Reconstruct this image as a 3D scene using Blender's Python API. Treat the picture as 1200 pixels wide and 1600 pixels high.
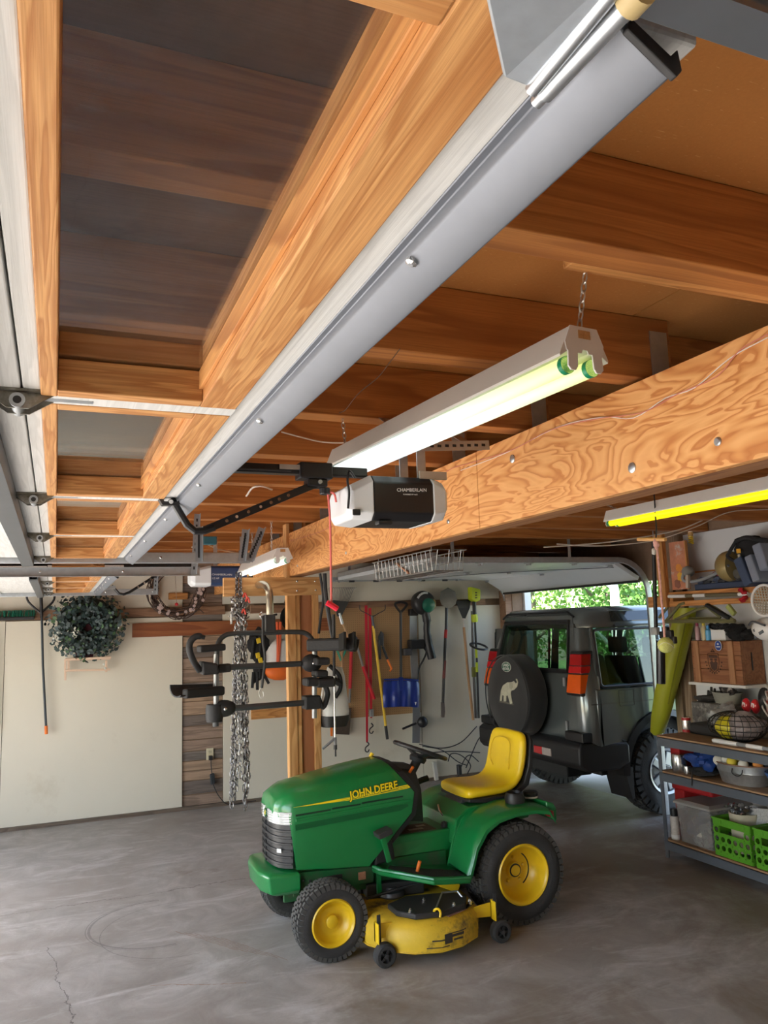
import bpy, bmesh, math, random
from mathutils import Vector, Matrix
for o in list(bpy.data.objects): bpy.data.objects.remove(o)
SC = bpy.context.scene
COL = SC.collection
rnd = random.Random(7)
PI = math.pi
# ---------------------------------------------------------------- camera
YAW, PIT, ROL = math.radians(22.80), math.radians(8.125), math.radians(1.917)
FPX = 1222.8
CAM = Vector((0, 0, 1.84))
_f = Vector((math.sin(YAW)*math.cos(PIT), math.cos(YAW)*math.cos(PIT), math.sin(PIT)))
_r = Vector((math.cos(YAW), -math.sin(YAW), 0))
_d = _f.cross(_r)
CR = _r*math.cos(ROL) + _d*math.sin(ROL)
CD = -_r*math.sin(ROL) + _d*math.cos(ROL)
CF = _f
cd = bpy.data.cameras.new('camera'); cd.sensor_fit = 'HORIZONTAL'; cd.sensor_width = 36
cd.lens = 36*FPX/1200; cd.clip_start = 0.02; cd.clip_end = 200
cam = bpy.data.objects.new('camera', cd); COL.objects.link(cam)
cam.matrix_world = Matrix(((CR.x, -CD.x, -CF.x, CAM.x), (CR.y, -CD.y, -CF.y, CAM.y), (CR.z, -CD.z, -CF.z, CAM.z), (0, 0, 0, 1)))
SC.camera = cam
# ---------------------------------------------------------------- world, sun, exposure
W = bpy.data.worlds.new('world'); SC.world = W; W.use_nodes = True
wn = W.node_tree.nodes; wl = W.node_tree.links
sky = wn.new('ShaderNodeTexSky'); sky.sky_type = 'NISHITA'; sky.sun_disc = False
sky.sun_elevation = math.radians(58); sky.sun_rotation = math.radians(285); sky.air_density = 1.0; sky.dust_density = 1.5
tint = wn.new('ShaderNodeMix'); tint.data_type = 'RGBA'; tint.blend_type = 'MULTIPLY'; tint.inputs[0].default_value = 1
tint.inputs[7].default_value = (1.0, .925, .83, 1)      # the camera's warm white balance
wl.new(sky.outputs[0], tint.inputs[6]); wl.new(tint.outputs[2], wn['Background'].inputs[0]); wn['Background'].inputs[1].default_value = 0.36
sd = bpy.data.lights.new('sun', 'SUN'); sd.energy = 7.0; sd.angle = math.radians(0.6); sd.color = (1.0, 0.95, 0.87)
sun = bpy.data.objects.new('sun', sd); COL.objects.link(sun)
sun.rotation_euler = Vector((0.62, -0.28, -0.73)).to_track_quat('-Z', 'Y').to_euler(); sun.location = (-6, 4, 8)
vs = SC.view_settings
SC.display_settings.display_device = 'sRGB'
vs.view_transform = 'Standard'; vs.look = 'None'; vs.exposure = 2.05; vs.gamma = 1; vs.use_curve_mapping = False
# ---------------------------------------------------------------- geometry helpers
def at(x, y, ax, v):
    'pixel of the photograph + the plane the thing stands in -> point in the garage'
    d = CR*((x-600)/FPX) + CD*((y-800)/FPX) + CF
    i = 'XYZ'.index(ax); t = (v-CAM[i])/d[i]
    return CAM + d*t
OFF = {}
def V(*a): return Vector(a)
def frame(d):
    d = Vector(d).normalized(); a = Vector((0, 0, 1)) if abs(d.z) < .9 else Vector((1, 0, 0))
    u = d.cross(a).normalized(); return u, d.cross(u).normalized()
class MB:
    def __init__(s): s.v = []; s.f = []
    def add(s, vs_, fs):
        n = len(s.v); s.v += [Vector(p) for p in vs_]; s.f += [tuple(i+n for i in f) for f in fs]; return s
    def box(s, x0, x1, y0, y1, z0, z1):
        return s.add([(x, y, z) for x in (x0, x1) for y in (y0, y1) for z in (z0, z1)],
                     [(0,1,3,2),(4,6,7,5),(0,4,5,1),(2,3,7,6),(0,2,6,4),(1,5,7,3)])
    def obox(s, c, dx, dy, dz):
        'oriented box: centre and three half-extent vectors'
        c = Vector(c); dx = Vector(dx); dy = Vector(dy); dz = Vector(dz)
        return s.add([c+dx*i+dy*j+dz*k for i in (-1,1) for j in (-1,1) for k in (-1,1)],
                     [(0,1,3,2),(4,6,7,5),(0,4,5,1),(2,3,7,6),(0,2,6,4),(1,5,7,3)])
    def bar(s, a, b, w, h, up=(0,0,1)):
        'rectangular bar from a to b, w across, h along up'
        a = Vector(a); b = Vector(b); d = (b-a); up = Vector(up); side = d.cross(up).normalized(); u2 = side.cross(d).normalized()
        return s.obox((a+b)/2, d/2, side*w/2, u2*h/2)
    def loft(s, rings, cap=True, closed=True):
        n = len(rings[0]); base = len(s.v)
        for r in rings: s.v += [Vector(p) for p in r]
        for i in range(len(rings)-1):
            for j in range(n if closed else n-1):
                k = (j+1) % n
                s.f.append((base+i*n+j, base+i*n+k, base+(i+1)*n+k, base+(i+1)*n+j))
        if cap and closed:
            s.f.append(tuple(base+j for j in range(n))[::-1]); s.f.append(tuple(base+(len(rings)-1)*n+j for j in range(n)))
        return s
    def cyl(s, a, b, r, r2=None, n=12):
        a = Vector(a); b = Vector(b); u, w = frame(b-a); r2 = r if r2 is None else r2
        R = [(u*math.cos(2*PI*i/n)+w*math.sin(2*PI*i/n)) for i in range(n)]
        return s.loft([[a+q*r for q in R], [b+q*r2 for q in R]])
    def tube(s, pts, r, n=8, closed=False):
        pts = [Vector(p) for p in pts]; m = len(pts); rings = []; u = None
        for i, p in enumerate(pts):
            if closed: d = pts[(i+1) % m]-pts[i-1]
            else: d = pts[min(i+1, m-1)]-pts[max(i-1, 0)]
            if d.length < 1e-9: d = Vector((0, 0, 1))
            d.normalize()
            if u is None: u = frame(d)[0]
            u = (u-d*u.dot(d)); u = u.normalized() if u.length > 1e-6 else frame(d)[0]
            w = d.cross(u); rr = r[i] if isinstance(r, (list, tuple)) else r
            rings.append([p+(u*math.cos(2*PI*k/n)+w*math.sin(2*PI*k/n))*rr for k in range(n)])
        if closed: rings.append(rings[0]); return s.loft(rings, cap=False)
        return s.loft(rings)
    def prism(s, poly, ax, a, b):
        def pt(p, v):
            return (v, p[0], p[1]) if ax == 'X' else (p[0], v, p[1]) if ax == 'Y' else (p[0], p[1], v)
        return s.loft([[pt(p, a) for p in poly], [pt(p, b) for p in poly]])
    def lathe(s, prof, o, ax=(0,0,1), n=20, cap=True):
        o = Vector(o); ax = Vector(ax).normalized(); u, w = frame(ax)
        return s.loft([[o+ax*h+(u*math.cos(2*PI*i/n)+w*math.sin(2*PI*i/n))*max(r, 1e-4) for i in range(n)] for r, h in prof], cap=cap)
    def ball(s, c, rx, ry=None, rz=None, n=12, m=8):
        ry = ry or rx; rz = rz or rx; c = Vector(c); rings = []
        for j in range(m+1):
            t = PI*j/m; q = max(math.sin(t), .01)
            rings.append([c+Vector((rx*q*math.cos(2*PI*i/n), ry*q*math.sin(2*PI*i/n), -rz*math.cos(t))) for i in range(n)])
        return s.loft(rings)
    def ring(s, c, ax, R, r, n=20, k=8, arc=2*PI, start=0, sx=1, u=None):
        c = Vector(c); ax = Vector(ax).normalized()
        if u is None: u, w = frame(ax)
        else: u = Vector(u).normalized(); w = ax.cross(u)
        full = arc > 2*PI-1e-3; m = n if full else n+1
        return s.tube([c+u*R*sx*math.cos(start+arc*i/n)+w*R*math.sin(start+arc*i/n) for i in range(m)], r, k, closed=full)
    def build(s, name, m, par=None, bev=0, smooth=False, kind=None, label=None, sub=0, loc=None, ang=38, seg=2):
        if par is not None: off = OFF.get(par.name, Vector((0,0,0)))
        elif loc is not None: off = Vector(loc)
        else:
            xs = [p.x for p in s.v]; ys = [p.y for p in s.v]; zs = [p.z for p in s.v]
            off = Vector(((min(xs)+max(xs))/2, (min(ys)+max(ys))/2, min(zs)))
        me = bpy.data.meshes.new(name)
        me.from_pydata([p-off for p in s.v], [], s.f)
        bm = bmesh.new(); bm.from_mesh(me); bmesh.ops.recalc_face_normals(bm, faces=bm.faces); bm.to_mesh(me); bm.free()
        if m is not None: me.materials.append(m)
        if smooth:
            me.polygons.foreach_set('use_smooth', [True]*len(me.polygons))
            if ang < 179: me.set_sharp_from_angle(angle=math.radians(ang))
        o = bpy.data.objects.new(name, me); COL.objects.link(o)
        if par is not None: o.parent = par
        else: o.location = off
        OFF[o.name] = off
        if bev:
            bv = o.modifiers.new('bevel', 'BEVEL'); bv.width = bev; bv.segments = seg; bv.limit_method = 'ANGLE'; bv.angle_limit = math.radians(40)
        if sub:
            sb = o.modifiers.new('sub', 'SUBSURF'); sb.levels = sub; sb.render_levels = sub
        if kind: o['kind'] = kind
        if label: o['label'] = label
        return o
def tag(o, label, cat, group=None):
    o['label'] = label; o['category'] = cat
    if group: o['group'] = group
    return o
def thing(name, label, cat, loc=(0,0,0), group=None, local=False, rot=None, kind=None):
    'an Empty at the base of a thing; parts are given in garage coordinates unless local'
    o = bpy.data.objects.new(name, None); COL.objects.link(o); o.location = loc; o.empty_display_size = .05
    if rot: o.rotation_euler = rot
    OFF[o.name] = Vector((0,0,0)) if local else Vector(loc)
    if kind: o['kind'] = kind
    if cat: tag(o, label, cat, group)
    elif label: o['label'] = label
    return o
def copy_tree(o, par=None):
    c = o.copy(); COL.objects.link(c); OFF[c.name] = OFF.get(o.name, Vector((0,0,0)))
    if par is not None: c.parent = par
    for ch in list(o.children): copy_tree(ch, c)
    return c
def place(o, par, loc, rot=None):
    'another copy of an alike piece (shared mesh) under par'
    c = o.copy(); COL.objects.link(c); c.parent = par; c.location = loc
    if rot: c.rotation_euler = rot
    return c
def text(s, size, m, par, org, right, up, name='lettering', ext=.0006, shear=0, off=0, label=None, sx=1):
    cu = bpy.data.curves.new(name, 'FONT'); cu.body = s; cu.size = size; cu.extrude = ext; cu.shear = shear; cu.offset = off
    cu.align_x = 'LEFT'; cu.align_y = 'BOTTOM_BASELINE'; cu.resolution_u = 2
    t = bpy.data.objects.new('tmp_text', cu); COL.objects.link(t)
    bpy.context.view_layer.update()
    dg = bpy.context.evaluated_depsgraph_get()
    me = bpy.data.meshes.new_from_object(t.evaluated_get(dg)); bpy.data.objects.remove(t); bpy.data.curves.remove(cu)
    me.name = name; r = Vector(right).normalized(); u = Vector(up).normalized(); n = r.cross(u); of = OFF[par.name]; o3 = Vector(org)
    for v in me.vertices: v.co = o3 + r*v.co.x*sx + u*v.co.y + n*v.co.z - of
    me.materials.clear(); me.materials.append(m)
    o = bpy.data.objects.new(name, me); COL.objects.link(o); o.parent = par; OFF[o.name] = of
    if label: o['label'] = label
    return o
def arcpts(c, r, a0, a1, n, pl='XZ', off=0):
    out = []
    for i in range(n+1):
        a = a0+(a1-a0)*i/n; p = (c[0]+r*math.cos(a), c[1]+r*math.sin(a))
        out.append((p[0], off, p[1]) if pl == 'XZ' else (p[0], p[1], off) if pl == 'XY' else (off, p[0], p[1]))
    return out
def curve3(pts, n=8):
    'Catmull-Rom through points'
    P = [Vector(p) for p in pts]; P = [P[0]*2-P[1]]+P+[P[-1]*2-P[-2]]; out = []
    for i in range(1, len(P)-2):
        for k in range(n):
            t = k/n; a, b, c, d = P[i-1:i+3]
            out.append(.5*((2*b)+(c-a)*t+(2*a-5*b+4*c-d)*t*t+(3*b-a-3*c+d)*t**3))
    return out+[P[-2]]
# ---------------------------------------------------------------- materials
MATS = {}
def newmat(k):
    m = bpy.data.materials.new(k); m.use_nodes = True; nt = m.node_tree
    return m, nt.nodes, nt.links, nt.nodes['Principled BSDF']
def N(n, t, **kw):
    x = n.new(t)
    for k, v in kw.items(): setattr(x, k, v)
    return x
def coords(n, l, sc=(1,1,1), rot=(0,0,0), loc=(0,0,0), world=False):
    if world: src = N(n, 'ShaderNodeNewGeometry').outputs['Position']
    else: src = N(n, 'ShaderNodeTexCoord').outputs['Object']
    mp = N(n, 'ShaderNodeMapping'); mp.inputs['Scale'].default_value = sc; mp.inputs['Rotation'].default_value = rot; mp.inputs['Location'].default_value = loc
    l.new(src, mp.inputs[0]); return mp.outputs[0]
def noise(n, l, vec, scale, detail=3, rough=.5, dist=0):
    x = N(n, 'ShaderNodeTexNoise'); x.inputs['Scale'].default_value = scale; x.inputs['Detail'].default_value = detail
    x.inputs['Roughness'].default_value = rough; x.inputs['Distortion'].default_value = dist
    l.new(vec, x.inputs['Vector']); return x.outputs[0]
def ramp(n, l, fac, stops):
    r = N(n, 'ShaderNodeValToRGB'); e = r.color_ramp.elements
    while len(e) < len(stops): e.new(.5)
    for q, (p, c) in zip(e, stops): q.position = p; q.color = (c[0], c[1], c[2], 1) if not isinstance(c, (int, float)) else (c, c, c, 1)
    l.new(fac, r.inputs[0]); return r.outputs[0]
def mixc(n, l, fac, a, b, mode='MIX'):
    x = N(n, 'ShaderNodeMix', data_type='RGBA', blend_type=mode)
    for i, q in ((0, fac), (6, a), (7, b)):
        if hasattr(q, 'links'): l.new(q, x.inputs[i])
        elif isinstance(q, (int, float)): x.inputs[i].default_value = q
        else: x.inputs[i].default_value = (q[0], q[1], q[2], 1)
    return x.outputs[2]
def math_(n, l, op, a, b=0, c=0):
    x = N(n, 'ShaderNodeMath', operation=op)
    for i, q in enumerate((a, b, c)):
        if hasattr(q, 'links'): l.new(q, x.inputs[i])
        else: x.inputs[i].default_value = q
    return x.outputs[0]
def bumpn(n, l, h, bs, st=.3, d=.01):
    b = N(n, 'ShaderNodeBump'); b.inputs['Strength'].default_value = st; b.inputs['Distance'].default_value = d
    l.new(h, b.inputs['Height']); l.new(b.outputs[0], bs.inputs['Normal'])
def mat(k, col, rough=.5, metal=0, var=.12, scale=14, bump=0, bscale=60, coat=0, emit=None, es=0, spec=.5, dirt=None, dthr=(.55, .75), dscale=6, trans=0, sheen=0):
    if k in MATS: return MATS[k]
    m, n, l, b = newmat(k); co = coords(n, l)
    f = noise(n, l, co, scale, 4, .6)
    c = mixc(n, l, f, [max(0, q*(1-var)) for q in col], [min(1, q*(1+var)) for q in col])
    if dirt:
        d = noise(n, l, co, dscale, 6, .7)
        c = mixc(n, l, ramp(n, l, d, [(dthr[0], 0.0), (dthr[1], 1.0)]), c, dirt)
    l.new(c, b.inputs['Base Color'])
    b.inputs['Roughness'].default_value = rough; b.inputs['Metallic'].default_value = metal
    b.inputs['Specular IOR Level'].default_value = spec; b.inputs['Coat Weight'].default_value = coat; b.inputs['Coat Roughness'].default_value = .08
    if trans: b.inputs['Transmission Weight'].default_value = trans
    if sheen: b.inputs['Sheen Weight'].default_value = sheen
    if emit: b.inputs['Emission Color'].default_value = (*emit, 1); b.inputs['Emission Strength'].default_value = es
    if bump: bumpn(n, l, noise(n, l, co, bscale, 3), b, bump)
    MATS[k] = m; return m
def wood(k, light, dark, ax='X', K=9, rough=.6, sc=(.55, 5.5), fine=.35, world=True, loc=(0,0,0), stain=None, contrast=(.15, .85)):
    'softwood: flame-like growth rings stretched along the grain plus fine fibre'
    if k in MATS: return MATS[k]
    m, n, l, b = newmat(k)
    i = 'XYZ'.index(ax); s = [sc[1]]*3; s[i] = sc[0]
    co = coords(n, l, s, loc=loc, world=world)
    rg = noise(n, l, co, 1.0, 3, .5, .5)
    w = math_(n, l, 'FRACT', math_(n, l, 'MULTIPLY', rg, K*1.6))      # one sharp late-wood edge per ring
    c = mixc(n, l, ramp(n, l, w, [(0.0, .15), (.10, .0), (.55, .85), (.9, 1.0), (1.0, .25)]), dark, light)
    s2 = [260]*3; s2[i] = 5
    fb = noise(n, l, coords(n, l, s2, world=world), 1.0, 3, .65)
    c = mixc(n, l, ramp(n, l, fb, [(.42, 0.0), (.68, fine*1.6)]), c, [q*.8 for q in dark])
    lg = noise(n, l, coords(n, l, (1.1,1.1,1.1), world=world), 1.3, 3)
    c = mixc(n, l, math_(n, l, 'MULTIPLY', lg, .35), c, [q*.75 for q in light])
    if stain:
        st = noise(n, l, coords(n, l, (1,1,1), world=world), 3.2, 6, .7)
        c = mixc(n, l, ramp(n, l, st, [(.52, 0.0), (.72, .8)]), c, stain)
    l.new(c, b.inputs['Base Color']); b.inputs['Roughness'].default_value = rough
    bumpn(n, l, fb, b, .12, .004)
    MATS[k] = m; return m
def glass(k, tint=(.85,.9,.9), refl=.06, rough=.02, dirt=0):
    if k in MATS: return MATS[k]
    m = bpy.data.materials.new(k); m.use_nodes = True; n = m.node_tree.nodes; l = m.node_tree.links; n.clear()
    o = N(n, 'ShaderNodeOutputMaterial'); t = N(n, 'ShaderNodeBsdfTransparent'); t.inputs[0].default_value = (*tint, 1)
    g = N(n, 'ShaderNodeBsdfGlossy'); g.inputs['Roughness'].default_value = rough
    ge = N(n, 'ShaderNodeNewGeometry'); dt = N(n, 'ShaderNodeVectorMath', operation='DOT_PRODUCT'); l.new(ge.outputs['Normal'], dt.inputs[0]); l.new(ge.outputs['Incoming'], dt.inputs[1])
    fr = math_(n, l, 'MULTIPLY_ADD', math_(n, l, 'POWER', math_(n, l, 'SUBTRACT', 1.0, math_(n, l, 'ABSOLUTE', dt.outputs['Value'])), 5.0), .94, .035)   # Schlick reflectance of one face
    x = N(n, 'ShaderNodeMixShader'); l.new(math_(n, l, 'ADD', fr, refl), x.inputs[0]); l.new(t.outputs[0], x.inputs[1]); l.new(g.outputs[0], x.inputs[2])
    out = x.outputs[0]
    if dirt:
        d = N(n, 'ShaderNodeBsdfDiffuse'); d.inputs[0].default_value = (.55,.53,.5,1); y = N(n, 'ShaderNodeMixShader')
        f = noise(n, l, coords(n, l, world=True), 9, 6, .7)
        l.new(ramp(n, l, f, [(.3, dirt*.4), (.75, dirt)]), y.inputs[0]); l.new(out, y.inputs[1]); l.new(d.outputs[0], y.inputs[2]); out = y.outputs[0]
    l.new(out, o.inputs[0]); MATS[k] = m; return m
def emis(k, col, st, col2=None, ax=1, rng=(0, 1), base=(.9,.9,.9)):
    if k in MATS: return MATS[k]
    m, n, l, b = newmat(k); b.inputs['Base Color'].default_value = (*base, 1); b.inputs['Emission Strength'].default_value = st
    if col2:
        sp = N(n, 'ShaderNodeSeparateXYZ'); l.new(N(n, 'ShaderNodeTexCoord').outputs['Object'], sp.inputs[0])
        mr = N(n, 'ShaderNodeMapRange'); mr.inputs[1].default_value = rng[0]; mr.inputs[2].default_value = rng[1]; l.new(sp.outputs[ax], mr.inputs[0])
        l.new(mixc(n, l, mr.outputs[0], col, col2), b.inputs['Emission Color'])
    else: b.inputs['Emission Color'].default_value = (*col, 1)
    MATS[k] = m; return m
BLACK = mat('black_plastic', (.018,.018,.02), .45, bump=.1)
RUBBER = mat('rubber', (.034,.034,.035), .8, bump=.2, bscale=90, dirt=(.06,.058,.055), dthr=(.5,.85))
DKMETAL = mat('dark_steel', (.07,.075,.085), .42, .6)
STEEL = mat('galvanised_steel', (.52,.55,.58), .36, .85, var=.2, scale=30, bump=.05)
BRIGHT = mat('bright_steel', (.75,.75,.74), .22, .95)
WHITEP = mat('white_paint', (.70,.70,.68), .5, var=.06, bump=.1)
WHITEPL = mat('white_plastic', (.82,.83,.84), .35, var=.03)
GREEN = mat('tractor_green', (.008,.20,.05), .28, coat=.5, var=.08, dirt=(.06,.14,.06), dthr=(.6,.9), dscale=3)
YELLOW = mat('tractor_yellow', (.86,.58,.02), .35, coat=.25, var=.06)
RED = mat('red_paint', (.5,.012,.02), .45)
ORANGE = mat('orange_plastic', (.85,.19,.02), .5)
FIR = {a: wood('fir_'+a, (.70,.335,.105), (.40,.148,.036), a) for a in 'XYZ'}
FIRL = {a: wood('pale_fir_'+a, (.80,.46,.19), (.52,.23,.07), a) for a in 'XYZ'}
# ================================================================ the setting
# floor
def floor_mat():
    m, n, l, b = newmat('concrete'); co = coords(n, l, world=True)
    big = noise(n, l, co, .7, 5, .6, .6); mid = noise(n, l, co, 3.2, 7, .68, 1.2); fine = noise(n, l, co, 60, 4, .7)
    st = noise(n, l, coords(n, l, (.5, 1.6, 1), (0, 0, .35), world=True), 2.2, 6, .72, .8)
    c = ramp(n, l, mid, [(.25, (.26,.245,.225)), (.5, (.42,.40,.375)), (.72, (.58,.565,.54))])
    c = mixc(n, l, ramp(n, l, big, [(.42, 0.0), (.68, .75)]), c, (.29,.25,.215))
    c = mixc(n, l, ramp(n, l, st, [(.52, 0.0), (.70, .75)]), c, (.68,.675,.67))
    c = mixc(n, l, math_(n, l, 'MULTIPLY', fine, .35), c, (.22,.21,.20))
    # stains with edges of their own: rust scratches, tyre arcs, cracks
    sep = N(n, 'ShaderNodeSeparateXYZ'); l.new(N(n, 'ShaderNodeNewGeometry').outputs['Position'], sep.inputs[0]); X, Y = sep.outputs[0], sep.outputs[1]
    wob = math_(n, l, 'MULTIPLY', math_(n, l, 'SUBTRACT', noise(n, l, co, 5, 5, .7), .5), .22)
    def crack(c, p, q, wid, col, amt, wb=1.0):
        p = Vector(p); q = Vector(q); d = (q-p); L = d.length; d.normalize(); nx, ny = -d.y, d.x
        per = math_(n, l, 'ADD', math_(n, l, 'ADD', math_(n, l, 'MULTIPLY', X, nx), math_(n, l, 'MULTIPLY', Y, ny)), -(p.x*nx+p.y*ny))
        if wb: per = math_(n, l, 'ADD', per, math_(n, l, 'MULTIPLY', wob, wb))
        al = math_(n, l, 'ADD', math_(n, l, 'ADD', math_(n, l, 'MULTIPLY', X, d.x), math_(n, l, 'MULTIPLY', Y, d.y)), -(p.x*d.x+p.y*d.y))
        inn = math_(n, l, 'MULTIPLY', math_(n, l, 'GREATER_THAN', al, 0), math_(n, l, 'LESS_THAN', al, L))
        k = math_(n, l, 'LESS_THAN', math_(n, l, 'ABSOLUTE', per), wid)
        return mixc(n, l, math_(n, l, 'MULTIPLY', math_(n, l, 'MULTIPLY', inn, k), amt), c, col)
    def P2(x, y): p = at(x, y, 'Z', 0); return (p.x, p.y)
    c = crack(c, P2(0, 1432), P2(420, 1368), .004, (.10,.09,.085), .7)
    c = crack(c, P2(75, 1480), P2(118, 1600), .0022, (.08,.075,.07), .8, .6)
    c = crack(c, P2(235, 1540), P2(385, 1535), .004, (.30,.15,.07), .55, .5)
    for i in range(6):
        c = crack(c, P2(275+i*14, 1455+i*2), P2(370+i*16, 1485+i*3), .0035, (.27,.15,.09), .45, .25)
    for (cx, cy, r, w) in ((118, 1440, .42, .008), (118, 1440, .44, .003), (150, 1448, .47, .003)):
        p = at(cx+130, cy, 'Z', 0)
        dd = math_(n, l, 'SQRT', math_(n, l, 'ADD', math_(n, l, 'POWER', math_(n, l, 'SUBTRACT', X, p.x), 2), math_(n, l, 'POWER', math_(n, l, 'SUBTRACT', Y, p.y), 2)))
        k = math_(n, l, 'LESS_THAN', math_(n, l, 'ABSOLUTE', math_(n, l, 'SUBTRACT', dd, r)), w)
        k = math_(n, l, 'MULTIPLY', k, math_(n, l, 'LESS_THAN', X, p.x+.05))
        c = mixc(n, l, math_(n, l, 'MULTIPLY', math_(n, l, 'MULTIPLY', k, fine), .8), c, (.09,.088,.09))
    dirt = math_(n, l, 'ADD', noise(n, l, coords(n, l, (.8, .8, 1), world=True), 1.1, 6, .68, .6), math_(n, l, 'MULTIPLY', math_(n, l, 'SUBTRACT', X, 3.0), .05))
    c = mixc(n, l, ramp(n, l, dirt, [(.46, 0.0), (.62, .75)]), c, (.20,.155,.115))      # brown dirt patches; their rise with X paints in light falling off rightward
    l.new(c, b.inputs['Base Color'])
    l.new(ramp(n, l, mid, [(.3, .42), (.7, .68)]), b.inputs['Roughness']); b.inputs['Specular IOR Level'].default_value = .4
    bumpn(n, l, math_(n, l, 'ADD', mid, math_(n, l, 'MULTIPLY', fine, .3)), b, .25, .01)
    return m
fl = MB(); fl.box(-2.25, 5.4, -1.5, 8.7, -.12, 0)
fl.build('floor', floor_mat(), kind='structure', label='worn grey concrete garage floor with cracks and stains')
drive = mat('driveway_concrete', (.50,.47,.43), .85, var=.15, scale=3, bump=.1)
MB().box(-16, -2.25, -10, 16, -.16, -.02).build('trim_1', drive, kind='structure', label='sunlit concrete driveway outside the open doors')
MB().box(5.4, 9.5, 3.0, 11, -.16, -.01).build('trim_2', drive, kind='structure', label='sunlit concrete drive beyond the parked car')
grass = mat('lawn', (.10,.17,.04), .95, var=.5, scale=5, bump=.6, bscale=30)
MB().box(9.5, 40, -14, 30, -.3, -.04).build('trim_3', grass, kind='structure', label='green lawn beyond the drive')
# ---- walls
CREAM = mat('cream_panel', (.73,.68,.565), .6, var=.04, scale=2.5, dirt=(.58,.51,.39), dthr=(.60,.85), dscale=1.6, bump=.06, bscale=25)
STUD = mat('dark_sheathing', (.20,.13,.08), .8, var=.3)
wf = MB().box(-2.2, 5.4, 8.66, 8.80, 0, 2.8).build('wall_back', STUD, kind='structure', label='back wall of cream sheets with a strip of bare planks')
def panel(x0, x1, z0, z1, y=8.62, t=.02, m=CREAM, name='panel', par=wf, bev=.002):
    return MB().box(x0, x1, y, y+t, z0, z1).build(name, m, par, bev)
for a in ((-2.2, -.46, .03, 1.99), (-.455, 1.25, .03, 1.985), (-2.2, 1.25, 2.085, 2.75), (1.68, 4.02, .03, 2.03), (4.026, 5.24, .03, 2.03), (1.68, 5.24, 2.11, 2.75)): panel(*a, y=8.63, t=.03)
# bare planks between the sheets
def plankmat(k, c): 
    return wood(k, c, [q*.5 for q in c], 'X', K=3, rough=.85, sc=(1.2, 12), fine=.35, stain=[q*.55 for q in c])
pms = [plankmat('weathered_plank_%d' % i, c) for i, c in enumerate(((.40,.28,.21), (.27,.225,.195), (.50,.34,.23), (.22,.175,.15)))]
z = .02; i = 0
while z < 2.7:
    h = rnd.choice((.10, .115, .125, .14)); 
    MB().box(1.255, 1.675, 8.648+rnd.uniform(0, .006), 8.668, z, min(z+h-.010, 2.74)).build('plank', pms[(i*7+i//3) % 4], wf, .002)
    z += h; i += 1
REDB = wood('red_brown_board', (.36,.125,.045), (.22,.06,.02), 'X', K=5, rough=.5)
BRB = wood('brown_board', (.34,.19,.11), (.2,.10,.055), 'X', K=6)
for (x0, x1, z0, z1, m) in ((-2.1, 1.25, 1.995, 2.085, BRB), (1.25, 1.70, 2.0, 2.09, BRB), (.735, 2.9, 1.785, 1.93, REDB), (2.75, 4.95, 2.035, 2.105, BRB), (1.98, 2.5, 2.0, 2.09, BRB), (1.98, 2.75, .86, .96, FIR['X']), (1.10, 1.30, 2.17, 2.24, FIR['X'])):
    MB().box(x0, x1, 8.60, 8.63, z0, z1).build('board', m, wf, .002)
MB().box(.93, .985, 8.59, 8.62, 2.16, 2.66).build('board', FIR['Z'], wf, .002)
MB().box(-2.1, 5.2, 8.60, 8.635, 0, .035).build('baseboard_back', wood('dirty_sill', (.20,.15,.11), (.11,.08,.06), 'X'), kind='structure', label='dirty wooden sill along the foot of the back wall')
# pegboard
def pegmat():
    m, n, l, b = newmat('pegboard'); co = coords(n, l, (39.4, 39.4, 39.4), world=True)
    vm = N(n, 'ShaderNodeVectorMath', operation='FRACTION'); l.new(co, vm.inputs[0]); sp = N(n, 'ShaderNodeSeparateXYZ'); l.new(vm.outputs[0], sp.inputs[0])
    d = math_(n, l, 'SQRT', math_(n, l, 'ADD', math_(n, l, 'POWER', math_(n, l, 'SUBTRACT', sp.outputs[0], .5), 2), math_(n, l, 'POWER', math_(n, l, 'SUBTRACT', sp.outputs[2], .5), 2)))
    hole = math_(n, l, 'LESS_THAN', d, .14)
    c = mixc(n, l, noise(n, l, coords(n, l, world=True), 3, 5), (.40,.235,.105), (.50,.31,.15))
    l.new(mixc(n, l, math_(n, l, 'MULTIPLY', hole, .8), c, (.08,.05,.03)), b.inputs['Base Color']); b.inputs['Roughness'].default_value = .7
    return m
tag(MB().box(2.70, 4.01, 8.605, 8.625, .79, 2.035).build('pegboard', pegmat(), bev=.002), 'brown perforated hardboard pegboard behind the hanging tools', 'pegboard')
# right wall, opening Y 5.97..8.46, Z 0..2.15
WWHITE = mat('white_wall', (.66,.68,.69), .6, var=.05, scale=3, bump=.08, bscale=30)
wr = MB().box(5.25, 5.40, -1.5, 5.70, 0, 2.80).box(5.25, 5.40, 5.70, 8.46, 2.17, 2.80).box(5.25, 5.40, 8.46, 8.80, 0, 2.80)
wr = wr.build('wall_right', mat('stud_brown', (.24,.155,.10), .8, var=.3), kind='structure', label='right wall with white board behind the shelves and an open door bay')
for y0, y1, z0, z1 in ((4.30, 5.47, .02, 1.62), (2.9, 4.295, .02, 1.62), (3.7, 5.47, 1.626, 2.20), (-1.5, 2.895, .02, 2.2), (2.0, 3.695, 1.626, 2.2), (-1.5, 5.47, 2.21, 2.545)):
    MB().box(5.228, 5.25, y0, y1, z0, z1).build('panel', WWHITE, wr, .002)
for y, z0, z1 in ((5.50, 0, 2.55), (5.62, 0, 2.17)):
    MB().box(5.20, 5.25, y, y+.09, z0, z1).build('stud', wood('rough_stud', (.34,.25,.17), (.2,.13,.08), 'Z', K=5, rough=.85), wr, .003)
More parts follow.
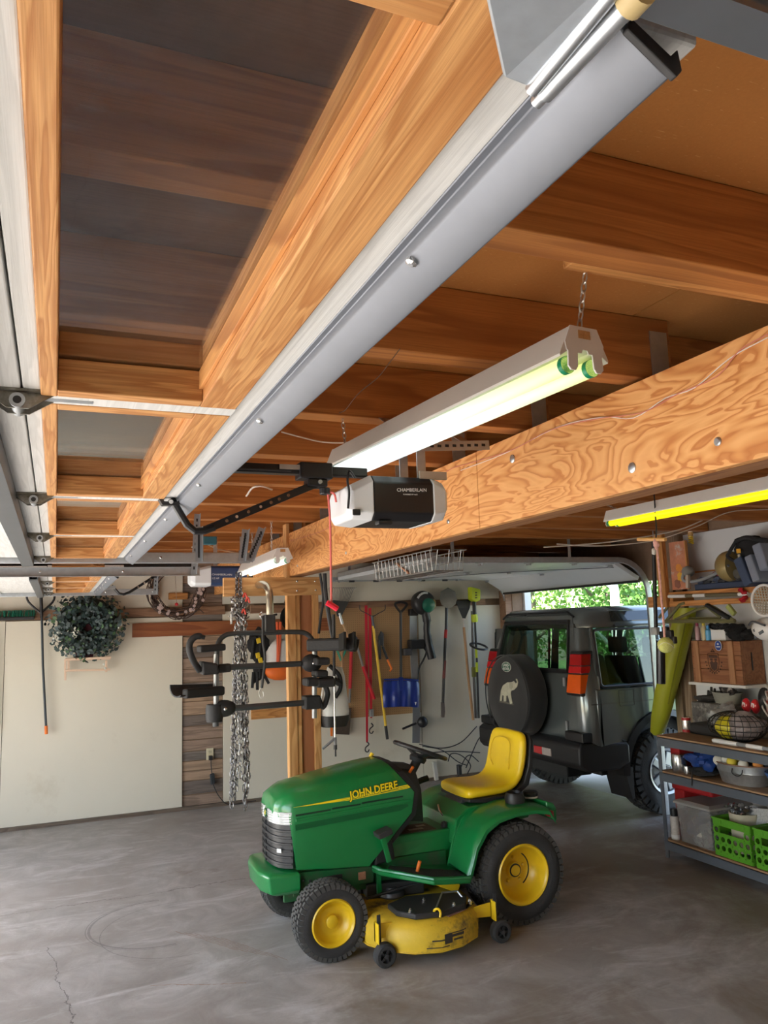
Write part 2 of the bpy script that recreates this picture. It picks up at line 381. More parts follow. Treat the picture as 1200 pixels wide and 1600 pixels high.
MB().box(5.215, 5.235, 3.6, 5.47, 2.195, 2.207).build('batten', FIR['Y'], wr)
# left wall with two open door bays; wall behind the camera
wlm = mat('painted_wall', (.55,.52,.45), .7, var=.08)
MB().box(-2.25, -2.1, -1.5, .25, 0, 2.8).box(-2.25, -2.1, 4.05, 4.85, 0, 2.8).box(-2.25, -2.1, 7.42, 8.7, 0, 2.8).box(-2.25, -2.1, .25, 4.05, 2.15, 2.8).box(-2.25, -2.1, 4.85, 7.42, 2.15, 2.8).build('wall_left', wlm, kind='structure', label='wall with two wide open door bays')
MB().box(-2.25, 5.4, -1.6, -1.5, 0, 2.8).build('wall_front', wlm, kind='structure', label='plain painted wall at the near end of the garage')
# ---- ceiling: deck panels on joists
OSB = None
def osb():
    m, n, l, b = newmat('particle_board'); co = coords(n, l, world=True)
    a = noise(n, l, co, 1.2, 4); f = noise(n, l, co, 140, 3, .7); g = noise(n, l, coords(n, l, (1, 6, 1), world=True), 40, 2)
    c = mixc(n, l, a, (.44,.175,.035), (.54,.235,.06)); c = mixc(n, l, math_(n, l, 'MULTIPLY', f, .5), c, (.29,.11,.022))
    c = mixc(n, l, ramp(n, l, g, [(.68, 0.0), (.75, .5)]), c, (.72,.42,.16))
    l.new(c, b.inputs['Base Color']); b.inputs['Roughness'].default_value = .85; bumpn(n, l, f, b, .15, .004); return m
OSB = osb()
PLYD = wood('old_plywood', (.22,.11,.062), (.15,.07,.038), 'X', K=3, sc=(.5, 2.2), stain=(.10,.055,.036))
ceil = MB().box(-2.25, 5.4, -1.6, 8.8, 2.775, 2.86).build('ceiling', mat('roof_deck', (.3,.17,.08), .9), kind='structure', label='open timber ceiling of joists and board decking')
proto = {}
for ix, (x0, x1) in enumerate(((-2.2, -.6), (-.595, .62), (.625, 1.60), (1.605, 2.8), (2.805, 4.0), (4.005, 5.24))):
    y = -1.5
    for iy in range(5):
        y1 = min(y+2.3-(.35 if iy == 0 else 0), 8.64)
        if y1-y > .2:
            MB().box(x0, x1, y+.002, y1-.002, 2.745, 2.774).build('deck_panel', PLYD if ix < 2 else OSB, ceil)
        y = y1
JM = wood('joist_fir', (.54,.215,.054), (.33,.108,.024), 'X', K=5, sc=(.45, 6), fine=.3)
JY = [1.145+.655*k for k in range(-3, 12)]
j0 = j1 = None
for k, y in enumerate(JY):
    if y > 8.5: break
    if j0 is None:
        j0 = MB().box(-2.1, 1.735, -.042, .042, 2.55, 2.744).build('joist', JM, ceil, .003); OFFj = OFF[ceil.name]
        j0.location = (0, y+.042, 0)
        for v in j0.data.vertices: v.co += Vector((0, OFFj.y, 0))
        j0.location = (0, y+.042-OFFj.y, 0)
        j1 = MB().box(1.78, 5.24, OFFj.y-.042, OFFj.y+.042, 2.55, 2.744).build('joist', JM, ceil, .003); j1.location = (0, y+.142-OFFj.y, 0)
    else:
        place(j0, ceil, (0, y+.042-OFFj.y, 0)); place(j1, ceil, (0, y+.142-OFFj.y, 0))
    # sheet steel hangers at the beam end
    if y > .3:
        MB().box(1.655, 1.72, y-.006, y-.002, 2.545, 2.70).box(1.655, 1.72, y+.086, y+.090, 2.545, 2.70).box(1.655, 1.72, y-.006, y+.09, 2.543, 2.548).build('joist_hanger', STEEL, ceil)
# nailing strip let into the first joists
MB().box(.95, 1.6, 1.228, 1.262, 2.552, 2.60).build('nailing_strip', FIR['X'], ceil, .002)
# ---- main beam
def plyface():
    m, n, l, b = newmat('fir_plywood_face'); co = coords(n, l, (2.4, 1.55, 6.2), world=True)
    a = noise(n, l, co, 1.0, 3.4, .5, .8); w = math_(n, l, 'FRACT', math_(n, l, 'MULTIPLY', a, 16))
    c = ramp(n, l, w, [(0, (.60,.245,.07)), (.14, (.50,.175,.042)), (.34, (.68,.31,.095)), (.75, (.82,.44,.165)), (1, (.76,.38,.135))])
    f = noise(n, l, coords(n, l, (60, 5, 90), world=True), 1.0, 3)
    c = mixc(n, l, math_(n, l, 'MULTIPLY', f, .28), c, (.55,.24,.075))
    c = mixc(n, l, ramp(n, l, noise(n, l, coords(n, l, (1, 1, 2), world=True), 1.1, 3), [(.4, 0.0), (.7, .4)]), c, (.70,.36,.14))
    l.new(c, b.inputs['Base Color']); b.inputs['Roughness'].default_value = .55; bumpn(n, l, w, b, .06, .003); return m
PLYF = plyface()
beam = thing('ceiling_beam', 'long deep plywood-faced ceiling beam resting on the wooden post', 'beam', (1.65, 3.6, 2.21))
MB().box(1.618, 1.72, -1.5, 8.62, 2.212, 2.53).build('core', wood('beam_core', (.36,.17,.075), (.22,.085,.035), 'Y', K=6), beam, .004)
for y0, y1 in ((-1.5, .33), (.333, 2.768), (2.772, 5.2), (5.204, 7.6), (7.604, 8.62)):
    MB().box(1.585, 1.618, y0, y1, 2.212, 2.53).build('plywood_face', PLYF, beam, .002)
for x, y, r in ((801, 717, .016), (988, 731, .016), (701, 815, .010), (541, 864, .009), (465, 884, .008), (1122, 690, .012)):
    p = at(x, y, 'X', 1.585); MB().lathe([(r, -.002), (r, .003), (r*.7, .006)], p, (-1, 0, 0), 14).build('bolt', STEEL, beam, smooth=True)
MB().box(1.56, 1.585, 5.60, 5.69, 2.20, 2.60).build('cleat', FIRL['Z'], beam, .003)
# thin red and white wires along the beam
w = MB(); rw = random.Random(3)
pts = [at(x, y, 'X', 1.578) for x, y in ((1200, 522), (1155, 548), (1120, 588), (1060, 615), (1015, 640), (985, 648), (930, 655), (860, 672), (800, 703), (740, 722), (700, 735), (668, 764), (600, 800), (548, 808), (500, 831), (450, 846))]
w.tube(curve3(pts, 4), .0016, 5)
tag(w.build('bell_wire', mat('red_wire', (.62,.22,.16), .5), smooth=True), 'thin reddish bell wire running along the plywood beam', 'wire')
w = MB(); pts = [at(x, y, 'X', 1.579) for x, y in ((1200, 527), (1140, 560), (1085, 606), (1040, 622), (990, 653), (940, 652), (870, 668), (790, 708), (720, 735))]
tag(MB().tube(curve3(pts, 4), .0015, 5).build('bell_wire', mat('white_wire', (.75,.68,.6), .5), smooth=True), 'thin pale wire twisting beside the reddish one on the beam', 'wire')
# ---- post and cross board
post = thing('wooden_post', 'tall built-up wooden post holding up the plywood beam', 'post', (1.71, 5.76, 0))
PPLY = wood('post_plywood', (.47,.20,.09), (.38,.145,.06), 'Z', K=3, sc=(.4, 2))
for x0, x1, y0, m in ((1.588, 1.654, 5.70, FIRL['Z']), (1.655, 1.689, 5.71, FIRL['Z']), (1.690, 1.784, 5.728, PPLY), (1.785, 1.834, 5.70, FIRL['Z'])):
    MB().box(x0, x1, y0, 5.76, 0, 2.210).build('stud', m, post, .003)
cb = thing('cross_board', 'pale wooden cross board bolted to the top of the post', 'board', (1.47, 5.67, 2.07))
MB().box(1.108, 1.846, 5.658, 5.698, 2.072, 2.207).build('board', FIRL['X'], cb, .003)
for x, y in ((464, 908), (492, 908), (464, 923), (493, 922)):
    MB().lathe([(.007, 0), (.007, .004), (.004, .006)], at(x, y, 'Y', 5.658), (0, -1, 0), 10).build('screw', BRIGHT, cb)
# ================================================================ overhead doors, tracks, openers, lights
WGRAIN = wood('white_woodgrain', (.78,.78,.76), (.66,.66,.64), 'Y', K=4, sc=(1.5, 30), fine=.12)
DFIR = {a: wood('door_fir_'+a, (.74,.385,.14), (.47,.18,.045), a, K=5, sc=(1.6, 26), fine=.4) for a in 'XYZ'}
PANE = glass('window_glass', (.985,.985,.98), .012, .01, dirt=.012)
def overhead_door(name, label, y0, hs, y1, arm_y):
    d = thing(name, label, None, (-.6, (y0+y1)/2, 2.2), kind='structure')
    B = lambda *a: MB().box(*a)
    # top section with its row of lights
    B(.262, .372, y0, y1, 2.2, 2.245).build('top_rail', WGRAIN, d, .003)
    B(-.053, -.029, y0, y1, 2.2, 2.245).build('bottom_rail', WGRAIN, d, .002)
    ys = [y0]+hs+[y1]
    for i in range(len(ys)-1):
        a = ys[i]+(.022 if i else .005); b = ys[i+1]-(.022 if i < len(ys)-2 else .03)
        for k, (z0, z1) in enumerate(((2.193, 2.243), (2.249, 2.285))):
            B(-.029, -.006, a, b, z0, z1).build('stile', DFIR['Y'], d, .002)
            B(.204, .262, a, b, z0, z1).build('stile', DFIR['Y'], d, .002)
            if k == 0: B(.198, .204, a+.03, b-.03, z0+.02, z1).build('glazing_bead', FIR['Y'], d, .001)
            B(-.006, .204, a, a+.032, z0, z1).build('mullion', DFIR['X'], d, .002)
            B(-.006, .204, b-.032, b, z0, z1).build('mullion', DFIR['X'], d, .002)
        B(-.008, .206, a+.030, b-.030, 2.2435, 2.2480).build('pane', PANE, d)
        if i: B(-.029, .264, ys[i]-.021, ys[i]+.021, 2.194, 2.244).build('white_bar', WGRAIN, d, .001)
    # lower sections
    xs = (-.056, -.50, -.945, -1.39, -1.835)
    for k in range(4):
        for i in range(len(ys)-1):
            B(xs[k+1]+.004, xs[k], ys[i]+.002, ys[i+1]-.002, 2.2, 2.24).build('door_panel', WGRAIN, d, .002)
        B(xs[k+1]+.06, xs[k+1]+.075, y0, y1, 2.192, 2.2).build('groove_bead', WGRAIN, d, .001)
    # steel struts
    MB().prism([(.294, 2.2), (.294, 2.1975), (.302, 2.1975), (.302, 2.187), (.304, 2.184), (.331, 2.165), (.337, 2.163), (.3405, 2.167), (.340, 2.176), (.337, 2.176), (.335, 2.168), (.331, 2.170), (.308, 2.188), (.307, 2.2)], 'Y', y0-.008, y1-.02).build('strut', mat('aluminium', (.20,.215,.245), .5, .55, var=.12, scale=9), d, .0015, smooth=True)
    MB().prism([(.303, 2.183), (.338, 2.1605), (.343, 2.166), (.341, 2.180), (.335, 2.174), (.307, 2.191)], 'Y', y0-.0125, y0-.007).build('strut_end_cap', BLACK, d, .001)
    for xo in (-.10, -.56):
        MB().prism([(xo, 2.2), (xo-.002, 2.158), (xo-.05, 2.156), (xo-.052, 2.2), (xo-.048, 2.2), (xo-.046, 2.162), (xo-.007, 2.163), (xo-.005, 2.2)], 'Y', y0, y1).build('strut', mat('dull_steel', (.13,.14,.15), .5, .6), d)
    # hinges with rollers
    for i, h in enumerate(hs+[y1-.05]):
        hp = B(-.105, -.01, h-.03, h+.02, 2.196, 2.2)
        hp.prism([(-.11, 2.198), (-.075, 2.172), (-.045, 2.172), (-.005, 2.198)], 'Y', h-.022, h-.018).prism([(-.11, 2.198), (-.075, 2.172), (-.045, 2.172), (-.005, 2.198)], 'Y', h+.012, h+.016)
        hg = hp.build('hinge', mat('grimy_steel', (.32,.31,.28), .45, .8, dirt=(.12,.10,.06), dthr=(.4,.7), dscale=30), d)
        MB().cyl((-.06, h-.03, 2.181), (-.06, h+.028, 2.181), .0095, n=14).lathe([(.004, 0), (.011, 0), (.011, .004), (.004, .004)], (-.06, h-.034, 2.181), (0, 1, 0), 14, cap=False).build('roller_tube', STEEL, hg, smooth=True)
        MB().cyl((-.06, h-.0345, 2.181), (-.06, h-.032, 2.181), .006, n=12).build('roller_bore', BLACK, hg)
        if i < len(hs): B(-.15, .045, h-.007, h+.007, 2.193, 2.197).build('strap', STEEL, hg)
    for yy in [y0+.3+(y1-y0-.6)*t/5 for t in range(6)]:
        MB().lathe([(.006, 0), (.006, .004), (.003, .006)], (.3065, yy, 2.183), (-.5, 0, -1), 8).build('bolt', BRIGHT, d)
    return d
d1 = overhead_door('door_1', 'raised wide overhead door with wooden windows, nearest the camera', .338, [1.255, 2.175, 3.04], 3.985, 2.18)
# near top corner fixture of the first door
fx = MB(); a = at(735, 0, 'Z', 2.172); b = at(800, 125, 'Z', 2.168)
fx.loft([[(.145, .250, 2.172), (.262, .255, 2.166), (.2635, .371, 2.166), (.246, .373, 2.170)], [(.145, .250, 2.178), (.262, .255, 2.172), (.2635, .371, 2.172), (.246, .373, 2.176)]])
fxo = fx.build('top_fixture', mat('blued_zinc', (.60,.66,.72), .38, .75, var=.15, scale=60), d1, .002)
MB().tube([(.264, .255, 2.169), (.266, .372, 2.166)], .005, 10).build('rolled_edge', STEEL, fxo, smooth=True)
MB().cyl((.277, .296, 2.166), (.2755, .372, 2.166), .0062, n=14).cyl((.2755, .372, 2.166), (.275, .381, 2.166), .0045, n=12).build('roller_stem', STEEL, fxo, smooth=True)
MB().cyl((.277, .284, 2.166), (.277, .296, 2.166), .009, n=14).build('roller_collar', mat('brass_nylon', (.55,.42,.2), .5), fxo, smooth=True)
d2 = overhead_door('door_2', 'second raised overhead door further along the left side', 4.97, [5.75, 6.53], 7.31, 6.0)
# ---- tracks
def track(label, y, x1, z, side, hangers):
    t = thing('door_track', label, 'track', (x1, y, z-.03), group=None)
    p = [(y-.013, z-.027), (y+.013, z-.027), (y+.013, z+.027), (y-.013, z+.027)]
    if side < 0: c = [(y+.014, z-.027), (y-.012, z-.027), (y-.014, z-.024), (y-.014, z+.024), (y-.012, z+.027), (y+.014, z+.027), (y+.014, z+.0245), (y-.0115, z+.0245), (y-.0115, z-.0245), (y+.014, z-.0245)]
    else: c = [(2*y-q[0], q[1]) for q in ((y+.014, z-.027), (y-.012, z-.027), (y-.014, z-.024), (y-.014, z+.024), (y-.012, z+.027), (y+.014, z+.027), (y+.014, z+.0245), (y-.0115, z+.0245), (y-.0115, z-.0245), (y+.014, z-.0245))]
    MB().prism(c, 'X', -1.75, x1).build('rail', STEEL, t)
    cv = [Vector((-1.75-.27*math.sin(k*PI/16), y, z-.27+.27*math.cos(k*PI/16))) for k in range(9)]+[Vector((-2.02, y, .05))]
    MB().loft([[q+Vector((math.copysign(.0, 1), s*.014, 0))+w*.024 for s, w in ((-1, Vector((1,0,0))), (1, Vector((1,0,0))), (1, Vector((-1,0,0))), (-1, Vector((-1,0,0))))] if i > 4 else [q+Vector((0, s*.014, k*.024)) for s, k in ((-1, 1), (1, 1), (1, -1), (-1, -1))] for i, q in enumerate(cv)]).build('curved_rail', STEEL, t)
    for xx in [x1-.05, x1-.45, x1-.9]:
        MB().lathe([(.006, 0), (.006, .003), (.003, .005)], (xx, y-.014, z), (0, -1, 0), 8).build('bolt', BRIGHT, t)
    for (xa, xb, zb) in hangers:
        h = MB().bar((xa, y-.02, z-.02), (xb, y-.02, zb), .003, .034, (1, 0, 0)).bar((xa+.016, y-.036, z-.02), (xb+.016, y-.036, zb), .034, .003, (1, 0, 0))
        ho = h.build('hanger', mat('perforated_angle', (.40,.43,.46), .45, .8), t)
        m_ = MB(); n = 9
        for i in range(n):
            q = Vector((xa, y-.0225, z)).lerp(Vector((xb, y-.0225, zb-.02)), (i+.5)/n); m_.box(q.x-.005, q.x+.005, q.y-.001, q.y, q.z-.009, q.z+.009)
        m_.build('slots', BLACK, ho)
    return t
track('galvanised door track at the far end of the nearest door', 4.03, .925, 2.203, -1, ((.66, .66, 2.36), (.88, .90, 2.35), (.92, .985, 2.36)))
track('galvanised door track with a bolted splice, middle of three', 4.88, .81, 2.197, 1, ((.77, .79, 2.55),))
track('galvanised door track hard against the back wall', 7.37, .85, 2.197, -1, ((.82, .84, 2.55),))
tn = thing('door_track', 'grey door track crossing the top right corner of the view', 'track', (.5, .295, 2.17))
MB().prism([(.281, 2.175), (.309, 2.175), (.312, 2.178), (.312, 2.226), (.281, 2.230), (.281, 2.227), (.309, 2.224), (.309, 2.179), (.281, 2.179)], 'X', -1.75, .95).build('rail', mat('track_steel', (.25,.27,.30), .4, .75), tn)
# lift cables seen as thin lines by the door end
# ---- openers
def opener(loc, label, railx, M, small=False):
    x0, y, z = loc
    o = thing('door_opener', label, 'door opener', (x0+.16, y, z))
    return o
op = thing('door_opener', 'black and white garage door opener beside the shop light', 'door opener', (.93, 2.18, 2.13))
def sect(x, y0, y1, z0, z1, c): return [(x, y0+c, z0), (x, y1-c, z0), (x, y1, z0+c), (x, y1, z1-c), (x, y1-c, z1), (x, y0+c, z1), (x, y0, z1-c), (x, y0, z0+c)]
BODYB = mat('opener_black', (.012,.012,.014), .32, var=.1)
MB().loft([sect(.842, 2.075, 2.285, 2.138, 2.272, .022), sect(1.035, 2.075, 2.285, 2.138, 2.272, .022)]).build('motor_case', BODYB, op, .004)
LENS = mat('opener_lens', (.74,.76,.78), .35, var=.02)
lo = MB().loft([sect(.768, 2.10, 2.26, 2.158, 2.235, .016), sect(.782, 2.083, 2.277, 2.142, 2.245, .022), sect(.842, 2.073, 2.287, 2.137, 2.274, .022)]).build('light_cover', LENS, op, .004)
MB().loft([sect(1.035, 2.073, 2.287, 2.137, 2.274, .022), sect(1.078, 2.083, 2.277, 2.145, 2.26, .022), sect(1.092, 2.10, 2.26, 2.165, 2.245, .016)]).build('light_cover', LENS, op, .004)
MB().box(.776, .80, 2.074, 2.082, 2.150, 2.168).build('latch', BLACK, lo, .003)
MB().box(.86, .905, 2.09, 2.12, 2.127, 2.14).build('sensor', BLACK, op, .004)
p = at(620, 768, 'Y', 2.0745); text('CHAMBERLAIN', .0145, mat('print_white', (.85,.85,.85), .5), op, (p.x, 2.0742, p.z), (1,0,.03), (0,0,1), ext=.0003, sx=1.0)
p = at(630, 773, 'Y', 2.0745); text('POWERED BY myQ', .0055, MATS['print_white'], op, (p.x, 2.0742, p.z-.001), (1,0,.03), (0,0,1), ext=.0003)
for yy in (2.12, 2.25):
    MB().prism([(1.005, 2.268), (1.035, 2.268), (1.035, 2.385), (1.005, 2.385)], 'Y', yy, yy+.003).build('bracket', STEEL, op, .001)
pb_ = MB().bar((.995, 2.116, 2.372), (1.26, 2.116, 2.392), .003, .03).build('cross_angle', STEEL, op)
for k in range(9): MB().obox((1.03+k*.026, 2.1135, 2.3745+k*.002), V(.006,0,0), V(0,.0008,0), V(0,0,.004)).build('slot', BLACK, pb_)
for xa in (1.02, 1.22): MB().bar((xa, 2.12, 2.375), (xa+.02, 2.47, 2.56), .03, .003, (0,0,1)).build('hanger', STEEL, op)
MB().tube(curve3([(.79, 2.09, 2.262), (.772, 2.085, 2.28), (.764, 2.08, 2.25), (.768, 2.08, 2.215), (.765, 2.085, 2.17)], 5), .0035, 6).build('power_cord', BLACK, op, smooth=True)
MB().box(1.0, 1.09, 2.09, 2.10, 2.268, 2.292).build('bracket', mat('tan_steel', (.5,.42,.34), .5, .5), op)
MB().box(-1.95, .86, 2.163, 2.197, 2.281, 2.308).build('rail', BODYB, op, .003)
MB().box(-1.95, .62, 2.158, 2.163, 2.286, 2.290).build('chain_guide', DKMETAL, op)
tr = MB().box(.645, .745, 2.15, 2.21, 2.268, 2.316).box(.67, .73, 2.155, 2.205, 2.245, 2.268).build('trolley', BODYB, op, .004)
MB().box(.585, .645, 2.155, 2.16, 2.292, 2.306).build('trolley_clip', STEEL, tr)
MB().cyl((.705, 2.148, 2.258), (.705, 2.215, 2.258), .006).build('trolley_pin', STEEL, tr)
MB().cyl((.728, 2.18, 2.245), (.728, 2.18, 2.225), .016, n=14).build('release_lever', BLACK, tr, .003)
arm = MB(); A, E_, F_ = (.715, 2.262), (.345, 2.109), (.283, 2.196)
def strip(m, a, b, w, y): 
    a = Vector((a[0], y, a[1])); b = Vector((b[0], y, b[1])); return m.bar(a, b, .006, w, Vector((0,1,0)).cross(b-a))
arm.bar((A[0], 2.17, A[1]), (.372, 2.17, 2.112), .005, .022, (0, 0, 1))
arm.tube([(.40, 2.17, 2.121), (.372, 2.17, 2.110), (.347, 2.17, 2.109), (.326, 2.17, 2.126), (.29, 2.17, 2.187), (.283, 2.17, 2.198)], .0105, 8)
armo = arm.build('arm', BODYB, op, .001)
for t in (.18, .26, .36, .46, .55, .62, .70):
    q = Vector((.372, 2.166, 2.112)).lerp(Vector((A[0], 2.166, A[1])), t)
    MB().lathe([(.0045, 0), (.0045, .003)], q, (0, -1, 0), 8).build('bolt', BRIGHT if t in (.26, .46) else mat('hole_brown', (.2,.1,.05), .8), armo)
MB().prism([(.245, 2.20), (.258, 2.178), (.30, 2.178), (.325, 2.20), (.312, 2.20), (.298, 2.188), (.263, 2.188), (.256, 2.20)], 'Y', 2.155, 2.185).build('door_bracket', BODYB, op, .001)
MB().cyl((.28, 2.15, 2.186), (.28, 2.19, 2.186), .006, n=10).build('pin', BRIGHT, op)
rp = MB().tube(curve3([(.737, 2.18, 2.24), (.739, 2.17, 2.15), (.738, 2.17, 2.0), (.737, 2.17, 1.905)], 8), .0032, 7)
rope = thing('release_rope', 'red pull rope with handle hanging from the opener trolley', 'rope', (.737, 2.17, 1.87))
rp.tube(curve3([(.737, 2.18, 2.235), (.75, 2.16, 2.225), (.756, 2.16, 2.2)], 4), .0032, 6)
rp.build('cord', mat('red_cord', (.75,.16,.14), .7), rope, smooth=True)
MB().tube([(.722, 2.165, 1.906), (.738, 2.165, 1.897), (.753, 2.165, 1.887)], .0085, 8).build('handle', mat('red_plastic', (.75,.02,.05), .35), rope, smooth=True)
# opener of the second door: navy with white lens
o2 = thing('door_opener', 'dark blue garage door opener with white lens near the back wall', 'door opener', (1.1, 6.15, 2.2))
NAVY = mat('opener_navy', (.03,.055,.14), .4)
L_ = at(318, 900, 'Y', 6.05)
bx0 = at(330, 900, 'Y', 6.05).x; bx1 = at(386, 900, 'Y', 6.05).x; zt = at(345, 884, 'Y', 6.05).z; zb = at(345, 914, 'Y', 6.05).z; lx = at(299, 900, 'Y', 6.05).x
MB().loft([sect(bx0, 6.05, 6.28, zb, zt, .015), sect(bx1, 6.05, 6.28, zb, zt, .015)]).build('motor_case', NAVY, o2, .004)
MB().loft([sect(lx, 6.09, 6.24, zb+.02, zt-.045, .02), sect(lx+.03, 6.055, 6.275, zb-.003, zt-.02, .02), sect(bx0, 6.045, 6.285, zb-.006, zt+.004, .02)]).build('light_cover', LENS, o2, .004)
p = at(330, 899, 'Y', 6.048); text('CHAMBERLAIN', .020, MATS['print_white'], o2, (p.x+.005, 6.046, p.z), (1,0,-.02), (0,0,1), ext=.0004, sx=1.15)
p = at(330, 905, 'Y', 6.048); text('1/2 HP', .020, MATS['print_white'], o2, (p.x+.005, 6.046, p.z), (1,0,-.02), (0,0,1), ext=.0004)
MB().box(-1.9, 1.0, 6.14, 6.19, zt, zt+.03).build('rail', BODYB, o2, .003)
for xx in (bx0+.03, bx1-.04): MB().box(xx, xx+.03, 6.12, 6.123, zt, 2.56).build('hanger', STEEL, o2)
a2 = MB().tube([at(x, y, 'Y', 6.05) for x, y in ((318, 908), (345, 927), (362, 927))], .009, 6)
MB().bar(at(395, 905-5, 'Y', 6.3), at(360, 0+915, 'Y', 6.3), .006, .02).build('sway_brace', BODYB, o2)
# arm of the second opener going down to its door
pa = [(.80, 6.13, zt+.005), (.50, 6.13, 2.135), (.46, 6.13, 2.120), (.425, 6.13, 2.128), (.385, 6.13, 2.175), (.372, 6.13, 2.185)]
ao = MB().tube(pa, .010, 8).build('arm', BODYB, o2)
for t in (.2, .35, .5, .65): MB().lathe([(.006, 0), (.006, .004)], Vector(pa[1]).lerp(Vector(pa[0]), t)-Vector((0, .008, 0)), (0, -1, 0), 8).build('bolt', BRIGHT, ao)
MB().box(.31, .40, 6.115, 6.145, 2.16, 2.185).build('door_bracket', STEEL, o2)
# ---- fluorescent shop lights
FIXW = mat('fixture_white', (.62,.59,.54), .5, var=.05, dirt=(.38,.34,.28), dthr=(.62,.85), dscale=9)
def chain_links(m, a, b, pitch=.018, r=.0022, sw=.006):
    a = Vector(a); b = Vector(b); L = (b-a).length; n = max(2, int(L/pitch)); d = (b-a).normalized(); u, w = frame(d)
    for i in range(n):
        c = a.lerp(b, (i+.5)/n); q = u if i % 2 else w; pts = []
        for k in range(8):
            t = 2*PI*k/8; pts.append(c+d*math.cos(t)*pitch*.68+q*math.sin(t)*sw)
        m.tube(pts, r, 4, closed=True)
    return m
def shop_light(label, loc, rz, tubemat, chains, tag_=True):
    s = thing('shop_light', label, 'shop light', loc, local=True, rot=(0, 0, rz), group='twin tube fluorescent shop lights')
    MB().prism([(-.036,.097), (.036,.097), (.066,.034), (.0645,.028), (.0635,.030), (.030,.052), (-.030,.052), (-.0635,.030), (-.0645,.028), (-.066,.034)], 'Y', -.61, .61).build('reflector', FIXW, s, .0008)
    for e in (-1, 1):
        y = e*.611
        ep = MB().prism([(-.036,.098), (.036,.098), (.052,.062), (.049,.045), (.045,.042), (.047,.010), (.040,.002), (.028,.002), (.022,.010), (.020,.040), (.010,.040), (.006,.048), (-.006,.048), (-.010,.040), (-.020,.040), (-.022,.010), (-.028,.002), (-.040,.002), (-.047,.010), (-.045,.042), (-.049,.045), (-.052,.062)], 'Y', y-.002, y+.002).build('end_plate', mat('end_plate_white', (.66,.64,.62), .5), s)
        if e < 0: MB().box(-.016, .016, y-.0032, y-.002, .072, .090).build('sticker', mat('sticker_tan', (.45,.25,.10), .6, var=.5, scale=120), ep)
    for sx in (-.033, .033):
        tb = MB().cyl((sx, -.595, .0185), (sx, .595, .0185), .0185, n=18).build('tube', tubemat, s, smooth=True)
        for e in (-1, 1): MB().lathe([(.0192, 0), (.0192, .012), (.0165, .014)], (sx, e*.595, .0185), (0, -e, 0), 18).build('end_ring', mat('green_ring', (.0,.22,.10), .4), tb, smooth=True)
    for yy, dy in chains: chain_links(MB(), (0, yy, .098), (0, yy+dy, 2.552-loc[2])).build('chain', mat('chain_zinc', (.5,.46,.42), .35, .85), s)
    return s
TUBE1 = emis('tube_glow', (.52,.64,.10), .27, (.80,.93,1.0), 1, (-.62, .25), base=(.6,.62,.5))
shop_light('nearest shop light with glowing tubes, chained under the joists', (.952, 1.89, 2.342), .085, TUBE1, ((-.60, -.03), (.58, .02)))
shop_light('small far shop light with dull tubes near the wooden post', (1.335, 5.42, 2.24), -.03, emis('tube_dull', (1.0,.98,.84), .20), ((-.30, 0), (.35, 0)))
shop_light('shop light with bright yellow tubes right of the beam', (3.10, 3.18, 2.372), .03, emis('tube_yellow', (1.0,.84,.0), .28, base=(.45,.38,.01)), ((-.5, -.08), (.56, .16)))
# ================================================================ lawn tractor (nose towards -X)
YC = 4.86
T = thing('lawn_tractor', 'green and yellow riding lawn tractor with mower deck', 'lawn tractor', (2.05, YC, 0))
def mir(r): return r+[(p[0], 2*YC-p[1], p[2]) for p in r[::-1]]
# hood: rings of (x, half width, z), near side from the bottom up, mirrored
def hring(pts): return mir([(x, YC-w, z) for x, w, z in pts])
hood = MB().loft([
    hring([(1.215,.13,.70), (1.208,.13,.74), (1.204,.125,.775), (1.205,.115,.795), (1.21,.10,.806), (1.215,.05,.812)]),
    hring([(1.235,.185,.70), (1.228,.187,.745), (1.224,.18,.79), (1.226,.165,.818), (1.232,.135,.833), (1.237,.06,.842)]),
    hring([(1.285,.238,.70), (1.283,.238,.75), (1.283,.228,.80), (1.285,.208,.838), (1.288,.165,.860), (1.29,.08,.872)]),
    hring([(1.318,.250,.45), (1.318,.250,.72), (1.32,.244,.805), (1.323,.224,.850), (1.325,.175,.875), (1.327,.085,.890)]),
    hring([(1.50,.250,.43), (1.50,.250,.72), (1.50,.246,.825), (1.50,.222,.880), (1.50,.17,.908), (1.50,.085,.922)]),
    hring([(1.72,.250,.41), (1.72,.250,.72), (1.72,.247,.85), (1.72,.222,.915), (1.72,.165,.945), (1.72,.085,.958)]),
    hring([(1.76,.250,.405), (1.98,.250,.69), (1.95,.247,.868), (1.90,.224,.935), (1.89,.165,.965), (1.88,.085,.978)]),
    hring([(1.765,.248,.405), (2.06,.248,.68), (2.085,.245,.80), (1.975,.222,.925), (1.945,.165,.968), (1.93,.085,.985)])])
hood.build('hood', GREEN, T, .004, smooth=True, ang=50)
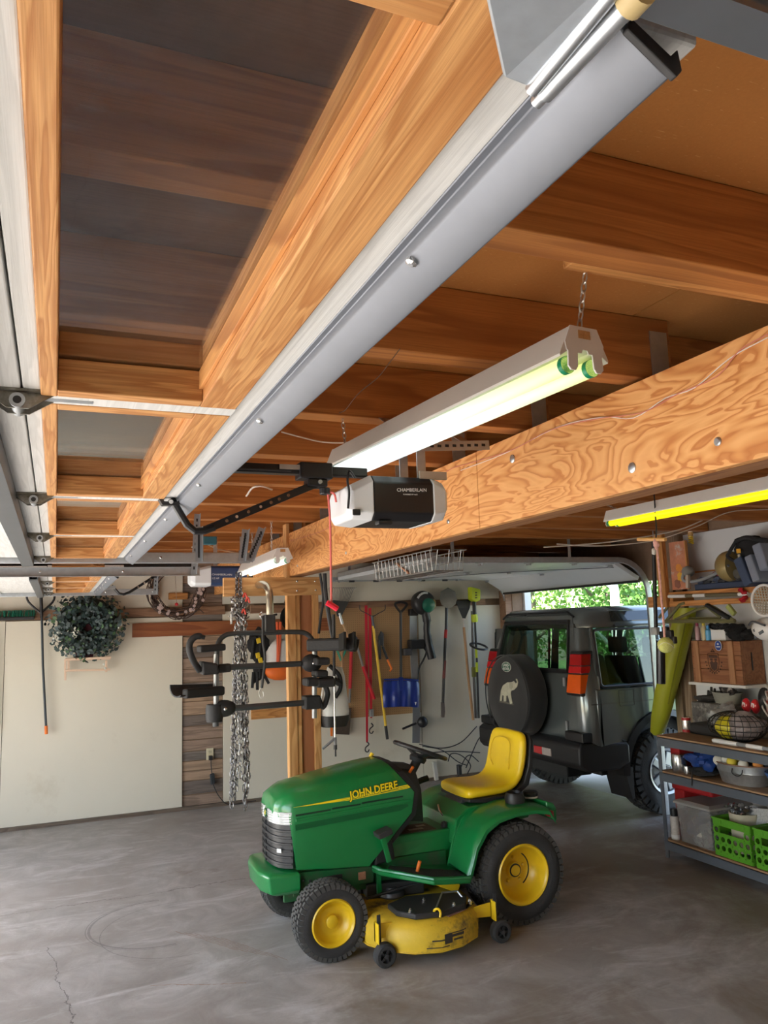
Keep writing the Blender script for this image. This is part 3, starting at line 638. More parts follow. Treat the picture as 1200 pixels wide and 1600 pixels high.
# headlamp band and grille wrap round the nose
def wrap(z0, z1, x_of, m, name, d, arc=9, ymax=.235, par=T, x1=1.30):
    r = []
    pts = [(x1, -ymax-.003), (1.262, -.215), (1.228, -.17), (1.208, -.10), (1.202, 0), (1.208, .10), (1.228, .17), (1.262, .215), (x1, ymax+.003)]
    outer = [(x-d, YC+y) for x, y in pts]; inner = [(x+.03, YC+y*.9) for x, y in pts][::-1]
    return MB().prism(outer+inner, 'Z', z0, z1).build(name, m, par, .002, smooth=True)
LAMP = mat('headlamp', (.50,.52,.52), .15, .0, coat=.6, var=.15, scale=90)
for s in (-1, 1):
    pts = [(1.298, -.242), (1.262, -.222), (1.226, -.178), (1.204, -.105), (1.202, -.045)]
    pr = [(x-.004, YC+s*-y*-1 if s < 0 else YC-y) for x, y in pts]
    outer = [(x-.004, YC+y*-s*-1) for x, y in pts] if s > 0 else [(x-.004, YC-y) for x, y in pts]
    inner = [(x+.03, q[1]+(.02 if q[1] < YC else -.02)) for (x, y), q in zip(pts, outer)][::-1]
    hl = MB().prism(outer+inner, 'Z', .698, .768).build('headlamp', LAMP, T, .003, smooth=True)
    for k in range(4): 
        zz = .708+k*.014; MB().prism([(x-.0052, y) for x, y in [(q[0], q[1]) for q in outer]]+inner, 'Z', zz, zz+.002).build('lens_rib', BRIGHT, hl)
GRL = mat('grille_black', (.016,.017,.02), .4)
wrap(.455, .70, None, GRL, 'grille', 0)
for k in range(6):
    z0 = .475+k*.036
    wrap(z0, z0+.014, None, GRL, 'grille_rib', .008)
MB().box(1.196, 1.206, YC-.006, YC+.006, .46, .69).build('grille_rib', GRL, T)
text('GT', .022, BRIGHT, T, (1.215, 4.715, .535), (-.45, -.9, 0), (0, 0, 1), ext=.001) if False else None
MB().obox((1.2285, 4.665, .555), V(.010,-.012,0), V(.0008,.0008,0), V(0,0,.011)).build('number_plate', mat('plate_silver', (.7,.72,.72), .4), T)
bd = MB().lathe([(.026, 0), (.026, .006), (.022, .008)], (1.203, YC, .735), (-1, 0, 0), 18).build('badge', mat('badge_green', (.01,.10,.03), .35), T, smooth=True)
# small leaping stag in yellow on the badge
MB().prism([(YC+.014, .722), (YC+.008, .735), (YC-.004, .738), (YC-.010, .748), (YC-.013, .752), (YC-.015, .744), (YC-.010, .736), (YC-.016, .726), (YC-.012, .725), (YC-.006, .732), (YC+.004, .730), (YC+.010, .720)], 'X', 1.1935, 1.1955).build('badge_mark', YELLOW, bd)
# side stripe, vents and lettering
YS = 4.6085
for s in (0, 1):
    yy = YS if s == 0 else 2*YC-YS
    y_a, y_b = (yy-.0012, yy+.002) if s == 0 else (yy-.002, yy+.0012)
    MB().prism([(1.302, .798), (1.66, .819), (2.035, .850), (2.052, .832), (2.03, .827), (1.66, .800)], 'Y', y_a-.0006, y_b).build('stripe', mat('decal_yellow', (.92,.72,.01), .4), T)
    for k in range(2): MB().prism([(1.60, .802+k*.010), (2.038, .832+k*.009), (2.038, .8345+k*.009), (1.60, .8035+k*.010)], 'Y', y_a-.0009, y_b).build('stripe_line', GREEN, T)
    VD = mat('vent_dark', (.004,.03,.012), .6)
    for (a, b, c, d) in ((1.315, 1.53, .752, .757), (1.54, 1.72, .765, .767), (1.73, 2.0, .775, .781)):
        MB().prism([(a, c-.006), (b, d-.002), (b, d+.006), (a, c+.004)], 'Y', y_a, y_b).build('vent_slot', VD, T)
    MB().prism([(1.315, .735), (2.0, .765), (2.055, .758), (2.06, .748), (2.0, .742), (1.315, .716)], 'Y', y_a-.004, y_b).build('vent_rib', GREEN, T, .003)
    MB().prism([(1.312, .700), (1.98, .735), (2.03, .735), (2.035, .722), (1.98, .702), (1.312, .668)], 'Y', y_a+.0004, y_b).build('vent_recess', mat('recess_green', (.004,.11,.03), .35), T)
text('JOHN DEERE', .064, mat('letter_black', (.01,.01,.01), .5), T, (1.655, YS-.0016, .806), (1, 0, .10), (-.1, 0, 1), ext=.0004, off=.0048, sx=.86, name='lettering_outline')
text('JOHN DEERE', .064, MATS['decal_yellow'], T, (1.655, YS-.0026, .806), (1, 0, .10), (-.1, 0, 1), ext=.0004, off=.0018, sx=.86)
# dash cowl, steering wheel
MB().loft([hring([(1.80,.235,.42), (2.06,.243,.67), (2.09,.242,.80), (1.98,.218,.925), (1.95,.16,.968), (1.935,.08,.987)]),
           hring([(1.83,.235,.42), (2.09,.238,.66), (2.118,.236,.805), (2.03,.21,.925), (2.0,.155,.962), (1.985,.08,.978)])]).build('cowl', BLACK, T, .004, smooth=True)
MB().loft([mir([(2.10, YC-.13, .60), (2.10, YC-.15, .80), (2.02, YC-.13, .93), (2.0, YC-.06, .95)]), mir([(2.20, YC-.11, .58), (2.19, YC-.12, .78), (2.16, YC-.10, .90), (2.15, YC-.05, .93)])]).build('dash', BLACK, T, .006, smooth=True)
MB().cyl((1.93, YC+.10, .975), (1.945, YC+.10, 1.0), .013).build('fuel_cap', YELLOW, T, smooth=True)
MB().cyl((2.10, YC-.14, .90), (2.115, YC-.165, .935), .009).build('choke_knob', ORANGE, T, smooth=True)
sn = Vector((.36, 0, .93)).normalized(); sc_ = Vector((2.245, YC, 1.003))
SW = MB().ring(sc_, sn, .175, .0145, 32, 8).build('steering_wheel', BLACK, T, smooth=True)
u_ = Vector((0, 1, 0)); w_ = sn.cross(u_)
for a in (.1, PI-.1, -PI/2):
    e = sc_+(u_*math.cos(a)+w_*math.sin(a))*.17; h = sc_-sn*.045
    MB().bar(h, e, .045, .014, sn).build('spoke', BLACK, SW, .004)
MB().lathe([(.05, -.075), (.058, -.05), (.05, -.03), (.03, -.02)], sc_, sn, 18).build('hub', BLACK, SW, smooth=True)
MB().cyl(sc_-sn*.06, Vector((2.14, YC, .82)), .03).build('steering_column', BLACK, T, smooth=True)
# front bumper, frame, axle
MB().loft([mir([(1.33, YC-.26, .44), (1.18, YC-.23, .445), (1.145, YC-.12, .448)]), mir([(1.335, YC-.272, .425), (1.15, YC-.245, .43), (1.115, YC-.125, .432)]), mir([(1.335, YC-.272, .35), (1.165, YC-.245, .335), (1.13, YC-.125, .33)]), mir([(1.33, YC-.25, .32), (1.21, YC-.22, .315), (1.18, YC-.11, .312)])]).build('bumper', GREEN, T, .012, smooth=True, seg=3)
FRG = mat('frame_green', (.008,.11,.03), .5, dirt=(.07,.07,.05), dthr=(.45,.7))
for s in (-1, 1): MB().box(1.25, 2.3, YC+s*.20-.012, YC+s*.20+.012, .27, .42).build('frame_rail', FRG, T, .003)
MB().prism([(1.30, .43), (1.80, .40), (1.80, .31), (1.52, .31), (1.48, .345), (1.30, .30)], 'Y', 4.628, 4.64).build('side_plate', FRG, T, .002)
MB().box(1.505, 1.60, 4.622, 4.629, .335, .385).build('vent_plate', BLACK, T, .002)
MB().box(1.70, 1.745, 4.620, 4.6275, .335, .378).build('warning_sticker', mat('sticker_rust', (.45,.22,.12), .6, var=.6, scale=160), T)
for x, z in ((1.36, .385), (1.40, .375), (1.38, .345), (1.43, .36)): MB().lathe([(.008, 0), (.008, .006)], (x, 4.628, z), (0, -1, 0), 8).build('bolt', BRIGHT, T)
MB().bar((1.465, YC-.36, .22), (1.465, YC+.36, .22), .05, .05).box(1.43, 1.50, YC-.06, YC+.06, .22, .34).build('front_axle', FRG, T, .004)
MB().box(1.75, 2.5, YC-.12, YC+.12, .20, .42).build('transmission', mat('engine_black', (.02,.02,.02), .6), T, .01)
# ---- wheels
YW = mat('wheel_yellow', (.80,.52,.015), .4, coat=.2, var=.08, dirt=(.35,.2,.03), dthr=(.66,.85), dscale=14)
def wheel(name, cx, yo, R, w, rr, s, lug, rows, dish, holes):
    'wheel with its outer face at y = yo; s = -1 faces the viewer'
    g = None; ax = Vector((0, s, 0)); o = Vector((cx, yo, R))
    tire = MB().lathe([(rr, -w*.92), (rr+.012, -w*.99), (R*.80, -w*1.03), (R*.92, -w*.98), (R*.972, -w*.90), (R*.984, -w*.5), (R*.972, -w*.1), (R*.92, -w*.02), (R*.80, w*.03), (rr+.012, -w*.01), (rr, -w*.08)], o, ax, 44, cap=False)
    to = tire.build('tire', RUBBER, T, smooth=True, ang=60)
    m = MB(); 
    for i in range(lug):
        a0 = 2*PI*i/lug
        for k in range(rows):
            h = -w*(.07+.86*(k+.5)/rows); sh = (.5 if k % 2 else 0)*2*PI/lug; edge = abs((k+.5)/rows-.5)
            a = a0+sh; rd = Vector((math.cos(a), 0, math.sin(a))); tg = Vector((-math.sin(a), 0, math.cos(a)))
            rad = R*(.985 if edge < .36 else .962)
            m.obox(o+ax*h+rd*rad, tg*(PI*R/lug*.74), ax*(w*.43/rows*.82), rd*.0105)
        for h, q in ((-w*.03, .915), (-w*.97, .915)):
            rd = Vector((math.cos(a0), 0, math.sin(a0))); tg = Vector((-math.sin(a0), 0, math.cos(a0)))
            m.obox(o+ax*h+rd*(R*q), tg*(PI*R/lug*.7), ax*.006+rd*.004, rd*(R*.055))
    mo = m.build('tread_blocks', mat('dusty_tread', (.070,.068,.065), .9, var=.25, scale=30), to); mo['kind'] = 'stuff'
    # rim
    rim = MB().lathe([(rr+.010, -w*.06), (rr+.012, -.004), (rr+.004, .004), (rr-.006, -.002), (rr-.012, -.018), (rr-.016, -dish*.5), (rr-.03, -dish*.75), (rr*.62, -dish*.96), (rr*.56, -dish), (rr*.30, -dish*.99), (rr*.28, -dish*.8), (.001, -dish*.8)], o, ax, 40, cap=False)
    ro = rim.build('rim', YW, T, smooth=True, ang=50)
    if holes:
        for i in range(5):
            a = 2*PI*i/5+.3; MB().lathe([(.011, 0), (.011, .012), (.007, .016)], o+ax*(-dish*.99)+Vector((math.cos(a), 0, math.sin(a)))*rr*.44, ax, 8).build('lug_bolt', YW, ro)
        MB().lathe([(rr*.24, -dish*.8), (rr*.24, -dish*.78), (rr*.2, -dish*.77)], o, ax, 20).build('hub_ring', BLACK, ro, smooth=True)
        MB().lathe([(rr*.19, -dish*.8), (rr*.19, -dish*.74), (.02, -dish*.73)], o, ax, 20).build('hub_cap', YW, ro, smooth=True)
        m2 = MB().prism([(cx+rr*.66*math.cos(a)*1, R+rr*.66*math.sin(a)) for a in [t*.12 for t in range(-8, 9)]]+[(cx+rr*.62*math.cos(a), R+rr*.62*math.sin(a)) for a in [t*.12 for t in range(8, -9, -1)]], 'Y', yo-s*dish*.93-.002, yo-s*dish*.93+.002).build('weight_slot', BLACK, ro)
    else:
        MB().lathe([(rr*.30, -dish*.85), (rr*.30, -dish*.55), (rr*.24, -dish*.45), (.004, -dish*.40)], o, ax, 20).build('hub_cap', YW, ro, smooth=True)
        if s < 0:
            pass
    return to, ro
wheel('front', 1.465, 4.395, .203, .165, .118, -1, 40, 5, .055, False)
wheel('front', 1.465, 2*YC-4.395, .203, .165, .118, 1, 40, 5, .055, False)
wheel('rear', 2.68, 4.355, .293, .27, .168, -1, 44, 8, .13, True)
wheel('rear', 2.68, 2*YC-4.355, .293, .27, .168, 1, 44, 8, .13, True)
MB().cyl((2.68, 4.6, .293), (2.68, 5.12, .293), .05).build('rear_axle', MATS['engine_black'], T)
# ---- footboards, fenders, tunnel
for s in (-1, 1):
    Y = (lambda y: y) if s < 0 else (lambda y: 2*YC-y)
    op_ = [(1.785, 4.60), (1.80, 4.53), (2.05, 4.315), (2.30, 4.335), (2.345, 4.40), (2.36, 4.70), (1.80, 4.70)]
    def z_of(x): return .40-(x-1.79)*.13
    fb = MB().loft([[(x, Y(y), z_of(x)-.03) for x, y in op_], [(x, Y(y), z_of(x)) for x, y in op_]])
    fb.build('footboard', GREEN, T, .008, smooth=True)
    lip = [(1.79, 4.60), (1.803, 4.53), (2.05, 4.322), (2.295, 4.34), (2.335, 4.40)]
    MB().tube([(x, Y(y), z_of(x)+.003) for x, y in lip], .012, 8).build('footboard_lip', GREEN, T, smooth=True)
    pad = [(1.86, 4.55), (2.06, 4.365), (2.28, 4.385), (2.29, 4.50), (2.12, 4.53), (1.90, 4.615)]
    MB().loft([[(x, Y(y), z_of(x)) for x, y in pad], [(x, Y(y), z_of(x)+.006) for x, y in pad]]).build('foot_mat', mat('mat_black', (.022,.022,.02), .9, bump=.8, bscale=160), T)
    # inner riser to the tunnel
    MB().loft([[(1.82, Y(4.66), .37), (2.36, Y(4.66), .32), (2.36, Y(4.69), .32), (1.82, Y(4.69), .37)], [(1.84, Y(4.69), .50), (2.36, Y(4.69), .53), (2.36, Y(4.72), .53), (1.84, Y(4.72), .50)]]).build('tunnel_side', GREEN, T, .004)
    # fender: arch profile swept across
    prof = [(2.300, .335), (2.325, .40), (2.36, .50), (2.43, .595), (2.53, .645), (2.66, .668), (2.80, .668), (2.89, .650), (2.925, .585)]
    outer = []
    rings = []
    for i, (x, zz) in enumerate(prof):
        t = i/(len(prof)-1)
        rings.append([(x+(.0 if zz > .6 else .012), Y(4.355), zz-.030), (x, Y(4.352), zz-.010), (x-.004, Y(4.366), zz+.006), (x-.006, Y(4.40), zz+.014), (x-.006, Y(4.62), zz+.02), (x+.0, Y(4.62), zz+.008), (x+.004, Y(4.40), zz+.003), (x+.014, Y(4.366), zz-.012)])
    MB().loft(rings).build('fender', GREEN, T, smooth=True, ang=45)
    MB().prism([(2.29, .335), (2.335, .50), (2.41, .61), (2.53, .665), (2.66, .688), (2.85, .688), (2.85, .40), (2.40, .40), (2.36, .32)], 'Y', Y(4.612), Y(4.626)).build('fender_inner', GREEN, T, .003)
    MB().box(2.90, 2.93, Y(4.40)-.03, Y(4.40)+.03, .60, .635).build('tail_reflector', mat('reflector', (.25,.02,.02), .3), T, .003)
MB().box(1.86, 2.36, YC-.175, YC+.175, .46, .535).build('tunnel', GREEN, T, .012, seg=3)
MB().obox((2.15, 4.80, .5365), V(.12,0,0), V(0,.09,0), V(0,0,.0008)).build('operation_label', mat('label_brown', (.11,.06,.04), .6, var=.9, scale=50), T)
for dx, dy, w in ((.0, -.03, .05), (.06, .03, .03)): MB().obox((2.15+dx, 4.80+dy, .5378), V(w,0,0), V(0,.016,0), V(0,0,.0006)).build('label_patch', mat('label_patch', (.5,.45,.40), .6, var=.5, scale=120), T)
# seat deck
MB().loft([[(2.34, YC-.245, .45), (2.34, YC+.245, .45), (2.36, YC+.245, .60), (2.36, YC-.245, .60)], [(2.40, YC-.245, .50), (2.40, YC+.245, .50), (2.46, YC+.245, .665), (2.46, YC-.245, .665)], [(2.90, YC-.245, .55), (2.90, YC+.245, .55), (2.92, YC+.245, .69), (2.92, YC-.245, .69)]]).build('seat_deck', GREEN, T, .008)
MB().prism([(2.90, .69), (2.955, .675), (2.975, .635), (2.972, .565), (2.955, .565), (2.945, .62), (2.90, .62)], 'Y', YC-.46, YC+.46).build('rear_panel', GREEN, T, .01, smooth=True)
MB().loft([[(2.42, YC-.13, .62), (2.62, YC-.13, .66), (2.62, YC+.13, .66), (2.42, YC+.13, .62)], [(2.50, YC-.11, .70), (2.80, YC-.11, .70), (2.80, YC+.11, .70), (2.50, YC+.11, .70)]]).build('seat_bracket', mat('bracket_grey', (.06,.065,.065), .6), T, .004)
kn = MB().lathe([(.022, 0), (.026, .010), (.022, .022), (.01, .026)], (2.345, 4.735, .545), (-1, -.2, .15), 12).build('control_knob', BLACK, T, smooth=True)
MB().tube(curve3([(2.37, 4.88, .64), (2.36, 4.82, .60), (2.37, 4.76, .585), (2.38, 4.70, .60)], 5), .006, 6).build('seat_lever', BRIGHT, T, smooth=True)
MB().tube(curve3([(2.30, 5.30, .60), (2.335, 5.30, .66), (2.42, 5.30, .71), (2.50, 5.30, .73)], 5), .022, 8).build('hydro_lever_guard', BLACK, T, smooth=True)
cpo = MB().lathe([(.062, 0), (.066, .03), (.055, .062), (.048, .066), (.044, .05)], (2.735, 4.51, .682), (0, 0, 1), 20).build('cup_holder', BLACK, T, smooth=True)
fcp = MB().lathe([(.046, 0), (.046, .012)], (2.885, 4.56, .688), (0, 0, 1), 20).build('fuel_neck', mat('neck_white', (.7,.68,.6), .5), T, smooth=True)
fc2 = MB().lathe([(.05, .012), (.052, .03), (.044, .04), (.012, .042)], (2.885, 4.56, .688), (0, 0, 1), 12).build('fuel_cap', BLACK, T)
# ---- seat
SEATY = mat('seat_vinyl', (.90,.63,.015), .35, var=.05, bump=.05, bscale=120, dirt=(.62,.42,.05), dthr=(.62,.9), dscale=3)
def seatring(x, z, hw, th, rake, crown):
    out = []
    n = 14
    for i in range(n):
        a = 2*PI*i/n; c, s = math.cos(a), math.sin(a)
        yy = YC+hw*math.copysign(abs(c)**.55, c); t = th*math.copysign(abs(s)**.6, s)
        dip = -crown*(1-(abs(c))**2) if s > 0 else 0
        out.append((x-rake*(t+dip)*1.0, yy, z+(t+dip)*math.sqrt(max(0, 1-rake*rake))))
    return out
seat = MB().loft([seatring(2.475, .727, .185, .022, 0, 0), seatring(2.482, .730, .210, .038, 0, .0), seatring(2.53, .737, .226, .048, 0, .010), seatring(2.62, .740, .228, .045, .0, .020), seatring(2.72, .738, .226, .042, .1, .024), seatring(2.80, .746, .224, .042, .35, .022),
    seatring(2.86, .79, .222, .045, .8, .020), seatring(2.885, .86, .228, .044, .97, .018), seatring(2.905, .95, .230, .042, .985, .014), seatring(2.922, 1.03, .222, .038, .985, .006), seatring(2.93, 1.07, .198, .030, .985, 0), seatring(2.934, 1.088, .15, .018, .985, 0)])
so = seat.build('seat', SEATY, T, smooth=True, ang=180, sub=1)
shell = MB().loft([[(x+dx, YC-hw, z+dz), (x+dx, YC+hw, z+dz), (x+dx2, YC+hw, z+dz2), (x+dx2, YC-hw, z+dz2)] for x, z, hw, dx, dz, dx2, dz2 in ((2.485, .70, .205, 0, 0, 0, -.02), (2.62, .705, .232, 0, 0, 0, -.035), (2.78, .705, .232, 0, 0, .02, -.035), (2.89, .77, .23, 0, 0, .035, -.02), (2.925, .87, .236, 0, 0, .035, 0), (2.955, 1.03, .228, 0, 0, .025, 0), (2.962, 1.075, .19, 0, 0, .012, 0))])
shell.build('seat_shell', BLACK, T, .006, smooth=True)
for pts in ([(2.888, -.10, .83), (2.878, -.125, .90), (2.90, -.115, 1.0), (2.907, -.06, 1.035), (2.907, .06, 1.035), (2.90, .115, 1.0), (2.878, .125, .90), (2.888, .10, .83)],):
    MB().tube(curve3([(x-.036, YC+y, z) for x, y, z in pts], 5), .0035, 6).build('seam', mat('seam_yellow', (.78,.52,.012), .4), so, smooth=True)
MB().obox((2.79, YC-.02, .752), V(.016,0,.006), V(0,.022,0), V(0,0,.004)).build('drain_slot', BLACK, so)
# ---- pedal and parking brake
MB().prism([(1.80, .40), (1.83, .55), (1.86, .60), (1.90, .60), (1.93, .50), (1.94, .42)], 'Y', 4.615, 4.70).build('pedal_well', BLACK, T, .01)
MB().bar((1.875, 4.56, .43), (1.83, 4.56, .60), .02, .03, (1,0,0)).build('pedal_arm', GREEN, T, .003)
MB().obox((1.835, 4.545, .605), V(.045,0,.012), V(0,.045,0), V(-.005,0,.016)).build('pedal', mat('pedal_rubber', (.03,.03,.03), .7), T, .006)
MB().cyl((2.02, 4.48, .375), (2.035, 4.47, .435), .011, n=12).build('orange_peg', ORANGE, T, smooth=True)
# ---- mower deck
DECKY = mat('deck_yellow', (.74,.49,.035), .5, var=.2, scale=9, dirt=(.10,.065,.03), dthr=(.53,.68), dscale=5, bump=.15)
half = [(1.64, 4.56), (1.655, 4.38), (1.73, 4.24), (1.84, 4.15), (1.98, 4.105), (2.12, 4.125), (2.25, 4.20), (2.335, 4.34), (2.37, 4.58)]
outl = half+[(2.30, 4.86), (2.37, 5.14)]+[(x, 2*YC-y) for x, y in half[::-1][1:]]+[(1.70, 4.86)]
cx, cy = 2.0, YC
def inset(pl, d):
    o = []
    for x, y in pl:
        v = Vector((cx-x, (4.5 if y < YC else 5.22)-y)); v = v.normalized() if v.length else v; o.append((x+v.x*d, y+v.y*d))
    return o
MB().loft([[(x, y, .062) for x, y in outl], [(x, y, .10) for x, y in inset(outl, -.006)], [(x, y, .165) for x, y in outl], [(x, y, .195) for x, y in inset(outl, .02)], [(x, y, .212) for x, y in inset(outl, .06)], [(x, y, .215) for x, y in inset(outl, .10)]]).build('mower_deck', DECKY, T, smooth=True, ang=50)
MB().tube([(x, y, .066) for x, y in outl], .006, 6, closed=True).build('deck_rim', DECKY, T, smooth=True)
MB().prism([(1.80, 4.30), (1.87, 4.20), (2.02, 4.165), (2.20, 4.22), (2.27, 4.34), (2.22, 4.44), (1.95, 4.50), (1.80, 4.43)], 'Z', .214, .245).build('belt_cover', mat('cover_black', (.03,.03,.032), .55), T, .008, smooth=True)
MB().lathe([(.075, 0), (.08, .01), (.075, .03), (.04, .035), (.03, .05)], (1.90, 4.60, .225), (0, 0, 1), 24).build('pulley', DKMETAL, T, smooth=True)
MB().prism([(1.75, 4.62), (2.1, 4.56), (2.2, 4.9), (1.8, 4.95)], 'Z', .216, .30).build('belt_guard', MATS['engine_black'], T, .01)
for x, y in ((1.86, 4.24), (2.12, 4.215), (2.0, 4.36)): MB().lathe([(.010, 0), (.010, .012), (.005, .013), (.005, .022)], (x, y, .244), (0, 0, 1), 8).build('bolt', BRIGHT, T)
MB().tube(curve3([(1.985, 4.20, .225), (1.985, 4.185, .255), (2.0, 4.17, .262), (2.008, 4.16, .245), (2.003, 4.158, .222)], 4), .007, 6).build('hook', YELLOW, T, smooth=True)
MB().tube([(1.99, 4.20, .238), (2.13, 4.38, .268), (2.22, 4.36, .268), (2.24, 4.30, .225)], .0055, 6).build('latch_rod', STEEL, T, smooth=True)
MB().lathe([(.012, 0), (.012, .02), (.006, .03)], (2.25, 4.27, .215), (0, 0, 1), 8).build('wing_nut', BRIGHT, T)
def onside(x0, x1, z0, z1, m, name):
    rows = []
    for k in range(7):
        x = x0+(x1-x0)*k/6; y = None
        for (xa, ya), (xb, yb) in zip(half, half[1:]):
            if xa <= x <= xb and xb > xa: y = ya+(yb-ya)*(x-xa)/(xb-xa)
        rows.append((x, y-.0075))
    MB().loft([[(x, y, z0), (x, y+.003, z0), (x, y+.003, z1), (x, y, z1)] for x, y in rows]).build(name, m, T)
MB().prism([(2.06, 4.158), (2.20, 4.215), (2.19, 4.24), (2.05, 4.185)], 'Z', .2135, .2165).build('deck_sticker', mat('sticker_red', (.35,.20,.18), .6, var=.8, scale=90), T)
MB().prism([(2.20, 4.218), (2.28, 4.275), (2.265, 4.30), (2.19, 4.243)], 'Z', .2135, .2165).build('deck_sticker', BLACK, T)
# paint worn to dark metal on the skirt
WORN = mat('worn_metal', (.05,.042,.035), .6, var=.4, scale=40)
for (x0, x1, z0, z1) in ((2.00, 2.05, .10, .148), (2.04, 2.13, .128, .140), (2.06, 2.12, .108, .116), (1.93, 2.0, .120, .126), (2.0, 2.15, .146, .150), (1.90, 2.03, .086, .090)): onside(x0, x1, z0, z1, WORN, 'worn_patch')
# gauge wheels on brackets
for x, y, dx in ((1.69, 4.215, 1), (2.415, 4.215, -1)):
    gw = MB().lathe([(.02, -.028), (.052, -.028), (.0625, -.018), (.0625, .018), (.052, .028), (.035, .028), (.033, .012), (.012, .012), (.012, .034), (.001, .036)], (x, y, .0635), (0, -1, 0), 22).build('gauge_wheel', RUBBER, T, smooth=True)
    for a in range(5):
        an = 2*PI*a/5; MB().bar((x+.012*math.cos(an), y-.024, .0635+.012*math.sin(an)), (x+.034*math.cos(an), y-.024, .0635+.034*math.sin(an)), .012, .008, (0,1,0)).build('wheel_spoke', BLACK, gw)
    bx = x-.02 if dx > 0 else x-.015
    MB().box(bx-.018, bx+.018, y+.035, y+.055, .12, .225).box(bx-.018, bx-.010, y-.005, y+.055, .12, .225).build('wheel_bracket', YELLOW, T, .003)
    MB().box(bx-.010, bx+.012, y+.026, y+.032, .09, .262).build('height_strap', DKMETAL, T, .002)
    MB().lathe([(.008, 0), (.008, .008)], (bx, y+.026, .19), (0, -1, 0), 8).build('bolt', DKMETAL, T)
    MB().prism([(bx, .13), (bx+dx*.13, .14), (bx+dx*.13, .20), (bx, .21)], 'Y', y+.045, y+.056).build('bracket_plate', YELLOW, T, .002)
# linkage under the footboard
MB().bar((2.15, 4.50, .30), (2.30, 4.50, .23), .012, .05).build('lift_bracket', YELLOW, T, .003)
MB().bar((1.82, 4.60, .40), (1.82, 4.60, .24), .012, .03, (1,0,0)).build('lift_arm', GREEN, T, .002)
MB().tube([(1.60, 4.62, .30), (1.72, 4.55, .25), (2.2, 4.58, .29)], .008, 6).build('lift_rod', DKMETAL, T, smooth=True)
# ================================================================ boxy off-roader parked nose-out in the right bay (nose towards +X)
C0 = 6.01; C1 = 7.90; CM = (C0+C1)/2; CX = 4.45
CAR = thing('car', 'dark grey-green boxy off-road car backed into the right bay', 'car', (6.6, CM, 0))
CP = mat('car_paint', (.13,.15,.153), .24, .45, coat=.8, var=.06, scale=3)
CG = glass('car_glass', (.52,.60,.56), .02, .01)
CTR = mat('car_trim', (.014,.014,.016), .5, var=.1)
def both(f):
    f(lambda y: y, 1); f(lambda y: 2*CM-y, -1)
XE = 9.0
# lower body, side pillars and roof are separate panels so that the glass really is open
both(lambda Y, s: MB().prism([(CX+.12, .60), (4.90, .60), (4.93, .72), (5.02, .86), (5.16, .93), (5.46, .93), (5.60, .86), (5.69, .72), (5.72, .45), (7.3, .45), (7.34, .72), (7.45, .88), (7.60, .93), (7.86, .93), (8.02, .86), (8.12, .70), (8.14, .55), (9.02, .55), (9.05, .95), (8.9, 1.07), (7.45, 1.13), (7.38, 1.18), (CX+.12, 1.18), (CX+.12, .9)], 'Y', Y(C0), Y(C0+.05)).build('side_panel', CP, CAR, .012, smooth=True))
# pillars and window frame on each side
TH = .07
def side(Y, s):
    for x0, x1, z0, z1 in ((5.36, 5.45, 1.18, 1.74), (6.30, 6.38, 1.18, 1.74), (7.30, 7.36, 1.18, 1.74)):
        tl = .035 if s else 0
        MB().loft([[(x0, Y(C0), z0), (x1, Y(C0), z0), (x1, Y(C0+.05), z0), (x0, Y(C0+.05), z0)], [(x0+.02, Y(C0+TH), z1), (x1, Y(C0+TH), z1), (x1, Y(C0+TH+.045), z1), (x0+.02, Y(C0+TH+.045), z1)]]).build('pillar', CP, CAR, .01)
    for x0, x1 in ((4.615, 5.36), (5.45, 6.30), (6.38, 7.30)):
        g = MB().loft([[(x0, Y(C0+.006), 1.185), (x1, Y(C0+.006), 1.185), (x1, Y(C0+TH), 1.74), (x0, Y(C0+TH), 1.74)], [(x0, Y(C0+.012), 1.185), (x1, Y(C0+.012), 1.185), (x1, Y(C0+TH+.006), 1.74), (x0, Y(C0+TH+.006), 1.74)]])
        go = g.build('side_window', CG, CAR)
        fr = [Vector((x0+.012, Y(C0+.003), 1.20)), Vector((x1-.012, Y(C0+.003), 1.20)), Vector((x1-.012, Y(C0+TH-.006), 1.72)), Vector((x0+.012, Y(C0+TH-.006), 1.72))]
        cen = sum(fr, Vector())/4
        rr = []
        for i in range(4):
            a, b = fr[i], fr[(i+1) % 4]; pv = fr[i-1]
            rr += [a.lerp(pv, .06), a.lerp(pv, .02).lerp(b, .015), a.lerp(b, .05)]
        MB().tube(rr, .014, 6, closed=True).build('window_seal', CTR, go, smooth=True)
both(side)
# roof with its raised rear step and alpine lights
def rr_(x, dz, e): return [(x, C0+TH+e, 1.735), (x, C0+TH+e, 1.765), (x+.0, C0+TH+e+.05, 1.885+dz), (x, C0+TH+e+.15, 1.938+dz), (x, C1-TH-e-.15, 1.938+dz), (x, C1-TH-e-.05, 1.885+dz), (x, C1-TH-e, 1.765), (x, C1-TH-e, 1.735)]
MB().loft([[(CX+.135, C0+TH+.25, 1.735), (CX+.135, C0+TH+.25, 1.765), (CX+.15, C0+TH+.27, 1.86), (CX+.165, C0+TH+.32, 1.90), (CX+.165, C1-TH-.32, 1.90), (CX+.15, C1-TH-.27, 1.86), (CX+.135, C1-TH-.25, 1.765), (CX+.135, C1-TH-.25, 1.735)],
           rr_(CX+.185, -.018, .155), rr_(CX+.25, -.005, .09), rr_(CX+.36, 0, .02), rr_(CX+.5, 0, 0), rr_(5.75, 0, 0), rr_(5.95, -.07, 0), rr_(7.3, -.13, .03)]).build('roof', CP, CAR, .006, smooth=True, ang=60)
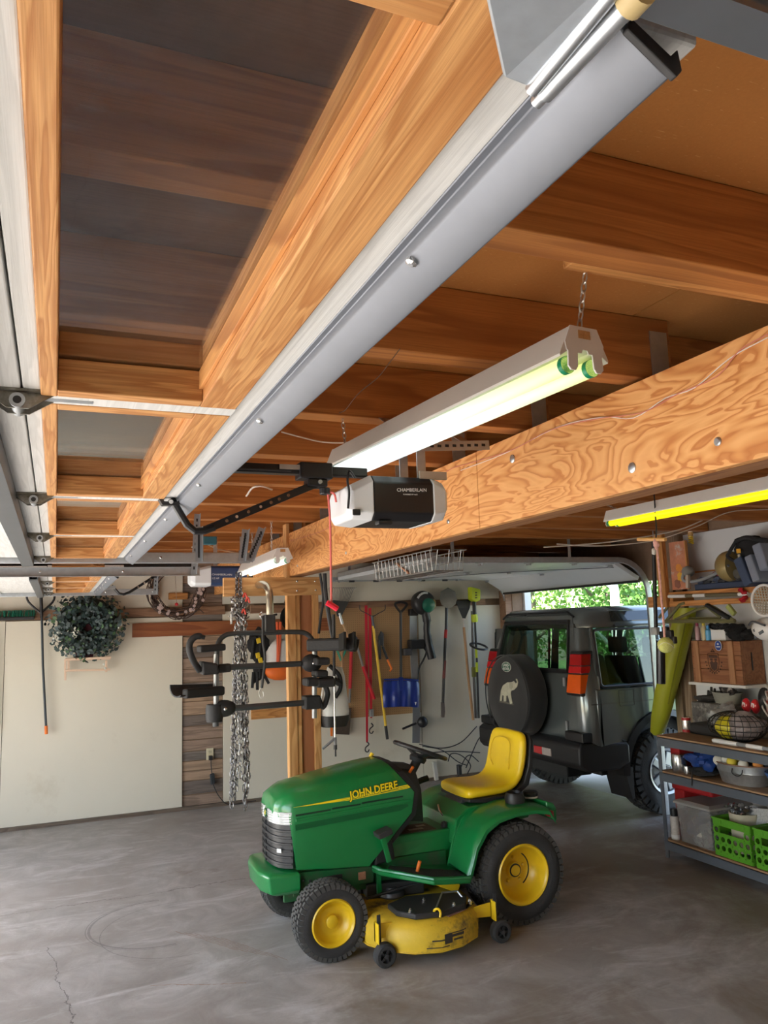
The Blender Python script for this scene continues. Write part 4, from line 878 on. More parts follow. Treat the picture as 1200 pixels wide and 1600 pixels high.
both(lambda Y, s: MB().loft([[(4.86, Y(C0+TH+.02), 1.79), (5.65, Y(C0+TH+.02), 1.79), (5.65, Y(C0+TH+.065), 1.89), (4.88, Y(C0+TH+.065), 1.89)], [(4.86, Y(C0+TH+.002), 1.79), (5.65, Y(C0+TH+.002), 1.79), (5.65, Y(C0+TH+.045), 1.89), (4.88, Y(C0+TH+.045), 1.89)]]).build('alpine_window', mat('alpine_glass', (.012,.016,.016), .08, spec=.8), CAR, .006))
both(lambda Y, s: MB().box(CX+.42, 7.3, Y(C0+TH-.008)-.012, Y(C0+TH-.008)+.012, 1.745, 1.762).build('rain_gutter', CTR, CAR, .003))
# rear face: door with glass
def xr(z): return CX+.005+max(0, z-1.15)*.20           # the tail leans forward above the belt
MB().loft([[(CX+.04, C0+.14, .62), (CX+.04, C1-.14, .62), (CX+.09, C1-.14, .62), (CX+.09, C0+.14, .62)], [(CX+.005, C0+.14, .80), (CX+.005, C1-.14, .80), (CX+.06, C1-.14, .80), (CX+.06, C0+.14, .80)], [(CX+.008, C0+.145, 1.18), (CX+.008, C1-.145, 1.18), (CX+.07, C1-.145, 1.18), (CX+.07, C0+.145, 1.18)], [(xr(1.32), C0+.18, 1.32), (xr(1.32), C1-.18, 1.32), (xr(1.32)+.06, C1-.18, 1.32), (xr(1.32)+.06, C0+.18, 1.32)]]).build('tailgate', CP, CAR, .014, smooth=True)
def corner(Y, s):
    rings = []
    for z, dx, t, th in ((.62, .03, 0, 0), (.80, 0, 0, 0), (1.15, 0, .01, 0), (1.30, .03, .05, .015), (1.50, .07, .12, .04), (1.74, .118, .20, TH)):
        arc = [(CX+dx+.135-.135*math.cos(a), C0+t+.145-.145*math.sin(a)) for a in [PI/2*k/8 for k in range(9)]]
        rings.append([(x, Y(y), z) for x, y in arc]+[(4.615+max(0, z-1.3)*.03, Y(C0+th), z), (4.615+max(0, z-1.3)*.03, Y(C0+th+.05), z), (CX+dx+.135, Y(C0+t+.07), z), (CX+dx+.06, Y(C0+t+.145), z)])
    MB().loft(rings).build('rear_corner', CP, CAR, smooth=True, ang=50)
both(corner)
for sg in (1, -1):
    Yq = (lambda y: y) if sg > 0 else (lambda y: 2*CM-y)
    MB().loft([[(xr(1.30)+.003, Yq(C0+.17), 1.30), (xr(1.30)+.003, Yq(C0+.31), 1.30), (xr(1.30)+.05, Yq(C0+.31), 1.30), (xr(1.30)+.05, Yq(C0+.17), 1.30)], [(xr(1.76)+.003, Yq(C0+.30), 1.78), (xr(1.76)+.003, Yq(C0+.375), 1.78), (xr(1.76)+.05, Yq(C0+.375), 1.78), (xr(1.76)+.05, Yq(C0+.30), 1.78)]]).build('rear_pillar', CP, CAR, .006)
MB().loft([[(xr(1.77), C0+.31, 1.765), (xr(1.77), C1-.31, 1.765), (xr(1.77)+.05, C1-.31, 1.765), (xr(1.77)+.05, C0+.31, 1.765)], [(xr(1.87)-.002, C0+.33, 1.87), (xr(1.87)-.002, C1-.33, 1.87), (xr(1.87)+.05, C1-.33, 1.87), (xr(1.87)+.05, C0+.33, 1.87)]]).build('rear_header', CP, CAR, .01)
MB().tube([(xr(1.88)-.012, C0+.30, 1.845), (xr(1.9)-.014, C0+.40, 1.893), (xr(1.9)-.014, C1-.40, 1.893), (xr(1.88)-.012, C1-.30, 1.845)], .012, 6).build('roof_seal', CTR, CAR)
def rg(y, z, d=0): return (xr(z)-d, y, z)
ga, gb, gc, gd = rg(C0+.30, 1.335), rg(C1-.30, 1.335), rg(C1-.365, 1.80), rg(C0+.365, 1.80)
rw = MB().loft([[ga, gb, gc, gd], [(p[0]+.006, p[1], p[2]) for p in (ga, gb, gc, gd)]]).build('rear_window', CG, CAR)
MB().tube([(p[0]-.004, p[1], p[2]) for p in (ga, gb, gc, gd)], .024, 6, closed=True).build('window_seal', CTR, rw)
for s in (0, 1):
    Y = (lambda y: y) if s == 0 else (lambda y: 2*CM-y)
    y0, y1 = sorted((Y(C0+.055), Y(C0+.285)))
    hs = MB().loft([[(xr(1.12)-.02, y0, 1.12), (xr(1.12)-.02, y1, 1.12), (xr(1.12)+.10, y1, 1.12), (xr(1.12)+.10, y0, 1.12)], [(xr(1.52)-.018, y0+.045*(1-s), 1.525), (xr(1.52)-.018, y1-.045*s, 1.525), (xr(1.52)+.10, y1-.045*s, 1.525), (xr(1.52)+.10, y0+.045*(1-s), 1.525)]]).build('tail_lamp', CTR, CAR, .014)
    for z0, z1, m in ((1.145, 1.315, mat('amber_lens', (.85,.12,.01), .2, coat=.4)), (1.325, 1.39, mat('red_lens', (.55,.01,.015), .2, coat=.4)), (1.395, 1.50, mat('red_lens_dark', (.42,.006,.01), .2, coat=.4))):
        d0 = .028
        MB().loft([[(xr(z0)-d0, y0+(.015 if s else -.002)+(z0-1.12)*.11*(1-s), z0), (xr(z0)-d0, y1-.015-(z0-1.12)*.11*s, z0), (xr(z0)+.085, y1-.015-(z0-1.12)*.11*s, z0), (xr(z0)+.085, y0+(.015 if s else -.002)+(z0-1.12)*.11*(1-s), z0)], [(xr(z1)-d0, y0+(.015 if s else -.002)+(z1-1.12)*.11*(1-s), z1), (xr(z1)-d0, y1-.015-(z1-1.12)*.11*s, z1), (xr(z1)+.085, y1-.015-(z1-1.12)*.11*s, z1), (xr(z1)+.085, y0+(.015 if s else -.002)+(z1-1.12)*.11*(1-s), z1)]]).build('lens', m, hs, .008)
# bumper
BM = mat('bumper_black', (.016,.016,.018), .5, bump=.1, bscale=150)
MB().loft([[(CX-.02, C0-.01, .46), (CX+.30, C0-.02, .46), (CX+.30, C1+.02, .46), (CX-.02, C1+.01, .46)], [(CX-.09, C0+.03, .52), (CX+.42, C0-.04, .52), (CX+.42, C1+.04, .52), (CX-.09, C1-.03, .52)], [(CX-.09, C0+.03, .68), (CX+.42, C0-.04, .66), (CX+.42, C1+.04, .66), (CX-.09, C1-.03, .68)], [(CX-.04, C0+.05, .72), (CX+.42, C0-.01, .70), (CX+.42, C1+.01, .70), (CX-.04, C1-.05, .72)]]).build('rear_bumper', BM, CAR, .02, smooth=True, seg=3)
for s in (0, 1):
    Y = (lambda y: y) if s == 0 else (lambda y: 2*CM-y)
    for ya, yb, m in ((.62, .76, MATS['red_lens']), (.47, .62, mat('clear_lens', (.42,.36,.33), .25))):
        a, b = sorted((Y(C0+ya), Y(C0+yb))); MB().box(CX-.098, CX-.07, a, b, .545, .615).build('fog_lamp', m, CAR, .004)
    MB().box(CX-.05, CX+.06, min(Y(C0+.02), Y(C0+.30)), max(Y(C0+.02), Y(C0+.30)), .715, .80).build('bumper_step', BM, CAR, .012)
MB().box(CX+.05, CX+.35, CM-.5, CM+.5, .34, .47).build('tow_bar', mat('under_black', (.02,.02,.02), .8), CAR, .02)
MB().box(CX+.3, 8.8, C0+.25, C1-.25, .36, .58).build('chassis', MATS['under_black'], CAR, .02)
# side trims: rubbing strip, sill, fuel flap, arch, mud flap
both(lambda Y, s: MB().prism([(CX+.42, .63), (4.90, .63), (4.90, .70), (CX+.36, .72)], 'Y', Y(C0-.008), Y(C0+.02)).build('rubbing_strip', CTR, CAR, .006))
both(lambda Y, s: MB().prism([(CX+.40, .45), (4.88, .45), (4.90, .63), (CX+.40, .63)], 'Y', Y(C0-.004), Y(C0+.03)).build('lower_panel', CP, CAR, .008))
MB().tube([(4.825, C0-.001, 1.02), (4.985, C0-.001, 1.02), (4.99, C0-.001, 1.03), (4.99, C0-.001, 1.155), (4.98, C0-.001, 1.16), (4.825, C0-.001, 1.16), (4.82, C0-.001, 1.15), (4.82, C0-.001, 1.03)], .003, 5, closed=True).build('fuel_flap', CTR, CAR)
MB().box(CX+.05, 9.0, C0-.002, C0+.004, 1.046, 1.052).build('crease_line', CTR, CAR)
def arch(Y, s):
    for ax_ in (5.31, 7.73):
        m = MB()
        pts = [Vector((ax_+.455*math.cos(a), 0, .40+.50*math.sin(a))) for a in [PI*k/14 for k in range(15)]]
        m.loft([[(p.x, Y(C0-.035), p.z), (p.x, Y(C0+.10), p.z), (p.x+(p.x-ax_)*.12, Y(C0+.10), p.z+(p.z-.40)*.10), (p.x+(p.x-ax_)*.14, Y(C0-.02), p.z+(p.z-.40)*.11)] for p in pts])
        m.build('wheel_arch', CTR, CAR, smooth=True)
        MB().box(ax_-.43, ax_+.43, min(Y(C0+.10), Y(C0+.14)), max(Y(C0+.10), Y(C0+.14)), .50, .95).build('arch_liner', MATS['under_black'], CAR)
    MB().loft([[(4.80, Y(C0-.02), .47), (4.90, Y(C0-.02), .47), (4.90, Y(C0+.28), .47), (4.80, Y(C0+.28), .47)], [(4.87, Y(C0-.02), .19), (4.90, Y(C0-.02), .19), (4.90, Y(C0+.28), .19), (4.87, Y(C0+.28), .19)]]).build('mud_flap', CTR, CAR, .004)
both(arch)
def car_wheel(x, Y, s):
    R = .39; w = .26; o = Vector((x, Y(C0-.01), R)); ax = Vector((0, -s, 0)); rr = .195
    to = MB().lathe([(rr, -w*.95), (R*.78, -w*1.02), (R*.93, -w*.97), (R*.98, -w*.88), (R*.985, -w*.12), (R*.93, -w*.03), (R*.78, w*.02), (rr, -w*.05)], o, ax, 40, cap=False).build('tire', RUBBER, CAR, smooth=True, ang=60)
    m = MB()
    for i in range(36):
        a = 2*PI*i/36
        for k in range(4):
            h = -w*(.08+.84*(k+.5)/4); aa = a+(.5 if k % 2 else 0)*2*PI/36; rd = Vector((math.cos(aa), 0, math.sin(aa))); tg = Vector((-math.sin(aa), 0, math.cos(aa)))
            m.obox(o+ax*h+rd*R*.985, tg*.024, ax*.023, rd*.010)
        rd = Vector((math.cos(a), 0, math.sin(a))); tg = Vector((-math.sin(a), 0, math.cos(a)))
        m.obox(o+ax*(-w*.02)+rd*R*.91, tg*.020, ax*.008, rd*.03); m.obox(o+ax*(-w*.98)+rd*R*.91, tg*.020, ax*.008, rd*.03)
    m.build('tread_blocks', RUBBER, to)['kind'] = 'stuff'
    ro = MB().lathe([(rr+.012, -.02), (rr+.012, -.002), (rr-.01, -.01), (rr-.02, -.05), (rr*.9, -.06), (rr*.35, -.03), (.001, -.025)], o, ax, 36, cap=False).build('rim', mat('alloy', (.30,.31,.32), .4, .7), CAR, smooth=True)
    for k in range(5):
        a = 2*PI*k/5; MB().bar(o+ax*-.03+Vector((math.cos(a), 0, math.sin(a)))*.05, o+ax*-.035+Vector((math.cos(a), 0, math.sin(a)))*.175, .07, .03, ax).build('rim_spoke', MATS['alloy'], ro, .008)
    for k in range(5):
        a = 2*PI*(k+.5)/5; MB().obox(o+ax*-.052+Vector((math.cos(a), 0, math.sin(a)))*.13, Vector((math.cos(a), 0, math.sin(a)))*.035, Vector((-math.sin(a), 0, math.cos(a)))*.03, ax*.006).build('rim_gap', BLACK, ro)
    MB().lathe([(.045, -.03), (.045, -.004), (.03, 0)], o, ax, 16).build('hub_cap', CTR, ro, smooth=True)
for x in (5.31, 7.73):
    car_wheel(x, lambda y: y, 1); car_wheel(x, lambda y: 2*CM-y, -1)
    MB().cyl((x, C0+.25, .385), (x, C1-.25, .385), .06).build('axle', MATS['under_black'], CAR)
# front end: bonnet, windscreen, grille, floor, seats
MB().loft([[(7.36, C0+.05, .93), (7.36, C0+.05, 1.13), (7.36, C1-.05, 1.13), (7.36, C1-.05, .93)], [(8.9, C0+.08, .90), (8.9, C0+.10, 1.06), (8.9, C1-.10, 1.06), (8.9, C1-.08, .90)], [(9.04, C0+.10, .6), (9.06, C0+.12, .95), (9.06, C1-.12, .95), (9.04, C1-.10, .6)]]).build('bonnet', CP, CAR, .02, smooth=True)
MB().loft([[(7.36, C0+.06, 1.15), (7.36, C1-.06, 1.15), (7.05, C1-.20, 1.70), (7.05, C0+.20, 1.70)], [(7.37, C0+.06, 1.15), (7.37, C1-.06, 1.15), (7.06, C1-.20, 1.70), (7.06, C0+.20, 1.70)]]).build('windscreen', CG, CAR)
MB().box(9.0, 9.10, C0+.02, C1-.02, .42, .62).build('front_bumper', BM, CAR, .03)
MB().box(CX+.1, 7.4, C0+.06, C1-.06, .58, .66).build('cabin_floor', CTR, CAR)
SEATF = mat('car_seat', (.05,.05,.05), .8)
for x, ys in ((6.75, (C0+.45, C1-.45)), (5.75, (C0+.40, CM, C1-.40))):
    for y in ys:
        so_ = MB().loft([[(x-.08, y-.24, .95), (x-.08, y+.24, .95), (x+.06, y+.24, .95), (x+.06, y-.24, .95)], [(x-.18, y-.22, 1.42), (x-.18, y+.22, 1.42), (x-.08, y+.22, 1.42), (x-.08, y-.22, 1.42)]]).box(x-.05, x+.42, y-.24, y+.24, .80, .97).build('cabin_seat', SEATF, CAR, .03, smooth=True, seg=3)
        MB().box(x-.19, x-.10, y-.12, y+.12, 1.45, 1.62).build('headrest', SEATF, so_, .03, seg=3)
MB().box(6.2-.35, 7.36, C0+.08, C1-.08, .95, 1.10).build('dashboard', CTR, CAR) if False else None
MB().tube(curve3([(4.7, C0+.12, 1.17), (4.85, C0+.10, 1.20), (5.0, C0+.12, 1.19), (5.1, C0+.2, 1.17)], 4), .02, 6).build('blue_cloth', mat('cloth_blue', (.25,.40,.6), .8), CAR, smooth=True)
MB().box(CX+.14, 5.6, C0+.07, C1-.07, .66, .72).build('boot_floor', CTR, CAR)
# spare wheel under its cover
SPY, SPZ, SR, SWD = 6.955, 1.085, .405, .225
CV = mat('spare_cover', (.020,.021,.023), .7, var=.2, bump=.15, bscale=220, sheen=.3)
sp = MB().lathe([(SR*.93, -SWD), (SR, -SWD*.88), (SR, -.05), (SR*.975, -.018), (SR*.93, -.003), (SR*.5, .002), (.001, .004)], (CX-SWD-.03, SPY, SPZ), (-1, 0, 0), 56).build('spare_wheel_cover', CV, CAR, smooth=True, ang=60)
MB().ring((CX-SWD-.045, SPY, SPZ), (1,0,0), SR*.99, .006, 48, 6).build('piping', CV, sp, smooth=True)
MB().box(CX-.04, CX+.01, SPY-.1, SPY+.1, SPZ-.1, SPZ+.1).build('spare_carrier', CTR, CAR)
fx_ = CX-SWD-.03-.006
def onface(poly, m, name, d=.002, par=sp): return MB().prism(poly, 'X', fx_-d, fx_+.004).build(name, m, par)
# oval badge and an elephant printed on the cover (the viewer sees +Y to the left)
IV = mat('print_ivory', (.50,.49,.38), .7, var=.35, scale=26); GB = mat('badge_oval_green', (.015,.10,.06), .6)
bp = at(791, 1042, 'X', fx_)
def ell(cy, cz, a, b, n=28): return [(cy+a*math.cos(2*PI*k/n), cz+b*math.sin(2*PI*k/n)) for k in range(n)]
onface(ell(bp.y, bp.z, .085, .050), mat('badge_rim', (.55,.60,.55), .6), 'badge_rim', .0012)
bo = onface(ell(bp.y, bp.z, .078, .044), GB, 'badge', .002)
text('LAND-', .040, mat('badge_letter', (.75,.78,.74), .6), sp, (fx_-.0022, bp.y+.058, bp.z+.004), (0, -1, 0), (0, 0, 1), ext=.0004, off=.001)
text('-ROVER', .036, MATS['badge_letter'], sp, (fx_-.0022, bp.y+.068, bp.z-.030), (0, -1, 0), (0, 0, 1), ext=.0004, off=.001)
ele = [(783,1078),(786,1071),(793,1066),(799,1066),(803,1064),(806,1068),(808,1066),(806,1062),(806,1060.5),(808,1061),(809.5,1066),(808,1073),(803,1078),(799,1079),(798,1082),(799,1090),(801,1099),(797,1100),(795,1092),(793,1086),(791,1088),(791,1096),(787,1096),(787,1087),(785,1086),(784,1095),(781,1095),(782,1086)]
onface([(at(x, y, 'X', fx_).y, at(x, y, 'X', fx_).z) for x, y in ele], IV, 'elephant_print', .0012)
onface([(at(x, y, 'X', fx_).y, at(x, y, 'X', fx_).z) for x, y in ((796,1067),(801,1067),(802,1073),(799,1078),(796,1074))], mat('print_shade', (.38,.37,.28), .7), 'ear_print', .0018)
onface([(at(x, y, 'X', fx_).y, at(x, y, 'X', fx_).z) for x, y in ((779,1097),(783,1094),(792,1097),(803,1101),(801,1102),(790,1099))], mat('print_ground', (.16,.15,.12), .8), 'ground_print', .001)
# tailgate handle, wiper, hinge
MB().box(CX-.012, CX+.01, C0+.30, C0+.33, .78, .88).build('hinge', mat('hinge_grey', (.25,.26,.27), .5), CAR, .003)
MB().box(CX-.012, CX+.01, C0+.30, C0+.33, 1.20, 1.28).build('hinge', MATS['hinge_grey'], CAR, .003)
MB().tube([(xr(1.36)-.02, C1-.36, 1.36), (xr(1.5)-.02, C1-.62, 1.52)], .008, 6).build('wiper', CTR, CAR)
# ================================================================ third door and the back wall
def aY(x, y, v=8.55): return at(x, y, 'Y', v)
def sz(px, p): return px*((p-CAM).dot(CF))/FPX          # pixels at the distance of p -> metres
D3W = mat('door_white', (.62,.65,.66), .45, var=.04)
d3 = thing('door_3', 'raised white overhead door above the parked car', None, (4.0, 7.2, 2.33), kind='structure')
prof = [(2.95, 2.345), (3.45, 2.345), (3.95, 2.345), (4.45, 2.345), (4.86, 2.325), (5.13, 2.172)]
for (xa, za), (xb, zb) in zip(prof, prof[1:]):
    n = Vector((-(zb-za), 0, xb-xa)).normalized()*.04; dd = Vector((xb-xa, 0, zb-za)).normalized()*.002
    A = Vector((xa, 0, za))+dd; B = Vector((xb, 0, zb))-dd
    MB().prism([(A.x, A.z), (B.x, B.z), (B.x+n.x, B.z+n.z), (A.x+n.x, A.z+n.z)], 'Y', 5.99, 8.44).build('door_panel', D3W, d3, .004)
    for y in (6.05, 7.2, 8.38):
        h = MB().box(xa-.04, xa+.04, y-.02, y+.02, za-.008, za).build('hinge', STEEL, d3, .001)
        MB().cyl((xa, y-.03, za-.015), (xa, y+.03, za-.015), .010, n=10).build('roller_tube', STEEL, h)
MB().box(2.95, 2.99, 5.99, 8.44, 2.385, 2.43).build('strut', STEEL, d3)
MB().tube(curve3([(4.9, 6.05, 2.30), (4.3, 7.2, 2.335), (3.6, 8.1, 2.32)], 6), .004, 5).build('lift_cable', DKMETAL, d3)
MB().box(5.11, 5.15, 5.99, 8.44, 2.150, 2.172).build('bottom_seal', BLACK, d3)
for y, lab in ((5.93, 'galvanised curved track on the near side of the car bay'), (8.50, 'galvanised curved track in the far corner of the car bay')):
    t = thing('door_track', lab, 'track', (5.17, y, 0))
    pts = [Vector((2.9, y, 2.36)), Vector((4.7, y, 2.36))]+[Vector((4.86+.33*math.sin(a), y, 2.03+.33*math.cos(a))) for a in [PI/2*k/8 for k in range(0, 9)]]+[Vector((5.19, y, .03))]
    rings = []
    for i, p in enumerate(pts):
        d = (pts[min(i+1, len(pts)-1)]-pts[max(i-1, 0)]).normalized(); nn = Vector((d.z, 0, -d.x))
        rings.append([p+Vector((0, -.014, 0))+nn*.026, p+Vector((0, .014, 0))+nn*.026, p+Vector((0, .014, 0))-nn*.026, p+Vector((0, -.014, 0))-nn*.026])
    MB().loft(rings).build('rail', STEEL, t, .003)
    for xx in (3.1, 4.3): MB().box(xx, xx+.03, y-.002, y+.002, 2.38, 2.56).build('hanger', STEEL, t)
    if y > 8:
        for k in range(5): MB().box(3.1+k*.3, 3.16+k*.3, y-.045, y-.014, 2.325, 2.365).build('bracket', DKMETAL, t, .003)
MB().box(5.16, 5.25, 8.47, 8.62, 0, 2.2).build('trim_4', BRB, kind='structure', label='brown wooden jamb in the corner of the car bay')
MB().box(5.41, 5.50, 8.42, 8.80, 0, 2.3).build('trim_5', WHITEP, kind='structure', label='white outside corner board beside the car bay')
# ---- brooms
b = thing('push_broom', 'push broom hung upside down with a black handle and orange tip', 'broom', aY(72, 1147))
MB().tube([aY(65, 955), aY(67, 1040), aY(72, 1136)], .012, 10).build('handle', mat('handle_dark', (.03,.04,.05), .3, .3), b, smooth=True)
MB().cyl(aY(72, 1134), aY(72.4, 1147), .0155, n=12).build('grip', ORANGE, b, smooth=True)
for xa in (41, 86): MB().tube(curve3([aY(xa, 929), aY(xa+(4 if xa < 60 else -4), 941), aY(63.5, 958)], 4), .012, 6).build('brace', BLACK, b, smooth=True)
MB().cyl(aY(64, 930), aY(65, 965), .016).build('socket', BLACK, b, smooth=True)
p0 = aY(30, 926); p1 = aY(96, 926); hb = MB().box(p0.x, p1.x, 8.51, 8.58, p0.z-.01, p0.z+.03).build('head', BLACK, b, .006)
MB().box(p0.x, p1.x, 8.515, 8.575, p0.z+.03, p0.z+.10).build('bristles', mat('bristle_black', (.03,.03,.03), .9, bump=1, bscale=200), hb)
b = thing('push_broom', 'green-bristled broom head hung at the left edge', 'broom', aY(0, 968))
p0 = aY(-70, 965); p1 = aY(54, 965); hb = MB().box(p0.x, p1.x, 8.52, 8.58, p1.z-.02, p1.z+.012).build('head', BLACK, b, .006)
br = MB(); rr_ = random.Random(5)
for k in range(260):
    x = rr_.uniform(p0.x, p1.x); y = rr_.uniform(8.525, 8.575); br.cyl((x, y, p1.z+.01), (x+rr_.uniform(-.012, .02), y+rr_.uniform(-.01, .01), p1.z+.075), .0025, .002, 4)
br.build('bristles', mat('bristle_green', (.01,.16,.10), .7), hb)['kind'] = 'stuff'
MB().cyl(aY(-10, 985, 8.56), aY(-8, 1140, 8.56), .013).build('handle', MATS['handle_dark'], b)
# ---- leafy wreath over a little bench
def leaves(mb, fn, n, r0, r1, rg):
    for _ in range(n):
        c, nrm = fn(rg); r = rg.uniform(r0, r1)
        d = Vector((rg.uniform(-1, 1), rg.uniform(-1, 1), rg.uniform(-1, 1))); nrm = (nrm+d*.8).normalized(); u, w = frame(nrm)
        a = rg.uniform(0, 6.28); u, w = u*math.cos(a)+w*math.sin(a), w*math.cos(a)-u*math.sin(a)
        k = len(mb.v); mb.v += [c-u*r, c-u*r*.4+w*r*.75, c+u*r*.5+w*r*.65, c+u*r*1.15+nrm*r*.15, c+u*r*.5-w*r*.65, c-u*r*.4-w*r*.75]
        mb.f.append(tuple(range(k, k+6)))
wc = aY(137, 978, 8.50); wr_ = thing('leafy_wreath', 'large grey-green leafy wreath with small white flowers on the wall', 'wreath', aY(137, 1037, 8.5))
rg = random.Random(11)
def wfn(R, r):
    def f(q):
        a = q.uniform(0, 2*PI); t = q.uniform(0, 2*PI); s = r*math.sqrt(q.random())*(1.15 if math.sin(a) > 0 else 1)
        rd = Vector((math.cos(a), 0, math.sin(a)*.95)); n = rd*math.cos(t)+Vector((0, -1, 0))*abs(math.sin(t))
        return wc+rd*R+n*s*Vector((1,1,1)).length/1.73, n
    return f
MB().ring(wc, (0,1,0), .235, .05, 28, 8).build('twig_ring', mat('twig_dark', (.03,.035,.03), .9), wr_)
for m, n in ((mat('leaf_slate', (.085,.115,.118), .6, var=.4, scale=20), 700), (mat('leaf_dark', (.022,.045,.042), .6, var=.4, scale=20), 700), (mat('leaf_green', (.09,.17,.08), .6, var=.4, scale=20), 200)):
    mb = MB(); leaves(mb, wfn(.215, .165), n, .013, .027, rg); mb.build('leaves', m, wr_)['kind'] = 'stuff'
fl_ = MB()
for k in range(46):
    x, y = rg.choice(((88, 995), (85, 1000), (92, 990), (110, 982), (118, 990), (115, 985), (190, 977), (165, 1040))); q = aY(x+rg.uniform(-5, 5), y+rg.uniform(-5, 5), 8.36+rg.uniform(0, .05)); fl_.ball(q, .010, n=6, m=4)
fl_.build('flowers', mat('flower_white', (.70,.72,.66), .7), wr_)['kind'] = 'stuff'
bn = thing('doll_bench', 'tiny pale wooden bench with dark red seat under the leafy wreath', 'bench', aY(135, 1062, 8.5))
MB().box(aY(118, 1000).x, aY(146, 1000).x, 8.53, 8.58, aY(120, 1032).z, aY(120, 962).z).build('back', mat('maroon_cloth', (.11,.02,.035), .8), bn, .006)
for x, y0, y1 in ((102, 1030, 1063), (107, 1030, 1046), (166, 1032, 1050)): MB().bar(aY(x, y0, 8.54), aY(x, y1, 8.54), .02, .02, (1,0,0)).build('leg', mat('pale_wood', (.72,.52,.38), .6), bn, .002)
for xa, ya, xb, yb in ((102, 1048, 172, 1046), (104, 1031, 172, 1029)): MB().bar(aY(xa, ya, 8.52), aY(xb, yb, 8.52), .02, .02).build('rail', MATS['pale_wood'], bn, .002)
MB().box(aY(102, 1030).x, aY(172, 1030).x, 8.42, 8.54, aY(120, 1031).z, aY(120, 1029).z+.01).build('seat', MATS['pale_wood'], bn, .002)
# ---- twig wreath with blossoms
wc2 = aY(276, 922, 8.48); tw = thing('twig_wreath', 'brown twig wreath with pale pink blossoms', 'wreath', aY(276, 966, 8.48))
rg = random.Random(21); mb = MB()
for k in range(34):
    R = .25+rg.uniform(-.045, .045); a0 = rg.uniform(0, 6.28); ar = rg.uniform(1.6, 4.5); ph = rg.uniform(0, 6); am = rg.uniform(.01, .03)
    pts = [wc2+Vector((math.cos(a0+ar*i/14)*(R+am*math.sin(ph+i*.9)), am*math.cos(ph+i*1.1)*1.3, math.sin(a0+ar*i/14)*(R+am*math.sin(ph+i*.9)))) for i in range(15)]
    if rg.random() < .4: pts.append(pts[-1]+(pts[-1]-wc2)*rg.uniform(.15, .35))
    mb.tube(pts, rg.uniform(.003, .0065), 5)
mb.build('twigs', mat('twig_brown', (.085,.055,.045), .85), tw)
fl_ = MB()
for k in range(26):
    a = rg.choice((-.3, -.8, -1.3, -1.9, .1, -2.3))+rg.uniform(-.25, .25); q = wc2+Vector((math.cos(a)*.255, -.04+rg.uniform(-.02, .01), math.sin(a)*.255))+Vector((rg.uniform(-.04, .04), 0, rg.uniform(-.03, .03)))
    for j in range(5):
        b_ = 2*PI*j/5; fl_.obox(q+Vector((math.cos(b_)*.009, 0, math.sin(b_)*.009)), Vector((math.cos(b_)*.008, 0, math.sin(b_)*.008)), Vector((-math.sin(b_)*.006, 0, math.cos(b_)*.006)), Vector((0, .002, 0)))
fl_.build('blossoms', mat('blossom', (.68,.55,.52), .7), tw)['kind'] = 'stuff'
MB().ball(aY(276, 944, 8.45), .018, n=8, m=6).build('berry', RED, tw)
MB().tube([aY(274, 900, 8.5), aY(276, 944, 8.46)], .003, 5).build('string', mat('string', (.4,.3,.22), .8), tw)
# ---- outlet with cord
ou = thing('wall_outlet', 'ivory wall outlet on the bare planks with black cord', 'outlet', aY(328, 1188, 8.64))
p = aY(328, 1178, 8.642); MB().box(p.x-.038, p.x+.038, 8.634, 8.646, p.z-.06, p.z+.06).build('plate', mat('ivory', (.66,.60,.42), .4), ou, .004)
for dz in (.02, -.025): MB().box(p.x-.017, p.x+.017, 8.630, 8.636, p.z+dz-.014, p.z+dz+.014).build('socket', mat('ivory_dark', (.50,.45,.31), .5), ou, .003)
pc = thing('power_cord', 'black power cord with inline box plugged into the outlet', 'cord', aY(336, 1250, 8.58))
MB().box(p.x-.018, p.x+.022, 8.59, 8.63, p.z-.06, p.z-.015).build('plug', BLACK, pc, .006)
MB().tube(curve3([aY(329.5, 1186, 8.61), aY(330, 1197, 8.61), aY(331, 1208, 8.61), aY(334, 1228, 8.61), aY(345, 1248, 8.59), aY(360, 1257, 8.56), aY(400, 1251, 8.56)], 6), .005, 6).build('cable', BLACK, pc, smooth=True)
MB().obox(aY(332, 1217, 8.61), V(.024,0,.004), V(0,.016,0), V(-.005,0,.055)).build('inline_box', mat('box_black', (.03,.035,.04), .5), pc, .01)
# ---- tyre chains over the cross board
def hang_chain(label, strands):
    t = thing('tire_chain', label, 'chain', aY(strands[0][0], 1262, 5.61), group='tyre chains over the cross board')
    for k, (xa, ya, xb, yb, yy) in enumerate(strands):
        m = MB(); a = aY(xa, ya, yy); c = aY(xb, yb, yy); L = (c-a).length; n = int(L/.037); rgc = random.Random(k*7+int(xa))
        for i in range(n):
            q = a.lerp(c, (i+.5)/n)+Vector((rgc.uniform(-.005, .005), rgc.uniform(-.004, .004), 0))
            ang = (i % 2)*PI/2+rgc.uniform(-.35, .35); s_ = Vector((math.cos(ang), math.sin(ang), 0)); d = Vector((rgc.uniform(-.15, .15), rgc.uniform(-.1, .1), 1)).normalized()
            m.tube([q+d*.027*math.cos(j*PI/4)+s_*.0125*math.sin(j*PI/4) for j in range(8)], .0042, 5, closed=True)
        m.build('strand', mat('chain_%d' % (k % 2), ((.30,.30,.31), (.50,.50,.50))[k % 2], .38, .85, var=.5, scale=40, dirt=(.06,.05,.05), dthr=(.45,.6), dscale=50), t)
hang_chain('long steel tyre chains hanging in a bundle, left bundle', [(371, 925, 366, 1250, 5.61), (374, 935, 370, 1235, 5.59), (369, 980, 361, 1262, 5.63), (373, 1000, 376, 1215, 5.57), (367, 1045, 362, 1240, 5.59)])
